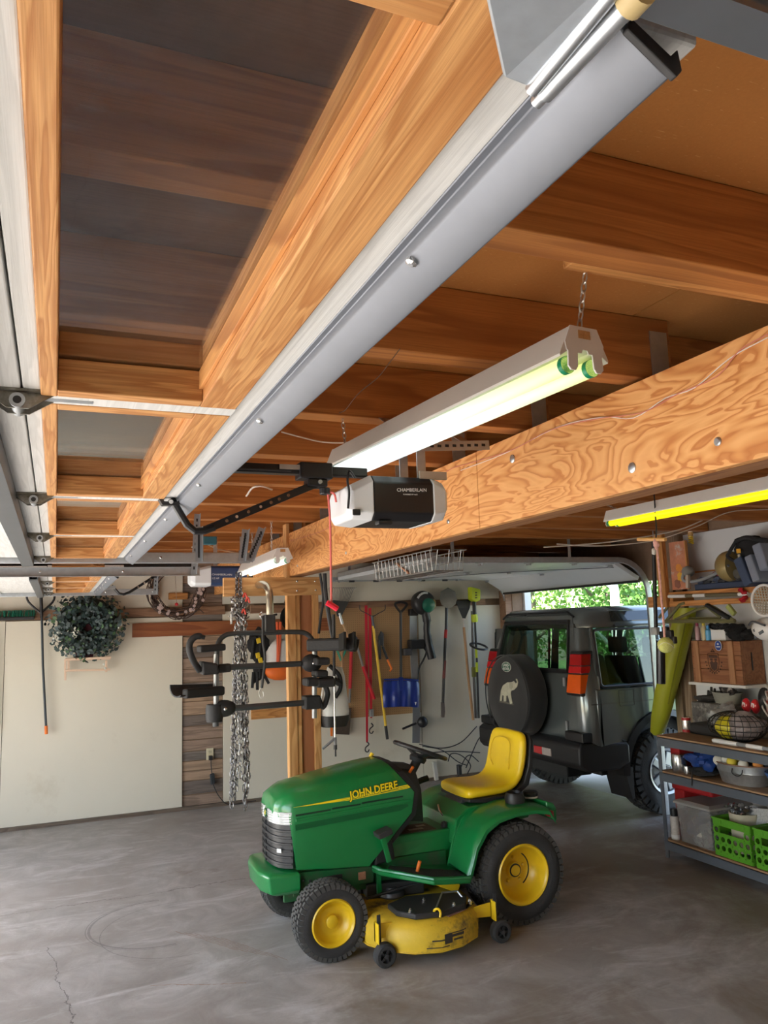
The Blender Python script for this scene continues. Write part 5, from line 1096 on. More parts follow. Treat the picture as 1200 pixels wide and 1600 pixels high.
hang_chain('long steel tyre chains hanging in a bundle, right bundle', [(378, 925, 383, 1262, 5.61), (380, 935, 387, 1240, 5.58), (376, 930, 379, 1150, 5.63), (382, 940, 388, 1225, 5.60), (384, 1100, 384, 1265, 5.59)])
t = thing('tire_chain', 'bunched chain ends with red tensioners at the cross board', 'chain', aY(375, 975, 5.6), group='tyre chains over the cross board')
m = MB(); rg = random.Random(4)
for k in range(46):
    q = aY(rg.uniform(362, 386), rg.uniform(930, 968), 5.60+rg.uniform(-.03, .03)); d = Vector((rg.uniform(-1, 1), rg.uniform(-.5, .5), rg.uniform(-1, 1))).normalized(); u, w = frame(d)
    m.tube([q+d*.023*math.cos(j*PI/4)+u*.012*math.sin(j*PI/4) for j in range(8)], .0042, 5, closed=True)
for xx in (361, 362): m.tube([aY(xx, 955+j*4, 5.57) for j in range(6)], .006, 5)
m.build('links', MATS['chain_1'], t)['kind'] = 'stuff'
for x, y in ((383, 933), (387, 940), (381, 958)): MB().tube(curve3([aY(x-3, y, 5.55), aY(x, y-6, 5.55), aY(x+3, y+2, 5.55)], 4), .008, 6).build('tensioner', mat('red_rubber', (.7,.08,.05), .5), t, smooth=True)
m = MB(); 
for xx in (370, 376):
    for k in range(7): m.tube([aY(xx+(1 if k % 2 else -1)*1.6*math.sin(j*PI/4), 897+k*4.4+3*math.cos(j*PI/4), 5.652) for j in range(8)], .0042, 5, closed=True)
m.build('hanging_links', MATS['chain_0'], t)['kind'] = 'stuff'
# ---- hitch bicycle rack hung on the cross board
RK = thing('bicycle_rack', 'dark hitch-mounted bicycle rack hung on the cross board', 'bike rack', aY(415, 1130, 5.24))
RKM = mat('rack_grey', (.075,.08,.085), .38, .5, var=.1); RKS = mat('rack_silver', (.28,.29,.30), .3, .8); RKB = mat('rack_black', (.02,.02,.022), .6, bump=.15)
def r5(x, y, v=5.24): return at(x, y, 'Y', v)
MB().tube(curve3([r5(404, 914, 5.65), r5(411, 913, 5.48), r5(418, 918, 5.28), r5(421, 930, 5.25), r5(421.5, 950), r5(421.5, 968)], 5), .026, 10).build('hitch_tube', mat('worn_chrome', (.50,.47,.40), .28, .9, var=.4, scale=25), RK, smooth=True)
q = r5(421, 972); MB().box(q.x-.035, q.x+.035, 5.21, 5.28, q.z-.065, q.z+.05).build('hitch_block', RKM, RK, .006)
MB().cyl(r5(413, 963), r5(433, 960), .007).build('hitch_pin', BLACK, RK)
MB().tube(curve3([r5(338, 1120), r5(338, 1060), r5(339, 1022), r5(341, 1005), r5(350, 994), r5(365, 990), r5(415, 988.5), r5(462, 987.5), r5(478, 990), r5(488, 1000), r5(492, 1015), r5(491.5, 1060), r5(491, 1121)], 6), .017, 10).build('frame', RKM, RK, smooth=True)
for x, y0, y1 in ((338, 1022, 1100), (491.5, 1015, 1122)): MB().cyl(r5(x, y0), r5(x+(-.3), y1), .0178, n=14).build('frame_sleeve', RKS, RK, smooth=True)
MB().cyl(r5(350, 1043), r5(470, 1037), .020, n=14).build('cross_tube', RKM, RK, smooth=True)
MB().cyl(r5(360, 1107), r5(476, 1098), .020, n=14).build('cross_tube', RKM, RK, smooth=True)
for x, y, rx, rz in ((487, 1036, .075, .062), (350, 1107, .080, .055)):
    q = r5(x, y); MB().ball(q, rx, .045, rz, 14, 10).build('joint', RKB, RK, smooth=True)
    MB().lathe([(.011, 0), (.011, .012), (.006, .015)], q+Vector((0, -.042, 0)), (0, -1, 0), 10).build('bolt', BRIGHT, RK)
q = r5(335, 1114); MB().lathe([(.050, -.055), (.056, -.03), (.056, .03), (.05, .055)], q, (0, 0, 1), 18).build('joint', RKB, RK, smooth=True)
MB().cyl(r5(337, 1126), r5(337, 1135), .02).build('joint_bolt', RKM, RK)
MB().tube(curve3([r5(320, 996, 5.1), r5(308, 994, 5.1), r5(298, 1002, 5.1), r5(296, 1015, 5.1), r5(302, 1032, 5.12), r5(312, 1048, 5.16)], 5), [.014]*3+[.021]*23, 10).build('wheel_hook', RKB, RK, smooth=True)
MB().prism([(r5(310, 1032).x, r5(310, 1032).z), (r5(335, 1036).x, r5(335, 1036).z), (r5(338, 1052).x, r5(338, 1052).z), (r5(312, 1054).x, r5(312, 1054).z)], 'Y', 5.12, 5.24).build('hook_base', RKB, RK, .012)
MB().bar(r5(310, 1014, 5.17), r5(350, 1011, 5.22), .07, .045).build('cradle_arm', RKB, RK, .012)
MB().bar(r5(340, 1045), r5(360, 1043), .07, .055).build('clamp', RKB, RK, .01)
def trough(a, c, r, m, name, tilt):
    a = Vector(a); c = Vector(c); d = (c-a).normalized(); up = Vector((0, -.6, .8)); up = (up-d*up.dot(d)).normalized(); s_ = d.cross(up); rings = []
    for i in range(9):
        p = a.lerp(c, i/8); rr = r*(1.0 if i > 1 else 1.12); rows = []
        for k in range(9): an = -PI*.15-PI*.7*k/8; rows.append(p+s_*math.cos(an)*rr+up*math.sin(an)*rr)
        for k in range(8, -1, -1): an = -PI*.15-PI*.7*k/8; rows.append(p+s_*math.cos(an)*(rr-.008)+up*math.sin(an)*(rr-.008))
        rings.append(rows)
    return MB().loft(rings).build(name, m, RK, smooth=True)
trough(r5(277, 1072, 5.0), r5(342, 1070, 5.2), .062, RKB, 'wheel_cradle', 0)
MB().bar(r5(288, 1084, 5.0), r5(348, 1079, 5.2), .05, .06).build('cradle_arm', RKB, RK, .014)
trough(r5(555, 1000, 5.0), r5(492, 998, 5.2), .070, RKB, 'wheel_cradle', 0)
MB().bar(r5(480, 1008, 5.2), r5(556, 1006, 5.0), .06, .085).build('cradle_arm', RKB, RK, .016)
for x in (535, 550): MB().bar(r5(x, 989, 4.99), r5(x, 1016, 4.97), .02, .10, (0,1,0)).build('strap', mat('strap_black', (.012,.012,.012), .8), RK, .004)
for x, y, w, h in ((500, 1033, .10, .05), (498, 1052, .09, .045), (505, 1066, .13, .06), (484, 1065, .09, .055)): 
    q = r5(x, y, 5.2); MB().box(q.x-w/2, q.x+w/2, 5.12, 5.24, q.z-h/2, q.z+h/2).build('clamp', RKB, RK, .014)
q = r5(485, 1097); MB().box(q.x-.05, q.x+.06, 5.19, 5.29, q.z-.045, q.z+.045).build('clamp', RKB, RK, .01)
# ---- bungee, harness, bag and pan behind the rack
t = thing('bungee_cord', 'black bungee cord with a pale hook below the rack', 'cord', r5(410, 1090, 5.15))
MB().tube(curve3([r5(411, 962, 5.16), r5(411, 1000, 5.16), r5(414, 1030, 5.16), r5(409, 1075, 5.16)], 6), .009, 8).build('cord', BLACK, t, smooth=True)
MB().tube(curve3([r5(409, 1073, 5.16), r5(405, 1081, 5.16), r5(407, 1090, 5.16), r5(412, 1088, 5.16), r5(411, 1080, 5.16)], 5), .004, 6).build('hook', mat('hook_white', (.75,.73,.68), .4), t, smooth=True)
MB().tube(curve3([r5(409, 966, 5.16), r5(406, 961, 5.16), r5(409, 957, 5.18)], 4), .006, 6).build('hook', BRIGHT, t, smooth=True)
rg = random.Random(9)
def blob(c, rx, ry, rz, amp=.15, seed=1, n=16, m=10):
    b_ = MB().ball(c, rx, ry, rz, n, m); q = random.Random(seed); ph = [q.uniform(0, 6) for _ in range(9)]; c = Vector(c)
    for i, v in enumerate(b_.v):
        d = v-c; s_ = 1+amp*(math.sin(d.x/rx*3+ph[0])*math.sin(d.z/rz*3.3+ph[1])+.6*math.sin(d.y/ry*4+d.z/rz*5+ph[2])+.5*math.sin(d.x/rx*7+ph[3])*math.cos(d.z/rz*6+ph[4])); b_.v[i] = c+d*s_
    return b_
t = thing('climbing_harness', 'black and yellow harness hanging between chains and bag', 'harness', aY(403, 1072, 8.5))
CLB = mat('cloth_black', (.02,.02,.022), .9, bump=.4, bscale=80)
blob(aY(403, 1010, 8.5), .11, .06, .17, .25, 3).build('pad', CLB, t, smooth=True)
blob(aY(405, 1050, 8.5), .08, .05, .10, .3, 5).build('pad', CLB, t, smooth=True)
for pts in ([(396, 1050), (394, 1075)], [(402, 1050), (402, 1078)], [(410, 1050), (420, 1068)], [(397, 1000), (393, 1030)], [(407, 985), (406, 1060)]): MB().tube([aY(x, y, 8.44) for x, y in pts], .016, 6).build('strap', CLB, t, smooth=True)
MB().cyl(aY(404, 990, 8.45), aY(404, 990, 8.62), .004).build('nail', STEEL, t)
for x, y in ((404, 1001), (403, 1024), (407, 1032)): MB().obox(aY(x, y, 8.40), V(.022,0,.006), V(0,.01,0), V(-.006,0,.028)).build('yellow_trim', mat('yellow_nylon', (.75,.52,.02), .6), t, .006)
t = thing('drawstring_bag', 'white and orange drawstring bag hanging left of the post', 'bag', aY(435, 1064, 8.46))
blob(aY(437, 1027, 8.46), .155, .08, .20, .05, 8).build('body', mat('bag_white', (.72,.70,.68), .7), t, smooth=True)
blob(aY(436, 1049, 8.455), .165, .085, .095, .04, 9).build('base', mat('bag_orange', (.82,.16,.02), .6), t, smooth=True)
for x0, x1 in ((438, 434), (433, 434)): MB().tube(curve3([aY(x0, 972, 8.42), aY((x0+x1)/2+1, 1005, 8.39), aY(x1, 1042, 8.37)], 5), .017, 6).build('strap', mat('strap_orange', (.70,.10,.02), .6), t, smooth=True)
t = thing('frying_pan', 'round black pan half hidden behind the wooden post', 'pan', aY(452, 985, 8.55))
MB().lathe([(.001, 0), (.12, 0), (.15, .05), (.145, .05), (.115, .008), (.001, .008)], aY(456, 965, 8.58), (0, -1, 0), 26).build('pan', mat('iron', (.02,.02,.022), .5, .5), t, smooth=True)
MB().bar(aY(444, 946, 8.57), aY(448, 930, 8.57), .03, .015).build('handle', mat('iron', (.02,.02,.022)), t, .004)
# ---- backpack sprayer right of the post
t = thing('backpack_sprayer', 'white backpack sprayer with black base hanging by the post', 'sprayer', r5(522, 1133, 5.75))
sp_ = [r5(x, y, 5.75) for x, y in ((523, 1042), (523, 1055), (522, 1075), (522, 1095), (522, 1112), (522, 1120))]
TANK = mat('tank_white', (.74,.75,.74), .45, var=.05)
MB().loft([[c+Vector((rx*math.copysign(abs(math.cos(a))**.7, math.cos(a)), .10*math.copysign(abs(math.sin(a))**.7, math.sin(a)), 0)) for a in [2*PI*k/18 for k in range(18)]] for c, rx in zip(sp_, (.04, .065, .085, .10, .108, .105))]).build('tank', TANK, t, smooth=True)
MB().loft([[c+Vector((rx*math.copysign(abs(math.cos(a))**.6, math.cos(a)), .105*math.copysign(abs(math.sin(a))**.6, math.sin(a)), 0)) for a in [2*PI*k/18 for k in range(18)]] for c, rx in ((r5(521, 1117, 5.75), .112), (r5(521, 1124, 5.75), .112), (r5(520, 1134, 5.75), .095))]).build('base', BLACK, t, smooth=True)
for pts, r in (([(497, 1090), (505, 1105), (512, 1085), (508, 1070)], .020), ([(515, 1040), (530, 1055), (532, 1075), (524, 1090)], .016), ([(500, 1060), (520, 1062), (531, 1068)], .024)): MB().tube(curve3([r5(x, y, 5.62) for x, y in pts], 5), r, 7).build('harness', CLB, t, smooth=True)
t = thing('spray_wand', 'thin silver spray wand hanging in front of the sprayer', 'spray wand', r5(524, 1182, 5.15))
MB().cyl(r5(521, 960, 5.15), r5(522, 1010, 5.15), .013).build('grip', BLACK, t, smooth=True)
MB().cyl(r5(522, 1008, 5.15), r5(522, 1056, 5.15), .010).build('valve', BLACK, t, smooth=True)
MB().cyl(r5(522, 1052, 5.15), r5(523.5, 1158, 5.15), .0055, n=10).build('lance', BRIGHT, t, smooth=True)
MB().cyl(r5(523.5, 1152, 5.15), r5(524, 1164, 5.15), .010).build('fitting', mat('fitting_grey', (.2,.21,.22), .5), t, smooth=True)
MB().cyl(r5(524, 1164, 5.15), r5(524, 1171, 5.15), .012).cyl(r5(524, 1171, 5.15), r5(524.3, 1182, 5.15), .006).build('nozzle', BLACK, t, smooth=True)
MB().tube(curve3([r5(523, 1153, 5.15), r5(516, 1160, 5.15), r5(504, 1170, 5.15)], 4), .009, 7).build('hose_stub', mat('fitting_grey', (.2,.21,.22)), t, smooth=True)
t = thing('pole_strap', 'two black straps hanging from the beam beside the post', 'strap', r5(515, 1008, 5.3))
MB().tube(curve3([r5(507, 896, 5.3), r5(509, 930, 5.3), r5(516, 975, 5.3), r5(523, 1010, 5.3)], 5), .016, 8).build('strap', BLACK, t, smooth=True)
MB().tube(curve3([r5(500, 896, 5.36), r5(505, 935, 5.36), r5(501, 965, 5.36), r5(498, 990, 5.36)], 5), .010, 8).build('strap', BLACK, t, smooth=True)
# ---- tools on the back wall
YT = 8.53
def w(x, y, v=YT): return at(x, y, 'Y', v)
HW = wood('handle_wood', (.55,.33,.17), (.38,.20,.09), 'Z', K=4)
def rod(par, pts, r, m, name='handle', v=YT): return MB().tube([w(x, y, v) for x, y in pts], r, 9).build(name, m, par, smooth=True)
t = thing('leaf_rake', 'grey spring-tined leaf rake hung fan up', 'rake', w(535, 1010))
for k in range(15):
    a = k/14; MB().tube(curve3([w(527+a*6, 960), w(519+a*26, 938), w(514+a*38, 921), w(516+a*41, 918, YT-.05)], 4), .004, 5).build('tine', mat('tine_grey', (.30,.29,.27), .4, .7), t, smooth=True)
MB().prism([(w(520, 938).x, w(520, 938).z), (w(545, 940).x, w(545, 940).z), (w(533, 963).x, w(533, 963).z), (w(527, 963).x, w(527, 963).z)], 'Y', YT-.012, YT+.012).build('spreader', mat('spreader_dark', (.07,.07,.07), .5, .5), t, .003)
rod(t, [(530, 960), (546, 1000)], .013, HW); MB().cyl(w(530, 958), w(535, 975), .018).build('ferrule', STEEL, t)
t = thing('garden_spade', 'square-bladed spade with wooden shaft behind the sprayer', 'spade', w(537, 1148))
rod(t, [(533, 1000), (536, 1075), (538, 1112)], .016, HW); MB().cyl(w(533, 1002), w(533, 1002)+Vector((0, .10, 0)), .004).build('nail', STEEL, t)
for xx in (526, 541): MB().tube([w(xx, 1014), w(533, 1032)], .013, 7).build('yoke', mat('yoke_green', (.03,.25,.16), .5), t, smooth=True)
MB().loft([[w(525, 1108), w(549, 1106), w(549, 1106, YT+.01), w(525, 1108, YT+.01)], [w(522, 1147), w(546, 1148), w(546, 1148, YT+.01), w(522, 1147, YT+.01)]]).build('blade', mat('rusty_steel', (.13,.095,.075), .6, .6, var=.5), t, .004)
MB().bar(w(518, 1128), w(518, 1150), .03, .02).build('orange_tab', ORANGE, t, .003)
t = thing('bolt_cutter', 'long-handled cutter with red grips spread apart', 'cutter', w(560, 1098))
rod(t, [(552, 995), (549, 1020)], .012, DKMETAL, 'arm'); rod(t, [(549, 1016), (547, 1076)], .020, RED, 'grip'); rod(t, [(547, 1074), (546, 1098)], .014, mat('grey_grip', (.20,.19,.18), .6), 'tip')
rod(t, [(555, 1000), (568, 1044)], .014, MATS['grey_grip'], 'arm', YT-.02); rod(t, [(567, 1041), (585, 1092)], .019, RED, 'grip', YT-.02)
MB().lathe([(.03, 0), (.03, .02), (.012, .024)], w(554, 998), (0, -1, 0), 14).build('pivot', DKMETAL, t, smooth=True)
for lab, xs, hk in (('long red ratchet strap hanging beside the yellow rake', ((572, 946), (573, 1040), (573.5, 1160)), 1167), ('shorter red ratchet strap with a black hook', ((578, 950), (579, 1040), (580, 1122)), 1138)):
    t = thing('ratchet_strap', lab, 'strap', w(xs[2][0], hk+5), group='red ratchet straps')
    MB().loft([[w(x-2.2, y), w(x+2.2, y), w(x+2.2, y, YT+.01), w(x-2.2, y, YT+.01)] for x, y in (xs[0], xs[1])]+[[w(xs[2][0]-1.6, xs[2][1]), w(xs[2][0]+1.6, xs[2][1]), w(xs[2][0]+1.6, xs[2][1], YT+.01), w(xs[2][0]-1.6, xs[2][1], YT+.01)]]).build('webbing', mat('web_red', (.55,.01,.03), .7, bump=.3, bscale=150), t)
    x, y = xs[2][0], hk-4; MB().tube(curve3([w(x, y-4), w(x+3, y), w(x-2, y+5), w(x-2.5, y+10), w(x+1, y+12), w(x+3.5, y+8)], 4), .007, 7).build('hook', BLACK, t, smooth=True)
    if hk < 1150: MB().box(w(577, 1112).x, w(583, 1112).x, YT-.02, YT+.02, w(580, 1120).z, w(580, 1108).z).build('buckle', STEEL, t, .004)
t = thing('thatch_rake', 'wire-headed rake with bright yellow handle and black grip', 'rake', w(605, 1156))
rod(t, [(583, 978), (603, 1136)], .016, mat('handle_yellow', (.80,.52,.05), .4)); rod(t, [(602.6, 1134), (605.3, 1155)], .0175, BLACK, 'grip')
MB().cyl(w(581, 962), w(584, 982), .016).build('ferrule', DKMETAL, t)
for s_ in (-1, 1): MB().tube(curve3([w(582, 964), w(582+s_*10, 958), w(582+s_*19, 953), w(582+s_*20, 945)], 5), .005, 6).build('wire', DKMETAL, t, smooth=True)
t = thing('pruning_shears', 'black and orange pruning shears on the pegboard', 'shears', w(604, 1050))
rod(t, [(592, 1000), (594, 1030)], .014, BLACK, 'grip'); rod(t, [(598, 1010), (605, 1030)], .015, BLACK, 'grip'); rod(t, [(604, 1028), (612, 1045), (609, 1049)], .012, ORANGE, 'grip_tip')
MB().prism([(w(591, 995).x, w(591, 995).z), (w(595, 986).x, w(595, 986).z), (w(599, 990).x, w(599, 990).z), (w(599, 1010).x, w(599, 1010).z), (w(594, 1008).x, w(594, 1008).z)], 'Y', YT-.012, YT+.012).build('blade', mat('blade_dark', (.10,.10,.11), .4, .7), t, .004)
t = thing('snow_shovel', 'blue snow shovel hung by its dark handle', 'snow shovel', w(626, 1105))
rod(t, [(626, 955), (626.5, 1072)], .016, mat('shaft_dark', (.05,.055,.06), .4, .4))
MB().tube(curve3([w(626, 957), w(619, 948), w(618, 943), w(626, 941), w(635, 943), w(634, 948), w(626, 957)], 4), .015, 8).build('grip', BLACK, t, smooth=True)
BLU = mat('shovel_blue', (.012,.035,.26), .38, coat=.2)
rows = []
for j in range(9):
    v_ = j/8; y = 1063+v_*41; half_ = 27+1.0*math.sin(v_*3)
    rows.append([w(627+half_*u_, y+1.5*abs(u_), YT-.06*math.sin(v_*2.2)-.03*(1-u_*u_)+.012*math.cos(u_*11)) for u_ in [k/10-1 for k in range(21)]])
m = MB(); m.loft(rows, closed=False, cap=False); m.loft([[p+Vector((0, .012, 0)) for p in r_] for r_ in rows], closed=False, cap=False)
bl_ = m.build('blade', BLU, t, smooth=True); 
MB().tube([w(600, 1062, YT-.02), w(627, 1061, YT-.03), w(654, 1063, YT-.02)], .010, 6).build('blade_edge', BLU, t, smooth=True)
MB().loft([[w(623, 1058, YT-.03), w(630, 1058, YT-.03), w(630, 1058, YT), w(623, 1058, YT)], [w(624, 1080, YT-.07), w(629, 1080, YT-.07), w(629, 1080, YT-.02), w(624, 1080, YT-.02)]]).build('socket', BLU, t, .005)
MB().prism([(w(643, 1096).x, w(643, 1096).z), (w(646, 1096).x, w(646, 1096).z), (w(644.5, 1101).x, w(644.5, 1101).z)], 'Y', YT-.09, YT-.085).build('sticker', WHITEPL, t)
t = thing('roof_rack_bar', 'grey aluminium carrier bar with black clamps beside the shovel', 'rack bar', w(648, 1162))
MB().loft([[w(x-6, y), w(x+6, y), w(x+6, y, YT+.05), w(x-6, y, YT+.05)] for x, y in ((646, 960), (646, 1010), (648, 1050), (651, 1090), (650, 1161))]).build('bar', mat('bar_aluminium', (.38,.40,.42), .4, .7), t, .004)
q = w(647, 958); MB().box(q.x-.055, q.x+.05, YT-.02, YT+.06, q.z-.03, q.z+.05).build('end_cap', BLACK, t, .01)
q = w(650, 1006); MB().box(q.x-.10, q.x+.10, YT-.06, YT+.05, q.z-.06, q.z+.05).build('clamp', BLACK, t, .02)
q = w(634, 1020); MB().box(q.x-.04, q.x+.06, YT-.05, YT+.04, q.z-.03, q.z+.05).build('clamp_foot', mat('grey_plastic', (.06,.06,.065), .5), t, .012)
MB().tube(curve3([w(660, 1010), w(666, 1018), w(662, 1030), w(655, 1045), w(653, 1070)], 5), .011, 7).build('cable', BLACK, t, smooth=True)
q = w(660, 1128); MB().ball(q, .065, .06, .065, 12, 8).build('wheel_clamp', BLACK, t, smooth=True)
MB().tube([w(629, 1139), w(650, 1130)], .013, 7).build('lever', BLACK, t, smooth=True)
t = thing('leaf_blower', 'black and green leaf blower hanging by its body', 'leaf blower', w(672, 1030))
q = w(661, 942, 8.48)
MB().lathe([(.09, -.09), (.135, -.06), (.145, 0), (.135, .05), (.10, .08), (.06, .085)], q, (0, -1, 0), 28).build('fan_housing', BLACK, t, smooth=True)
MB().lathe([(.085, .07), (.08, .10), (.05, .12), (.001, .125)], q+Vector((.03, 0, -.03)), (0, -1, 0), 22).build('motor_cover', mat('blower_green', (.01,.13,.08), .4), t, smooth=True)
for k in range(5):
    a = PI*.45+k*.28; c_ = q+Vector((math.cos(a)*.115, -.075, math.sin(a)*.115)); MB().obox(c_, V(.012*math.cos(a),0,.012*math.sin(a)), V(0,.004,0), V(-.014*math.sin(a),0,.014*math.cos(a))).build('vent', mat('vent_white', (.55,.57,.57), .5), t)
MB().tube(curve3([w(673, 935, 8.42), w(679, 940, 8.42), w(678, 950, 8.42), w(670, 953, 8.42)], 5), .014, 7).build('grip', mat('brass_grip', (.35,.25,.08), .5), t, smooth=True)
MB().tube(curve3([w(664, 955, 8.46), w(667, 970, 8.46), w(667, 985, 8.47), w(670, 1008, 8.48), w(675, 1029, 8.48)], 5), [.05]*6+[.042]*6+[.048]*4+[.052]*5, 14).build('nozzle', BLACK, t, smooth=True)
t = thing('round_shovel', 'round-point shovel hung blade up with red tape on shaft', 'shovel', w(690, 1118))
q = [(700, 918), (689, 924), (687, 936), (690, 945), (697, 950), (705, 950), (712, 944), (714, 935), (711, 924)]
MB().loft([[w(x, y, YT-.03) for x, y in q], [w(700+(x-700)*.6, 936+(y-936)*.6, YT-.005) for x, y in q]]).build('blade', mat('shovel_steel', (.11,.10,.09), .4, .8, var=.4), t, smooth=True)
rod(t, [(698, 947), (697, 985)], .018, DKMETAL, 'socket'); rod(t, [(697, 984), (696, 997)], .020, mat('tape_red', (.45,.02,.02), .6), 'tape'); rod(t, [(696, 995), (693.5, 1060), (692, 1098)], .018, mat('shaft_black', (.035,.033,.033), .5)); rod(t, [(695, 1032), (693.5, 1060)], .0195, mat('tape_dark_red', (.16,.03,.025), .6), 'tape')
MB().prism([(w(689, 1097).x, w(689, 1097).z), (w(694, 1097).x, w(694, 1097).z), (w(695, 1112).x, w(695, 1112).z), (w(694, 1121).x, w(694, 1121).z), (w(689, 1121).x, w(689, 1121).z)], 'Y', YT-.012, YT+.012).build('end_grip', mat('grimy_grip', (.14,.115,.10), .8), t, .004)
t = thing('scoop_shovel', 'black scoop with long wooden handle in the corner', 'shovel', w(740, 1126))
MB().loft([[w(711, 938), w(736, 937), w(736, 937, YT+.05), w(711, 938, YT+.05)], [w(716, 950, YT-.02), w(734, 950, YT-.02), w(734, 950, YT+.03), w(716, 950, YT+.03)], [w(723, 967), w(727, 967), w(727, 967, YT+.02), w(723, 967, YT+.02)]]).build('scoop', BLACK, t, .006)
rod(t, [(724.5, 966), (725.5, 984)], .016, mat('white_tape', (.55,.52,.47), .7), 'ferrule'); rod(t, [(725, 980), (732, 1060), (739.5, 1125)], .017, HW)
t = thing('string_trimmer', 'lime and black string trimmer hanging in the corner', 'string trimmer', w(748, 1125, 8.47))
LIME = mat('lime_plastic', (.50,.60,.02), .45); YQ = 8.47
q = [w(x, y, YQ) for x, y in ((733, 917), (748, 921), (748, 938), (741, 941), (734, 937))]
MB().loft([[p+Vector((0, -.05, 0)) for p in q], [p+Vector((0, .05, 0)) for p in q]]).build('motor', LIME, t, .012)
for k in range(3): MB().obox(w(744, 926+k*4, YQ-.055), V(.012,0,0), V(0,.004,0), V(0,0,.006)).build('vent', BLACK, t)
rod(t, [(741, 940), (742, 962)], .025, BLACK, 'neck', YQ)
MB().tube([w(741, 960, YQ), w(741.5, 966, YQ), w(742, 972, YQ)], [.038, .042, .036], 12).build('coupler', LIME, t, smooth=True)
rod(t, [(742, 970), (745, 1030), (748, 1122)], .014, BLACK, 'shaft', YQ)
for y0, y1 in ((1014, 1028), (1035, 1050)): rod(t, [(743.5+(y0-1000)*.04, y0), (743.5+(y1-1000)*.04, y1)], .016, LIME, 'collar', YQ)
MB().ring(w(748, 1010, YQ-.06), (.1, -.35, .9), .105, .013, 26, 8).build('loop_handle', BLACK, t, smooth=True)
t = thing('grey_pole', 'slim grey pole leaning beside the lime trimmer', 'pole', w(745, 1126, 8.56))
rod(t, [(738, 955), (740, 1040), (744, 1122)], .020, mat('pole_grey', (.22,.22,.22), .4, .5), 'pole', 8.56); MB().obox(w(741, 1050, 8.50), V(.03,0,0), V(0,.02,0), V(0,0,.06)).build('fitting', mat('fitting_olive', (.20,.20,.05), .5), t, .008)
# cables by the corner, pipe stub
t = thing('wall_cable', 'black cables drooping along the wall behind the tractor seat', 'cable', w(720, 1200, 8.55))
for pts in ([(655, 1163), (690, 1169), (720, 1160), (745, 1135)], [(660, 1166), (690, 1172), (715, 1190), (730, 1196)], [(700, 1190), (705, 1178), (720, 1180), (735, 1195), (730, 1210)], [(715, 1215), (725, 1188), (735, 1180), (748, 1190)], [(728, 1200), (745, 1160), (752, 1150)], [(672, 1176), (710, 1174), (750, 1176)]):
    MB().tube(curve3([w(x, y, 8.57) for x, y in pts], 6), .006, 6).build('cable', BLACK, t, smooth=True)
MB().cyl(w(717, 1195, 8.5), w(718, 1210, 8.5), .03).build('plug', BLACK, t)
MB().bar(w(678, 1190, 8.58), w(682, 1219, 8.58), .045, .045, (1,0,0)).build('pipe_stub', mat('dirty_white', (.55,.53,.48), .7), thing('floor_pipe', 'short off-white pipe stub at the foot of the wall', 'pipe', w(682, 1220, 8.58)), .006)
# ---- wire basket under the beam
t = thing('wire_basket', 'wire basket hung under the far side of the beam', 'basket', (1.85, 3.96, 2.09))
WB = mat('basket_wire', (.42,.42,.41), .35, .9); y0, y1, x0, x1 = 3.56, 4.38, 1.755, 1.95
for z_, e in ((2.205, 0), (2.10, .03), (2.15, .015)): MB().tube([(x0+e*.3, y0+e, z_), (x1-e*.3, y0+e, z_), (x1-e*.3, y1-e, z_), (x0+e*.3, y1-e, z_)], .0035 if z_ != 2.15 else .002, 6, closed=True).build('rim_wire', WB, t)
for k in range(15):
    y = y0+.03+(y1-y0-.06)*k/14; MB().tube([(x0, y, 2.205), (x0+.01, y, 2.10), (x1-.01, y, 2.10), (x1, y, 2.205)], .0022, 5).build('wire', WB, t)
for k in range(3):
    x = x0+.03+(x1-x0-.06)*k/2; MB().tube([(x, y0, 2.205), (x, y0+.03, 2.10), (x, y1-.03, 2.10), (x, y1, 2.205)], .0022, 5).build('wire', WB, t)
for y in (y0+.05, y1-.05): MB().tube([(x0+.02, y, 2.20), (x0+.02, y, 2.56)], .003, 5).build('hanger_wire', WB, t)
for k in range(3): MB().cyl((1.80+k*.02, 3.95+k*.03, 2.11), (1.80+k*.02, 4.12+k*.03, 2.18), .007).build('rolled_stick', mat('stick_%d' % k, ((.4,.2,.12), (.6,.6,.58), (.2,.2,.2))[k], .6), t)
# ================================================================ shelving on the right
def rX(x, y, v): return at(x, y, 'X', v)
SH = thing('shelving_unit', 'grey steel shelving unit with three wooden shelves', 'shelving', (4.6, 4.1, 0))
SHM = mat('shelf_steel', (.12,.14,.17), .5, .3, var=.1); SHW = wood('shelf_board', (.42,.26,.14), (.28,.16,.08), 'Y', K=4, rough=.75, stain=(.16,.10,.06))
X0, X1, Y0, Y1 = 4.355, 4.83, 3.20, 5.02
for xx, yy in ((X0, Y1), (X1, Y1), (X0, Y0), (X1, Y0)):
    sx = 1 if xx == X0 else -1; sy = -1 if yy == Y1 else 1
    p = MB().prism([(xx, yy), (xx+sx*.035, yy), (xx+sx*.035, yy+sy*.003), (xx+sx*.003, yy+sy*.003), (xx+sx*.003, yy+sy*.035), (xx, yy+sy*.035)], 'Z', 0, .892).build('post', SHM, SH)
    if yy == Y1 and xx == X0:
        for k in range(14): MB().obox((xx+.017, yy+.0012, .05+k*.062), V(.004,0,0), V(0,.0006,0), V(0,0,.010)).build('slot', BLACK, p)
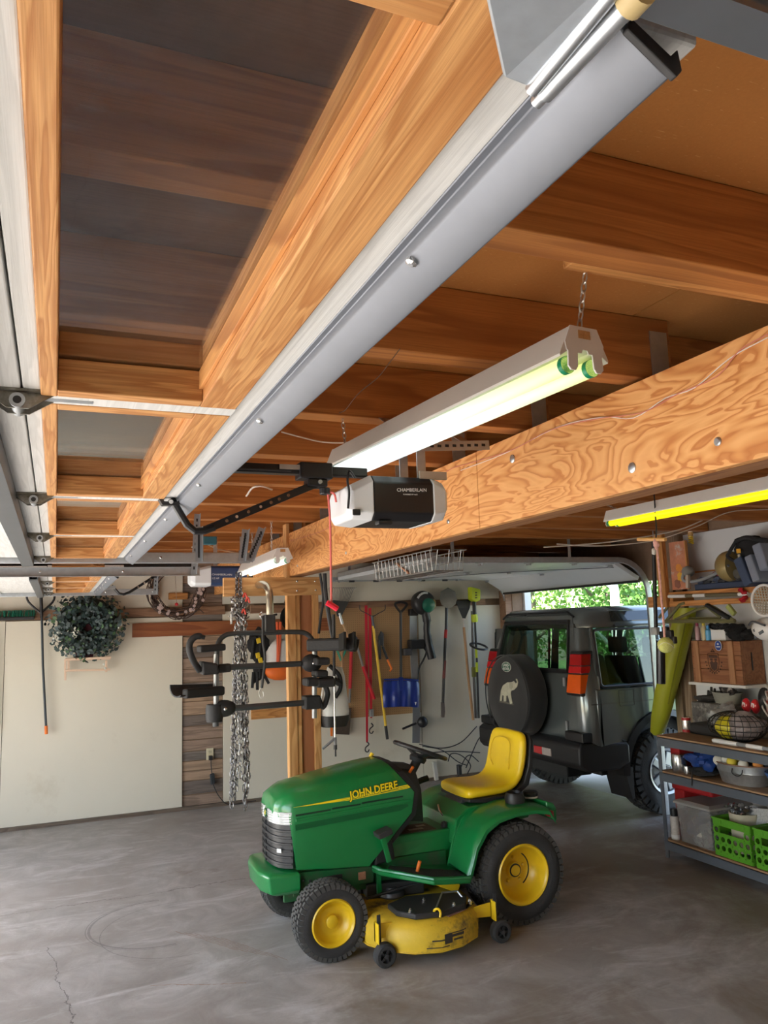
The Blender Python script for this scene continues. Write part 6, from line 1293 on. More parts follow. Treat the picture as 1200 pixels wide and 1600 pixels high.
for zt in (.91, .645, .140):
    MB().box(X0+.002, X1-.002, Y0+.002, Y1-.002, zt-.014, zt).build('shelf', SHW, SH, .002)
    for xa in (X0-.002, X1-.001): MB().box(xa, xa+.004, Y0, Y1, zt-.078, zt-.014).box(xa, xa+.02, Y0, Y1, zt-.018, zt-.014).build('beam', SHM, SH)
    for ya in (Y0, Y1-.004): MB().box(X0, X1, ya, ya+.004, zt-.078, zt-.014).build('beam', SHM, SH)
# bottom shelf
def can(name, lab, cat, c, r, h, body, cap=None, grp=None):
    t = thing(name, lab, cat, c, grp); c = Vector(c)
    MB().lathe([(r*.96, 0), (r, .004), (r, h-.006), (r*.93, h)], c, (0,0,1), 22).build('body', body, t, smooth=True)
    if cap: MB().lathe([(r*.8, h), (r*.8, h+.05), (r*.7, h+.055)], c, (0,0,1), 18).build('cap', cap, t, smooth=True)
    return t
t = can('spray_can', 'white printed spray can with black cap on bottom shelf', 'spray can', (4.41, 4.955, .141), .033, .17, mat('can_print', (.62,.58,.55), .4, var=.35, scale=60), BLACK)
MB().lathe([(.0335, .01), (.0335, .035)], (4.41, 4.955, .141), (0,0,1), 22).build('label_band', WHITEPL, t, smooth=True)
bn = thing('storage_bin', 'clear plastic storage bin with grey lid on bottom shelf', 'bin', (4.58, 4.73, .141))
BIN = glass('bin_clear', (.80,.82,.86), .03, .15, dirt=.45)
def tray(m, x0, x1, y0, y1, z0, z1, e, th=.004):
    R = lambda e_, z, i: [(x0-e_+i, y0-e_+i, z), (x1+e_-i, y0-e_+i, z), (x1+e_-i, y1+e_-i, z), (x0-e_+i, y1+e_-i, z)]
    return m.loft([R(0, z0, 0), R(e, z1, 0), R(e, z1, th), R(0, z0+th, th)])
tray(MB(), 4.40, 4.76, 4.575, 4.885, .142, .42, .015).build('body', BIN, bn, .006)
MB().loft([[(4.37, 4.545, .42), (4.79, 4.545, .42), (4.79, 4.915, .42), (4.37, 4.915, .42)], [(4.37, 4.545, .436), (4.79, 4.545, .436), (4.79, 4.915, .436), (4.37, 4.915, .436)], [(4.40, 4.58, .452), (4.76, 4.58, .452), (4.76, 4.88, .452), (4.40, 4.88, .452)]]).build('lid', mat('lid_grey', (.36,.35,.33), .45, var=.15), bn, .004)
for i, (x, y, z, r, c) in enumerate(((4.47, 4.68, .22, .07, (.5,.48,.42)), (4.48, 4.80, .24, .07, (.13,.15,.25)), (4.60, 4.70, .25, .09, (.30,.29,.28)), (4.62, 4.82, .22, .07, (.62,.6,.55)), (4.50, 4.74, .34, .05, (.10,.12,.22)))):
    blob((x, y, z), r, r, r, .25, i+40).build('contents', mat('bin_cloth_%d' % i, c, .8), bn, smooth=True)
rt = thing('red_tote', 'red plastic tote behind the clear bin', 'tote', (4.65, 4.94, .141))
REDP = mat('tote_red', (.42,.012,.015), .4)
MB().box(4.47, 4.81, 4.90, 5.005, .142, .50).build('body', REDP, rt, .012); MB().box(4.455, 4.82, 4.60, 5.012, .50, .555).build('lid', REDP, rt, .014)
def crate(y0, y1, lab):
    c = thing('plastic_crate', lab, 'crate', (4.55, (y0+y1)/2, .141), group='green plastic crates')
    GR = mat('crate_green', (.10,.34,.02), .45); x0, x1, z0, z1, t_ = 4.375, 4.72, .142, .395, .008
    # walls with real round holes: strips between holes built as rings in a frame
    def wall(o, du, L, H, nrm, grip):
        m = MB(); nU = max(3, int(round(L/.058))); rows = [(.055, True), (.115, True), (.175, False)]
        cw = L/nU; ch = .060; zb = .025
        m.add([], [])
        def quadbox(u0, u1, z_0, z_1): m.obox(o+du*((u0+u1)/2)+Vector((0, 0, (z_0+z_1)/2)), du*((u1-u0)/2), nrm*t_/2, Vector((0, 0, (z_1-z_0)/2)))
        quadbox(0, L, 0, zb); quadbox(0, L, zb+3*ch, H)
        for r_ in range(3):
            for k in range(nU):
                cu, cz = (k+.5)*cw, zb+(r_+.5)*ch; mid = 0 < k < nU-1
                if r_ == 2 and mid and grip: 
                    continue
                if r_ == 2 and mid: quadbox(k*cw, (k+1)*cw, zb+2*ch, zb+3*ch); continue
                R = .0185; n = 16; ou, inn = [], []
                for i in range(n):
                    a = 2*PI*i/n+PI/n; ca, sa = math.cos(a), math.sin(a); f = min(cw/2/max(abs(ca), 1e-6), ch/2/max(abs(sa), 1e-6))
                    ou.append((cu+ca*f, cz+sa*f)); inn.append((cu+ca*R, cz+sa*R))
                base = len(m.v)
                for s_ in (-1, 1):
                    for u, z_ in ou+inn: m.v.append(o+du*u+Vector((0, 0, z_))+nrm*(s_*t_/2))
                for i in range(n):
                    j = (i+1) % n
                    m.f += [(base+i, base+j, base+n+j, base+n+i), (base+2*n+i, base+3*n+i, base+3*n+j, base+2*n+j), (base+n+i, base+n+j, base+3*n+j, base+3*n+i)]
        if grip: quadbox(cw, L-cw, zb+2*ch, zb+2*ch+.012)
        return m
    H = z1-z0
    wall(Vector((x0, y0, z0)), Vector((0, 1, 0)), y1-y0, H, Vector((1, 0, 0)), True).build('wall', GR, c)
    wall(Vector((x1, y0, z0)), Vector((0, 1, 0)), y1-y0, H, Vector((1, 0, 0)), True).build('wall', GR, c)
    wall(Vector((x0, y0, z0)), Vector((1, 0, 0)), x1-x0, H, Vector((0, 1, 0)), False).build('wall', GR, c)
    wall(Vector((x0, y1, z0)), Vector((1, 0, 0)), x1-x0, H, Vector((0, 1, 0)), False).build('wall', GR, c)
    MB().box(x0, x1, y0, y1, z0, z0+.008).build('floor_panel', GR, c)
    for (a, b, d, e) in ((x0-.008, x0+.006, y0-.008, y1+.008), (x1-.006, x1+.008, y0-.008, y1+.008), (x0, x1, y0-.008, y0+.006), (x0, x1, y1-.006, y1+.008)): MB().box(a, b, d, e, z1-.010, z1+.004).build('rim', GR, c, .002)
    for yy in (y0+.04, y1-.08): MB().box(x0-.010, x0-.004, yy, yy+.04, z1-.03, z1-.006).build('tab', GR, c, .002)
    return c
crate(4.20, 4.525, 'green crate beside the clear bin, full of packing scraps')
crate(3.835, 4.165, 'green crate cut off by the right edge of the picture')
t = thing('paper_sack', 'cream paper sack stuffed with foil in the green crate', 'sack', (4.55, 4.40, .16))
m = MB(); rgq = random.Random(2)
m.loft([[Vector((4.55, 4.41, 0))+Vector((rx*math.cos(a)*(1+.08*math.sin(3*a+k)), rx*math.sin(a)*(1+.08*math.cos(4*a)), z_)) for a in [2*PI*i/20 for i in range(20)]] for k, (rx, z_) in enumerate(((.085, .16), (.09, .28), (.10, .38), (.105, .43), (.098, .43), (.09, .36)))])
m.build('sack', mat('sack_cream', (.55,.50,.38), .8, var=.2), t, smooth=True)
m = MB()
for k in range(60):
    q = Vector((4.53+rgq.uniform(-.08, .07), 4.42+rgq.uniform(-.08, .08), .42+rgq.uniform(0, .055))); d = Vector((rgq.uniform(-1, 1), rgq.uniform(-1, 1), rgq.uniform(-1, 1))).normalized(); u, v_ = frame(d); r_ = rgq.uniform(.012, .03)
    m.add([q+u*r_, q+v_*r_*.8+d*.006, q-u*r_, q-v_*r_*.7-d*.004], [(0, 1, 2, 3)])
m.build('foil', mat('foil', (.75,.77,.80), .2, .95), t)['kind'] = 'stuff'
t = thing('magazine', 'leaning black and white printed paper in the green crate', 'magazine', (4.6, 4.27, .3))
MB().obox((4.56, 4.275, .40), V(.012,-.085,.01), V(.003,.001,0), V(.02,0,.075)).build('pages', mat('newsprint', (.45,.45,.44), .7, var=.6, scale=90), t)
t = thing('cord_scraps', 'loose dark cords and clips heaped in the right crate', 'cords', (4.55, 4.0, .16))
m = MB()
for k in range(9): m.tube(curve3([(4.45+rgq.uniform(0, .2), 3.88+rgq.uniform(0, .25), .36+rgq.uniform(0, .07)) for _ in range(4)], 5), .006, 5)
m.build('cords', mat('cord_grey', (.10,.12,.14), .5), t)['kind'] = 'stuff'
blob((4.5, 4.0, .27), .10, .12, .10, .2, 77).build('pink_pouch', mat('pink', (.65,.08,.20), .6), t, smooth=True)
# middle shelf
can('paint_can', 'shiny ribbed steel can on the middle shelf', 'can', (4.43, 4.875, .646), .055, .135, mat('tin', (.62,.62,.62), .25, .95))
for k in range(6): pass
t = thing('red_case', 'red box behind the steel can on the middle shelf', 'box', (4.62, 4.93, .646))
MB().box(4.46, 4.78, 4.90, 5.0, .647, .815).build('body', REDP, t, .01); MB().box(4.452, 4.46, 4.91, 4.99, .67, .72).build('label', mat('label_green', (.25,.4,.2), .6, var=.6, scale=60), t)
t = thing('blue_tarp', 'crumpled blue tarp bundle beside the galvanised tub', 'tarp', (4.5, 4.68, .646))
blob((4.50, 4.69, .745), .10, .10, .085, .28, 21, 24, 16).build('fold', mat('tarp_blue', (.012,.05,.24), .5), t, smooth=True)
blob((4.46, 4.62, .77), .06, .07, .07, .30, 22, 20, 14).build('fold', MATS['tarp_blue'], t, smooth=True)
blob((4.47, 4.67, .685), .09, .12, .04, .2, 23).build('bag', CLB, t, smooth=True)
MB().tube(curve3([(4.35, 4.66, .70), (4.345, 4.665, .64), (4.343, 4.67, .59)], 5), .005, 5).build('cord', BLACK, t)
can('tin_can', 'small bright tin can beside the blue tarp', 'can', (4.41, 4.775, .646), .026, .06, MATS['tin'])
tb = thing('galvanised_tub', 'oval galvanised tub filled with balls on the middle shelf', 'tub', (4.53, 4.34, .646))
GAL = mat('galv_tub', (.50,.53,.55), .4, .8, var=.25, scale=40, bump=.1)
def oval(a, b, z, n=32): return [(4.512+a*math.cos(2*PI*i/n), 4.335+b*math.sin(2*PI*i/n), z) for i in range(n)]
MB().loft([oval(.115, .175, .647), oval(.132, .200, .725), oval(.136, .205, .73), oval(.136, .205, .736), oval(.146, .218, .785), oval(.141, .213, .785), oval(.11, .17, .66)]).build('body', GAL, tb, smooth=True)
MB().tube(oval(.146, .218, .785), .005, 6, closed=True).build('rim', mat('rim_rust', (.35,.22,.16), .6, .4), tb, smooth=True)
MB().tube(curve3([(4.372, 4.30, .765), (4.362, 4.295, .735), (4.362, 4.25, .72), (4.365, 4.215, .74), (4.375, 4.215, .765)], 5), .004, 6).build('handle', DKMETAL, tb, smooth=True)
BC = {'white': (.72,.70,.62), 'yellow': (.70,.55,.05), 'orange': (.65,.25,.05)}
for i, (x, y, cn, d) in enumerate(((4.44, 4.47, 'white', 'leftmost white ball in the galvanised tub'), (4.46, 4.41, 'white', 'large white ball at the front of the tub'), (4.50, 4.34, 'yellow', 'yellow ball at the back of the tub'), (4.43, 4.335, 'yellow', 'pale yellow ball at the front of the tub'), (4.44, 4.245, 'white', 'white ball above the handle of the tub'), (4.50, 4.175, 'orange', 'orange ball at the right end of the tub'), (4.57, 4.42, 'white', 'white ball deep at the back of the tub'))):
    tag(MB().ball((x-.02, y, .79+.008*(i % 2)), .036, n=16, m=12).build('ball', mat('ball_'+cn, BC[cn], .6, var=.15, scale=30), smooth=True, ang=180), d, 'ball', 'balls in the galvanised tub')
t = thing('blue_bowl', 'blue plastic bowl of odds and ends at the right edge', 'bowl', (4.53, 3.95, .646))
MB().lathe([(.08, 0), (.12, .06), (.155, .125), (.165, .125), (.165, .118), (.13, .05), (.09, .005), (.001, .005)], (4.53, 3.95, .647), (0,0,1), 30).build('bowl', mat('bowl_blue', (.03,.12,.38), .4), t, smooth=True)
for k in range(5): blob((4.47+.03*k, 3.92+.03*(k % 3), .77), .045, .05, .03, .25, 60+k).build('scrap', mat('scrap_%d' % k, ((.5,.5,.48), (.03,.03,.03), (.35,.33,.3), (.08,.08,.1), (.55,.5,.4))[k], .7), t, smooth=True)
# top shelf
t = can('drink_can', 'silver and red drink can on the top shelf', 'can', (4.63, 5.0-.02, .911), .034, .12, mat('can_silver', (.70,.66,.64), .25, .8, var=.2))
for za in (0.004, .095): MB().lathe([(.0346, za), (.0346, za+.02)], (4.63, 4.98, .911), (0,0,1), 22).build('red_band', REDP, t, smooth=True)
tag(MB().box(4.60, 4.86, 4.62, 4.93, .911, .995).build('black_case', BLACK, bev=.02, seg=3), 'flat black case on the top shelf behind the pale bat', 'case')
t = thing('camo_box', 'dark mottled box carrying gloves and a bowl', 'box', (5.02, 4.92, .911))
MB().box(4.90, 5.18, 4.62, 5.20, .60, 1.115).build('box', mat('camo', (.11,.105,.10), .8, var=.9, scale=22, dirt=(.25,.24,.22), dthr=(.5,.6), dscale=14), t, .01)
t = thing('enamel_bowl', 'grey-green oval bowl full of scrap metal on the mottled box', 'bowl', (5.0, 4.90, 1.116))
def ov2(a, b, z, n=28): return [(5.0+a*math.cos(2*PI*i/n), 4.90+b*math.sin(2*PI*i/n), z) for i in range(n)]
MB().loft([ov2(.07, .11, 1.117), ov2(.085, .13, 1.19), ov2(.09, .138, 1.205), ov2(.084, .132, 1.205), ov2(.065, .105, 1.13)]).build('bowl', mat('enamel', (.27,.27,.23), .5, var=.2, scale=30), t, smooth=True)
for k in range(7): blob((4.96+.015*k, 4.80+.03*k, 1.21+.01*(k % 2)), .03, .035, .025, .3, 90+k).build('scrap', mat('scrap_metal_%d' % (k % 3), ((.04,.035,.035), (.3,.27,.25), (.10,.08,.07))[k % 3], .5, .4), t, smooth=True)
t = thing('work_gloves', 'pair of dark work gloves heaped left of the bowl', 'gloves', (5.0, 5.12, 1.116))
for k, (y, z) in enumerate(((5.16, 1.135), (5.07, 1.15))): blob((5.0, y, z), .06, .07, .03, .2, 100+k).build('glove', mat('glove_dark', (.04,.037,.035), .85), t, smooth=True)
for a, b in (((5.0, 5.07, 1.15), (4.99, 5.05, 1.235)), ((5.0, 5.10, 1.15), (4.99, 5.085, 1.205)), ((5.0, 5.04, 1.15), (4.99, 5.015, 1.225)), ((5.0, 5.19, 1.13), (4.98, 5.24, 1.145))): MB().tube([a, b], [.014, .010], 7).build('finger', MATS['glove_dark'], t, smooth=True)
t = thing('white_bat', 'pale bat with grey bands lying along the top shelf', 'bat', (4.40, 4.3, .911))
pa, pb = rX(1113, 1146, 4.42), rX(1205, 1163, 4.42); pa.z = pb.z = .925; dd = (pb-pa)
MB().tube([pa, pa+dd*.03, pa+dd*.44], [.012, .017, .0155], 12).build('barrel', WHITEPL, t, smooth=True)
MB().cyl(pa+dd*.44, pa+dd*.60, .0145).build('band', mat('band_grey', (.25,.26,.28), .5), t, smooth=True); MB().cyl(pa+dd*.60, pa+dd*.87, .0155).build('barrel', WHITEPL, t, smooth=True); MB().cyl(pa+dd*.87, pa+dd*1.5, .014).build('band', MATS['band_grey'], t, smooth=True)
t = thing('ball_net', 'black net bag holding a yellow helmet on the top shelf', 'net bag', (4.62, 4.50, .911))
blob((4.62, 4.53, 1.0), .10, .11, .085, .05, 111).build('yellow_helmet', mat('helmet_yellow', (.72,.62,.03), .35), t, smooth=True)
blob((4.64, 4.40, 1.02), .12, .13, .10, .12, 112).build('white_red_helmet', mat('helmet_mottled', (.26,.22,.22), .5, var=.9, scale=16), t, smooth=True)
m = MB()
for k in range(12):
    a = PI*k/12; m.tube([Vector((4.625+.16*math.cos(a)*math.sin(b), 4.47+.235*math.sin(a)*math.sin(b), 1.012+.108*math.cos(b))) for b in [PI*2*j/22 for j in range(22)]], .0028, 4, closed=True)
for k in range(1, 9):
    b = PI*k/9; m.tube([Vector((4.625+.16*math.cos(a)*math.sin(b), 4.47+.235*math.sin(a)*math.sin(b), 1.012+.108*math.cos(b))) for a in [PI*2*j/26 for j in range(26)]], .0028, 4, closed=True)
m.build('netting', BLACK, t)['kind'] = 'stuff'
blob((4.74, 4.70, 1.05), .10, .10, .09, .3, 113, 20, 12).build('crumpled_wrap', mat('wrap_grey', (.32,.33,.33), .35, .3, var=.8, scale=30), thing('plastic_wrap', 'crumpled grey plastic wrap between the case and the net', 'wrap', (4.74, 4.70, .96)), smooth=True)
t = thing('red_knee_pads', 'pair of shiny red pads above the net bag', 'pads', (4.88, 4.53, 1.08))
for y in (4.585, 4.50): 
    o_ = blob((4.86, y, 1.135), .03, .036, .055, .03, 120).build('pad', mat('pad_red', (.60,.02,.03), .3, coat=.4), t, smooth=True)
    MB().obox((4.832, y, 1.145), V(.001,0,0), V(0,.012,.004), V(0,-.003,.015)).build('mark', WHITEPL, o_)
t = thing('catcher_helmet', 'white and red face-guard helmet at the right edge', 'helmet', (4.85, 4.32, 1.0))
blob((4.90, 4.30, 1.16), .11, .12, .15, .06, 121).build('shell', mat('helmet_white_red', (.55,.40,.38), .4, var=.9, scale=14, dirt=(.45,.03,.03), dthr=(.5,.54), dscale=9), t, smooth=True)
for k in range(4): MB().ring((4.86, 4.35-.02*k, 1.08+.05*k), (.3, -.6, .5), .10, .006, 20, 6).build('guard_bar', mat('guard_white', (.6,.58,.56), .4), t, smooth=True)
blob((4.84, 4.38, 1.20), .05, .06, .08, .05, 122).build('opening', BLACK, t, smooth=True)
# ---- wooden crate on the wall
cr = thing('wooden_crate', 'stained wooden crate with a printed crest on the wall shelf', 'crate', (5.1, 4.96, 1.27))
CW = wood('crate_wood', (.34,.145,.06), (.21,.075,.03), 'Y', K=5, sc=(.9, 9)); CWL = wood('crate_batten', (.46,.235,.115), (.32,.14,.06), 'Z', K=4)
for k in range(3): MB().box(4.975, 4.99, 4.70, 5.22, 1.272+k*.114, 1.272+k*.114+.111).build('slat', CW, cr, .003)
for y in (4.765, 5.13): MB().box(4.960, 4.975, y, y+.055, 1.272, 1.612).build('batten', CWL, cr, .003)
for ya in (4.70, 5.205): MB().box(4.99, 5.215, ya, ya+.015, 1.272, 1.612).build('end_board', CW, cr, .003)
MB().box(5.20, 5.215, 4.715, 5.205, 1.272, 1.612).build('back_board', CW, cr); MB().box(4.99, 5.20, 4.715, 5.205, 1.272, 1.285).build('floor_board', CW, cr)
MB().box(5.06, 5.12, 4.698, 4.701, 1.40, 1.53).build('grip_slot', BLACK, cr) if False else MB().box(5.08, 5.092, 4.697, 4.7005, 1.38, 1.52).build('grip_slot', BLACK, cr)
INK = mat('crest_ink', (.07,.035,.025), .8)
def crest(pl, name, d=.0012): return MB().prism([(4.985-u, 1.44+v_) for u, v_ in pl], 'X', 4.9735, 4.9752).build(name, INK, cr)
def ringpoly(o, i): return o+[o[0]]+[i[0]]+i[:0:-1]+[i[0]] if False else None
sh = [(-.055, .07), (.055, .07), (.06, .0), (.04, -.06), (0, -.085), (-.04, -.06), (-.06, 0)]
MB().tube([(4.9742, 4.985-u, 1.44+v_) for u, v_ in sh], .003, 4, closed=True).build('crest_shield', INK, cr)
crest([(-.045, .055), (.045, .055), (.045, .035), (-.045, .035)], 'crest_chief'); crest([(-.04, -.005), (-.02, .012), (0, -.005), (.02, .012), (.04, -.005), (.03, -.05), (0, -.07), (-.03, -.05)], 'crest_charge'); crest([(-.035, .03), (-.01, .03), (-.01, .012), (-.035, .012)], 'crest_charge'); crest([(.01, .03), (.035, .03), (.035, .012), (.01, .012)], 'crest_charge')
MB().tube([(4.9742, 4.985-u, 1.44+v_) for u, v_ in ((-.02, .085), (0, .105), (.02, .085))], .005, 4, closed=True).build('crest_crown', INK, cr)
for k in range(11):
    a = PI+PI*(k+.5)/11; MB().obox((4.9742, 4.985-.085*math.cos(a), 1.455+.105*math.sin(a)), V(.0008,0,0), V(0,-.006,.0), V(0,0,.006)).build('crest_scroll', INK, cr)
tg_ = MB().prism([(4.905+.036*math.cos(2*PI*k/24), 1.575+.042*math.sin(2*PI*k/24)) for k in range(24)], 'X', 4.9585, 4.9600).build('tag_rim', WHITEPL, cr)
MB().prism([(4.905+.032*math.cos(2*PI*k/24), 1.575+.038*math.sin(2*PI*k/24)) for k in range(24)], 'X', 4.957, 4.9586).build('blue_tag', mat('tag_blue', (.02,.06,.30), .4), tg_)
MB().ball((4.957, 4.905, 1.588), .008, n=8, m=6).box(4.9562, 4.9575, 4.885, 4.925, 1.562, 1.570).build('tag_mark', WHITEPL, tg_)
tag(MB().box(4.95, 5.228, 4.66, 5.26, 1.248, 1.270).build('wall_shelf', WHITEP, bev=.002), 'white wall shelf carrying the wooden crate', 'shelf')
for i, (x, c, h, lab) in enumerate(((1091, (.30,.02,.08), .135, 'dark red spray bottle on the crate, leftmost'), (1101, (.62,.50,.04), .14, 'yellow-topped bottle on the crate'), (1107.5, (.05,.25,.55), .11, 'blue bottle on the crate beside the white box'))):
    p = rX(x, 1000, 5.03); t = thing('bottle', lab, 'bottle', (5.03, p.y, 1.613), group='bottles standing on the wooden crate')
    MB().lathe([(.021, 0), (.022, .005), (.022, h*.75), (.012, h*.86), (.011, h*.9)], (5.03, p.y, 1.613), (0,0,1), 16).build('body', mat('bottle_%d' % i, ((.55,.35,.38), (.62,.52,.30), (.10,.40,.70))[i], .3, var=.3), t, smooth=True)
    MB().lathe([(.013, h*.88), (.013, h*1.1), (.008, h*1.14)], (5.03, p.y, 1.613), (0,0,1), 14).build('cap', mat('cap_%d' % i, c, .4), t, smooth=True)
p = rX(1122, 1000, 5.05); tag(MB().box(5.04, 5.15, p.y-.09, p.y+.065, 1.613, 1.70).build('white_box', WHITEPL, bev=.003), 'small white box on the crate behind the bottles', 'box')
t = thing('black_mittens', 'black fur mittens heaped on the right of the crate', 'mittens', (5.05, 4.68, 1.613))
for x, y, r, s_ in ((1152, 988, .085, 1), (1170, 991, .06, 2), (1143, 983, .05, 3)): 
    p = rX(x, y, 5.04); blob(p, r*.8, r, r*.75, .22, 130+s_, 22, 14).build('mitten', mat('fur_black', (.010,.010,.011), .95, bump=.9, bscale=120), t, smooth=True)
t = thing('dark_clips', 'cluster of dark clips behind the bottles on the crate', 'clips', (5.12, 4.95, 1.70))
for k in range(6): blob(rX(1113+k*5, 978+2*(k % 2), 5.10), .03, .03, .022, .3, 140+k).build('clip', CLB, t, smooth=True)
# ---- upper wooden shelf and what lies on it
us = thing('upper_shelf', 'rough wooden wall shelf above the crate', 'shelf', (5.1, 4.95, 1.9))
for z0, z1 in ((1.905, 1.95), (1.985, 2.03)): MB().box(4.985, 5.01, 4.45, 5.48, z0, z1).build('front_rail', FIR['Y'], us, .003)
MB().box(4.99, 5.228, 4.45, 5.48, 2.012, 2.030).build('board', FIR['Y'], us, .003)
MB().box(4.99, 5.228, 5.40, 5.44, 1.91, 2.01).build('bracket', FIR['X'], us); MB().box(4.99, 5.228, 4.50, 4.54, 1.91, 2.01).build('bracket', FIR['X'], us)
sp_ = thing('shelf_post', 'upright wooden post at the left end of the wall shelf', 'post', (5.0, 5.48, 1.9))
MB().box(4.955, 5.0, 5.445, 5.535, 1.90, 2.56).build('post', FIR['Z'], sp_, .003); MB().box(4.955, 5.0, 5.535, 5.68, 1.905, 2.0).build('arm', FIR['Y'], sp_, .003)
t = thing('striped_pole', 'white and olive banded pole along the shelf front', 'pole', (4.96, 4.95, 1.96))
a, b = rX(1045, 932, 4.965), rX(1168, 928, 4.965)
for k, (u, v_, m_) in enumerate(((0, .24, WHITEPL), (.24, .34, mat('pole_olive', (.14,.12,.07), .6)), (.34, .50, WHITEPL), (.50, .90, MATS['pole_olive']), (.90, 1.0, WHITEPL))): MB().cyl(a.lerp(b, u), a.lerp(b, v_), .015).build('band', m_, t, smooth=True)
t = thing('red_yarn', 'tuft of red cord tied round the shelf end', 'cord', rX(1160, 935, 4.95))
for x, y in ((1158, 922), (1163, 926), (1160, 938), (1164, 934)): blob(rX(x, y, 4.95), .022, .022, .018, .3, 150+x).build('tuft', mat('yarn_red', (.45,.01,.02), .8), t, smooth=True)
t = thing('safety_poster', 'orange printed panel beside the shelf post', 'poster', (5.05, 5.36, 2.03))
pz0, pz1 = 2.05, 2.47; MB().box(5.02, 5.032, 5.24, 5.43, pz0, pz1).build('panel', mat('poster_orange', (.62,.25,.14), .6, var=.5, scale=7, dirt=(.60,.55,.5), dthr=(.52,.62), dscale=6), t, .002)
MB().box(5.015, 5.04, 5.228, 5.242, pz0, pz1).build('edge', FIR['Z'], t)
for i, (y, z_) in enumerate(((5.33, 2.24), (5.32, 2.16), (5.36, 2.10))): blob((5.018, y, z_), .004, .035, .035, .2, 160+i).build('mark', mat('poster_mark_%d' % i, ((.75,.30,.05), (.80,.45,.05), (.30,.12,.08))[i], .6), t)
hm = thing('gold_helmet', 'old gold helmet with black straps on the upper shelf', 'helmet', (5.05, 4.66, 2.03))
q = rX(1150, 884, 5.05)
hs_ = MB(); rings = []
for j in range(9):
    b = PI*.5*j/8*1.25; rings.append([q+Vector((-.02+.10*math.sin(b)*math.cos(a), .05+.12*math.cos(b), .0)) + Vector((0, 0, .125*math.sin(b)*math.sin(a)))+Vector((.10*math.sin(b)*math.cos(a)*.0, 0, 0)) for a in [2*PI*i/24 for i in range(24)]])
hs_.loft(rings).build('shell', mat('helmet_gold', (.40,.31,.13), .3, .3, coat=.5, var=.2), hm, smooth=True)
MB().tube(curve3([rX(x, y, 4.93) for x, y in ((1150, 845), (1140, 862), (1137, 870), (1150, 877), (1160, 877))], 5), .014, 7).build('strap', CLB, hm, smooth=True)
MB().tube(curve3([rX(x, y, 4.93) for x, y in ((1150, 845), (1165, 840), (1180, 842), (1200, 845))], 5), .018, 7).build('strap', CLB, hm, smooth=True)
blob(rX(1172, 856, 5.05), .10, .13, .10, .12, 171).build('lining', CLB, hm, smooth=True); blob(rX(1158, 896, 5.06), .06, .07, .05, .1, 172).build('chin_guard', mat('guard_grey', (.10,.095,.08), .6), hm, smooth=True)
MB().obox(rX(1154, 861, 4.92), V(.004,0,0), V(0,.02,0), V(0,0,.018)).build('buckle', mat('buckle_amber', (.75,.38,.03), .4), hm, .004); MB().obox(rX(1155, 870, 4.92), V(.004,0,0), V(0,.01,0), V(0,0,.02)).build('tag', mat('tag_pale', (.5,.45,.35), .5), hm)
for i, (xa, ya, xb, yb, w_, c) in enumerate(((1165, 872, 1183, 914, .08, (.05,.075,.14)), (1182, 868, 1196, 908, .07, (.22,.25,.32)), (1195, 850, 1208, 890, .08, (.22,.25,.32)))):
    tag(MB().bar(rX(xa, ya, 5.0), rX(xb, yb, 5.0), .20, w_, (0, 1, .4)).build('folded_cushion', mat('cushion_%d' % i, c, .7, bump=.2, bscale=200), bev=.012), ('dark blue folded cushion leaning by the gold helmet', 'grey-blue folded cushion between the blue one and the edge', 'grey-blue folded cushion cut off by the right edge')[i], 'cushion', 'folded cushions on the upper shelf')
t = thing('tool_case', 'low dark blue tool case on the upper shelf', 'case', (5.1, 4.95, 2.03))
MB().box(5.03, 5.20, 4.62, 5.18, 2.031, 2.085).build('tray', mat('case_blue', (.04,.06,.12), .6), t, .008)
for k in range(8): blob((5.06, 4.70+.06*k, 2.10+.012*(k % 3)), .035, .04, .03, .3, 180+k).build('tool', mat('tool_%d' % (k % 3), ((.03,.03,.035), (.06,.08,.14), (.12,.12,.12))[k % 3], .6), t, smooth=True)
t = thing('red_bag', 'folded red bag behind the hose on the upper shelf', 'bag', (5.12, 4.98, 2.08)); blob((5.13, 4.98, 2.145), .05, .11, .05, .12, 190).build('body', mat('bag_red', (.42,.05,.10), .7), t, smooth=True)
t = thing('vacuum_hose', 'grey curved hose lying over the tools on the upper shelf', 'hose', (4.98, 5.0, 2.03))
MB().tube(curve3([rX(x, y, 4.97) for x, y in ((1138, 883), (1120, 895), (1095, 906), (1075, 909), (1067, 905), (1068, 896))], 6), .014, 9).build('hose', mat('hose_grey', (.28,.30,.32), .5), t, smooth=True)
blob(rX(1075, 893, 5.0), .055, .05, .05, .1, 191).build('head', mat('hose_head', (.22,.22,.20), .6), t, smooth=True); MB().bar(rX(1075, 898, 4.95), rX(1075, 919, 4.95), .03, .03).build('stub', mat('stub_tan', (.5,.42,.35), .6), t, .005)
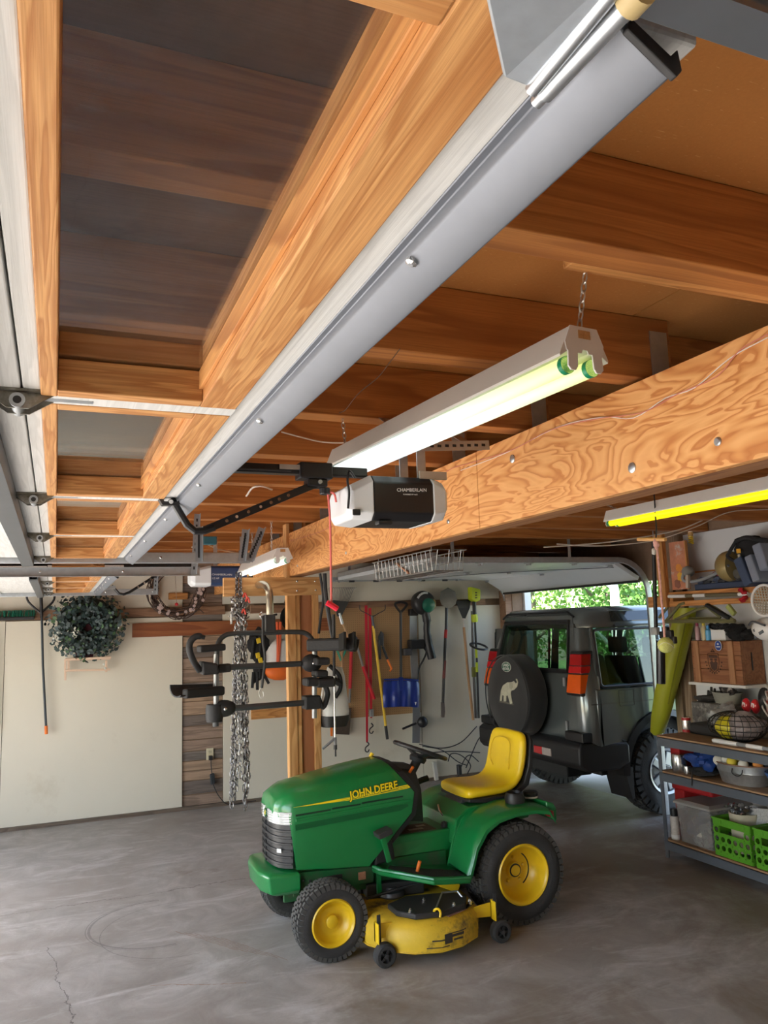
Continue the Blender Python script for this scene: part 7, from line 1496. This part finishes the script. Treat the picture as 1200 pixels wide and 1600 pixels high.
# bulb, olive folding frame, lacrosse head, bike helmet
t = thing('insect_bulb', 'yellow spiral bulb in a white ceiling socket', 'bulb', rX(1079, 852, 5.1))
q = rX(1078, 826, 5.1); MB().lathe([(.028, .03), (.028, 0), (.020, -.01), (.018, -.03)], q, (0,0,1), 16).build('socket', WHITEPL, t, smooth=True)
MB().lathe([(.019, -.03), (.024, -.05), (.022, -.065)], q, (0,0,1), 14).build('base', mat('bulb_base', (.55,.33,.12), .5), t, smooth=True)
MB().tube([q+Vector((.018*math.cos(a), .018*math.sin(a), -.06-a*.0028)) for a in [k*.5 for k in range(52)]], .006, 6).build('spiral', mat('bulb_yellow', (.70,.48,.03), .4), t, smooth=True)
t = thing('olive_frame', 'olive steel folding frame hung below the wall shelf', 'frame', rX(1095, 975, 4.98))
OL = mat('olive_steel', (.17,.165,.075), .5, var=.15)
def of(pts, r=.014, v=4.985): MB().tube([rX(x, y, v) for x, y in pts], r, 6).build('bar', OL, t, smooth=True)
of([(1040, 971), (1148, 970)], .018); of([(1040, 971), (1062, 945), (1070, 942)], .014); of([(1055, 968), (1090, 952), (1110, 948)], .012); of([(1148, 970), (1118, 950), (1105, 944)], .012); of([(1030, 965), (1050, 940)], .013, 5.06); of([(1062, 966), (1125, 966)], .010, 5.05); of([(1100, 945), (1126, 965)], .010, 5.03)
MB().bar(rX(1104, 945, 4.97), rX(1140, 966, 4.97), .05, .03).build('pad', CLB, t, .01); MB().bar(rX(1137, 946, 4.97), rX(1148, 960, 4.97), .03, .04).build('clip', mat('clip_lime', (.35,.40,.12), .5), t, .006)
t = thing('lacrosse_head', 'woven cream sports net at the right edge of the shelf', 'sports net', rX(1190, 965, 4.85))
q = rX(1194, 938, 4.86); MB().ring(q, (-1, -.3, .1), .115, .010, 24, 7, sx=.8).build('rim', WHITEPL, t, smooth=True)
m = MB(); u, v_ = frame(Vector((-1, -.3, .1)))
for k in range(-5, 6):
    h = math.sqrt(max(0, .105**2-(k*.02)**2))
    for a_, b_ in ((u, v_), (v_, u)): m.tube([q+a_*k*.02-b_*h, q+a_*k*.02+Vector((.02, 0, -.01)), q+a_*k*.02+b_*h], .0055, 5)
m.build('mesh_pocket', mat('cord_cream', (.45,.40,.32), .8), t)['kind'] = 'stuff'
t = thing('white_helmet', 'white vented bicycle helmet at the right edge', 'helmet', rX(1190, 1003, 4.9))
q = rX(1204, 983, 4.92); blob(q, .10, .155, .092, .0, 1).build('shell', WHITEPL, t, smooth=True)
for dy, dz in ((.06, .0), (.0, -.02), (.08, -.05), (-.05, .03)): MB().obox(q+Vector((-.104+abs(dz)*.4+abs(dy)*.35, dy, dz)), V(.006,0,0), V(0,.020,-.010), V(0,.004,.010)).build('vent', mat('vent_slate', (.12,.14,.16), .5), t, .003)
MB().tube(curve3([q+Vector((-.06, .14, .035)), q+Vector((-.115, .05, .06)), q+Vector((-.12, -.06, .03))], 6), .008, 6).build('stripe', mat('stripe_slate', (.10,.11,.13), .5), t, smooth=True)
# ---- lime kayak end, black pole, hanging ball
k_ = thing('kayak', 'lime-yellow kayak hanging upright beside the car', 'kayak', rX(1022, 1148, 4.95))
rings = []
for (x, y, hw, dp) in ((1026, 1149, .03, .02), (1027, 1144, .075, .045), (1032, 1120, .095, .065), (1040, 1080, .105, .08), (1051, 1040, .105, .085), (1058, 1010, .105, .085), (1067, 975, .10, .085), (1072, 950, .095, .08)):
    c = rX(x, y, 5.08); rings.append([c+Vector((dp*math.sin(a), hw*math.copysign(abs(math.cos(a))**.8, math.cos(a)), .0)) for a in [2*PI*i/20 for i in range(20)]])
MB().loft(rings).build('hull', mat('kayak_lime', (.36,.38,.02), .45, var=.08, scale=4), k_, smooth=True)
MB().tube(curve3([rX(1074, 960, 4.995), rX(1063, 1010, 4.99), rX(1052, 1060, 4.995), rX(1044, 1100, 5.005)], 5), .006, 6).build('seam', mat('kayak_seam', (.22,.23,.01), .5), k_, smooth=True)
t = thing('black_tube', 'long black tube hanging between the car and the kayak', 'tube', rX(1033, 1068, 4.75))
MB().cyl(rX(1021, 842, 4.75), rX(1025, 985, 4.75), .017).build('rod', BLACK, t, smooth=True); MB().cyl(rX(1021, 843, 4.75), (4.75, rX(1021, 842, 4.75).y, 2.744), .004).build('hanger', STEEL, t); MB().cyl(rX(1032, 1000, 4.72), rX(1033, 1068, 4.72), .038).build('sleeve', mat('sleeve_gloss', (.01,.01,.012), .2), t, smooth=True)
MB().obox(rX(1024, 986, 4.73), V(.02,0,0), V(0,.035,0), V(0,0,.032)).build('clamp', mat('clamp_grey', (.4,.42,.42), .5), t, .005)
for x, y in ((1040, 985), (1047, 990), (1052, 1000), (1036, 992)): MB().obox(rX(x, y, 4.75), V(.02,0,0), V(0,.03,0), V(0,0,.03)).build('reel', BLACK, t, .01)
q = rX(1040, 1008, 3.05); tb_ = thing('ball_on_rope', 'yellow ball hanging on a red and white rope', 'ball', q+Vector((0, 0, -.05)))
MB().ball(q, .0425, n=22, m=16).build('ball', mat('felt_yellow', (.55,.57,.17), .95, var=.25, scale=30, bump=.5, bscale=150), tb_, smooth=True, ang=180)
MB().tube([q+Vector((.043*math.cos(a)*math.cos(.35*math.sin(2*a)), .043*math.sin(a)*math.cos(.35*math.sin(2*a)), .043*math.sin(.35*math.sin(2*a)))) for a in [2*PI*k/36 for k in range(36)]], .0018, 5, closed=True).build('seam', mat('ball_seam', (.7,.7,.5), .8), tb_, smooth=True)
rp_ = [rX(x, y, 3.05) for x, y in ((1026, 843), (1028, 870), (1031, 900), (1034, 940), (1037, 975), (1038.5, 996))]
ro_ = MB().tube(curve3(rp_, 6), .0065, 7).build('rope', mat('rope_pink', (.62,.33,.28), .85, var=.6, scale=60), tb_, smooth=True)
blob(rX(1025, 850, 3.05), .016, .016, .028, .2, 201).build('knot', MATS['rope_pink'], tb_, smooth=True); blob(rX(1022, 862, 3.05), .015, .012, .02, .1, 202).build('loop_end', mat('rope_white', (.6,.57,.5), .8), tb_, smooth=True)
MB().cyl(rX(997, 843, 3.05), rX(1040, 843, 3.05), .010).build('dowel', FIRL['Y'], tb_, smooth=True)
MB().tube(curve3([rX(1025, 842, 3.05), rX(1025.5, 825, 3.05), rX(1024, 805, 3.05), rX(1023, 785, 3.03), (3.05, rX(1023, 785, 3.05).y, 2.50), (3.05, rX(1023, 785, 3.05).y, 2.56)], 5), .004, 6).build('cord', BLACK, tb_, smooth=True)
# red gas can glimpsed by the leg, white plastic bottle
# ---- wires under the ceiling
def wire(lab, pts, r=.003, m=None):
    tag(MB().tube(curve3(pts, 6), r, 5).build('cable', m or MATS['white_wire'], smooth=True), lab, 'cable')
wire('white cable drooping under the joists behind the yellow shop light', [at(x, y, 'Y', 4.6) for x, y in ((850, 855), (920, 850), (980, 843), (1060, 828), (1120, 805), (1200, 790))], .005)
wire('second white cable swagged along the right wall top', [at(x, y, 'Y', 4.5) for x, y in ((870, 850), (930, 853), (1000, 848), (1040, 840), (1090, 822), (1140, 800), (1200, 796))], .004)
wire('pale wire stapled across joists left of the shop light', [at(x, y, 'Z', 2.545) for x, y in ((440, 675), (470, 683), (500, 690), (530, 692), (560, 690))], .003)
wire('thin brown wire looped from a joist to the shop light chain', [at(x, y, 'Z', 2.5490) for x, y in ((625, 545), (610, 565), (590, 590), (560, 615), (540, 640), (530, 645))], .0015, mat('wire_brown', (.12,.07,.04), .6))
wire('white cable hanging behind the opener rail', [at(x, y, 'Z', 2.54) for x, y in ((385, 775), (395, 762), (410, 760), (425, 765))], .005)
wire('white cable over the second opener', [at(x, y, 'Z', 2.542) for x, y in ((300, 855), (320, 850), (340, 858), (360, 862), (385, 866))], .006)
bx_ = at(327, 845, 'Z', 2.52); tag(MB().box(bx_.x-.05, bx_.x+.05, bx_.y-.04, bx_.y+.04, 2.49, 2.55).build('junction_box', mat('box_teal', (.03,.15,.20), .5), bev=.004), 'small blue-green electrical box on a far joist', 'electrical box')
# ================================================================ trees beyond the car bay
TRG = random.Random(31)
LM = [mat('tree_leaf_%d' % i, c, .6, var=.3, scale=3) for i, c in enumerate(((.16,.30,.05), (.09,.21,.035), (.26,.38,.10)))]
for m in LM:
    b = m.node_tree.nodes['Principled BSDF']; b.inputs['Subsurface Weight'].default_value = 0
def tree(name, label, x, y, h, r, trunk_r, tm, n, lm, z0=0.2, group='trees beyond the car bay', lo=.15):
    t = thing(name, label, 'tree', (x, y, -.04), group=group)
    q = [Vector((x+TRG.uniform(-.1, .1)*k, y+TRG.uniform(-.1, .1)*k, -.04+h*.85*k/5)) for k in range(6)]
    MB().tube(q, [trunk_r*(1-.14*k) for k in range(6)], 10).build('trunk', tm, t, smooth=True)
    for k in range(5):
        s = q[1+k % 4]; a = TRG.uniform(0, 6.28); MB().tube([s, s+Vector((math.cos(a)*r*.4, math.sin(a)*r*.4, r*.3)), s+Vector((math.cos(a)*r*.8, math.sin(a)*r*.8, r*.45))], [trunk_r*.35, trunk_r*.22, trunk_r*.1], 6).build('branch', tm, t, smooth=True)
    m = MB()
    cl = [(Vector((x, y, h*lo+TRG.random()*h*(1-lo)))+Vector((TRG.gauss(0, r*.45), TRG.gauss(0, r*.45), 0)), TRG.uniform(.35, .8)) for _ in range(26)]
    def fn(g):
        c, s = g.choice(cl); d = Vector((g.gauss(0, 1), g.gauss(0, 1), g.gauss(0, 1))).normalized(); return c+d*s*g.random()**.4, d
    leaves(m, fn, n, .03, .065, TRG)
    m.build('foliage', lm, t)['kind'] = 'stuff'
BARK = mat('bark_brown', (.10,.08,.06), .9, bump=.8, bscale=20); BIRCH = mat('bark_white', (.62,.62,.58), .8, var=.15, dirt=(.10,.10,.10), dthr=(.62,.68), dscale=5)
BT = at(962, 930, 'X', 9.9)
tree('birch_tree', 'white-barked tree nearest the car bay', BT.x, BT.y, 7, 1.6, .12, BIRCH, 3500, LM[2], lo=.45)
for i, (x, y, h, r, l) in enumerate(((14, 17, 8, 2.4, 0), (15.5, 14.2, 7, 2.2, 1), (13, 20, 7, 2.2, 2), (17, 10.5, 9, 2.6, 1), (18.5, 21, 9, 2.8, 0), (13.2, 11.8, 4.5, 1.6, 0), (21, 16, 10, 3, 2), (12.0, 15.0, 4, 1.5, 1), (16, 25, 8, 2.6, 1))):
    tree('garden_tree', ('leafy green tree beyond the drive, bright mid green', 'leafy green tree beyond the drive, deep green', 'leafy green tree beyond the drive, pale yellow-green')[l], x, y, h, r, .14, BARK, 7000, LM[l], lo=.08)
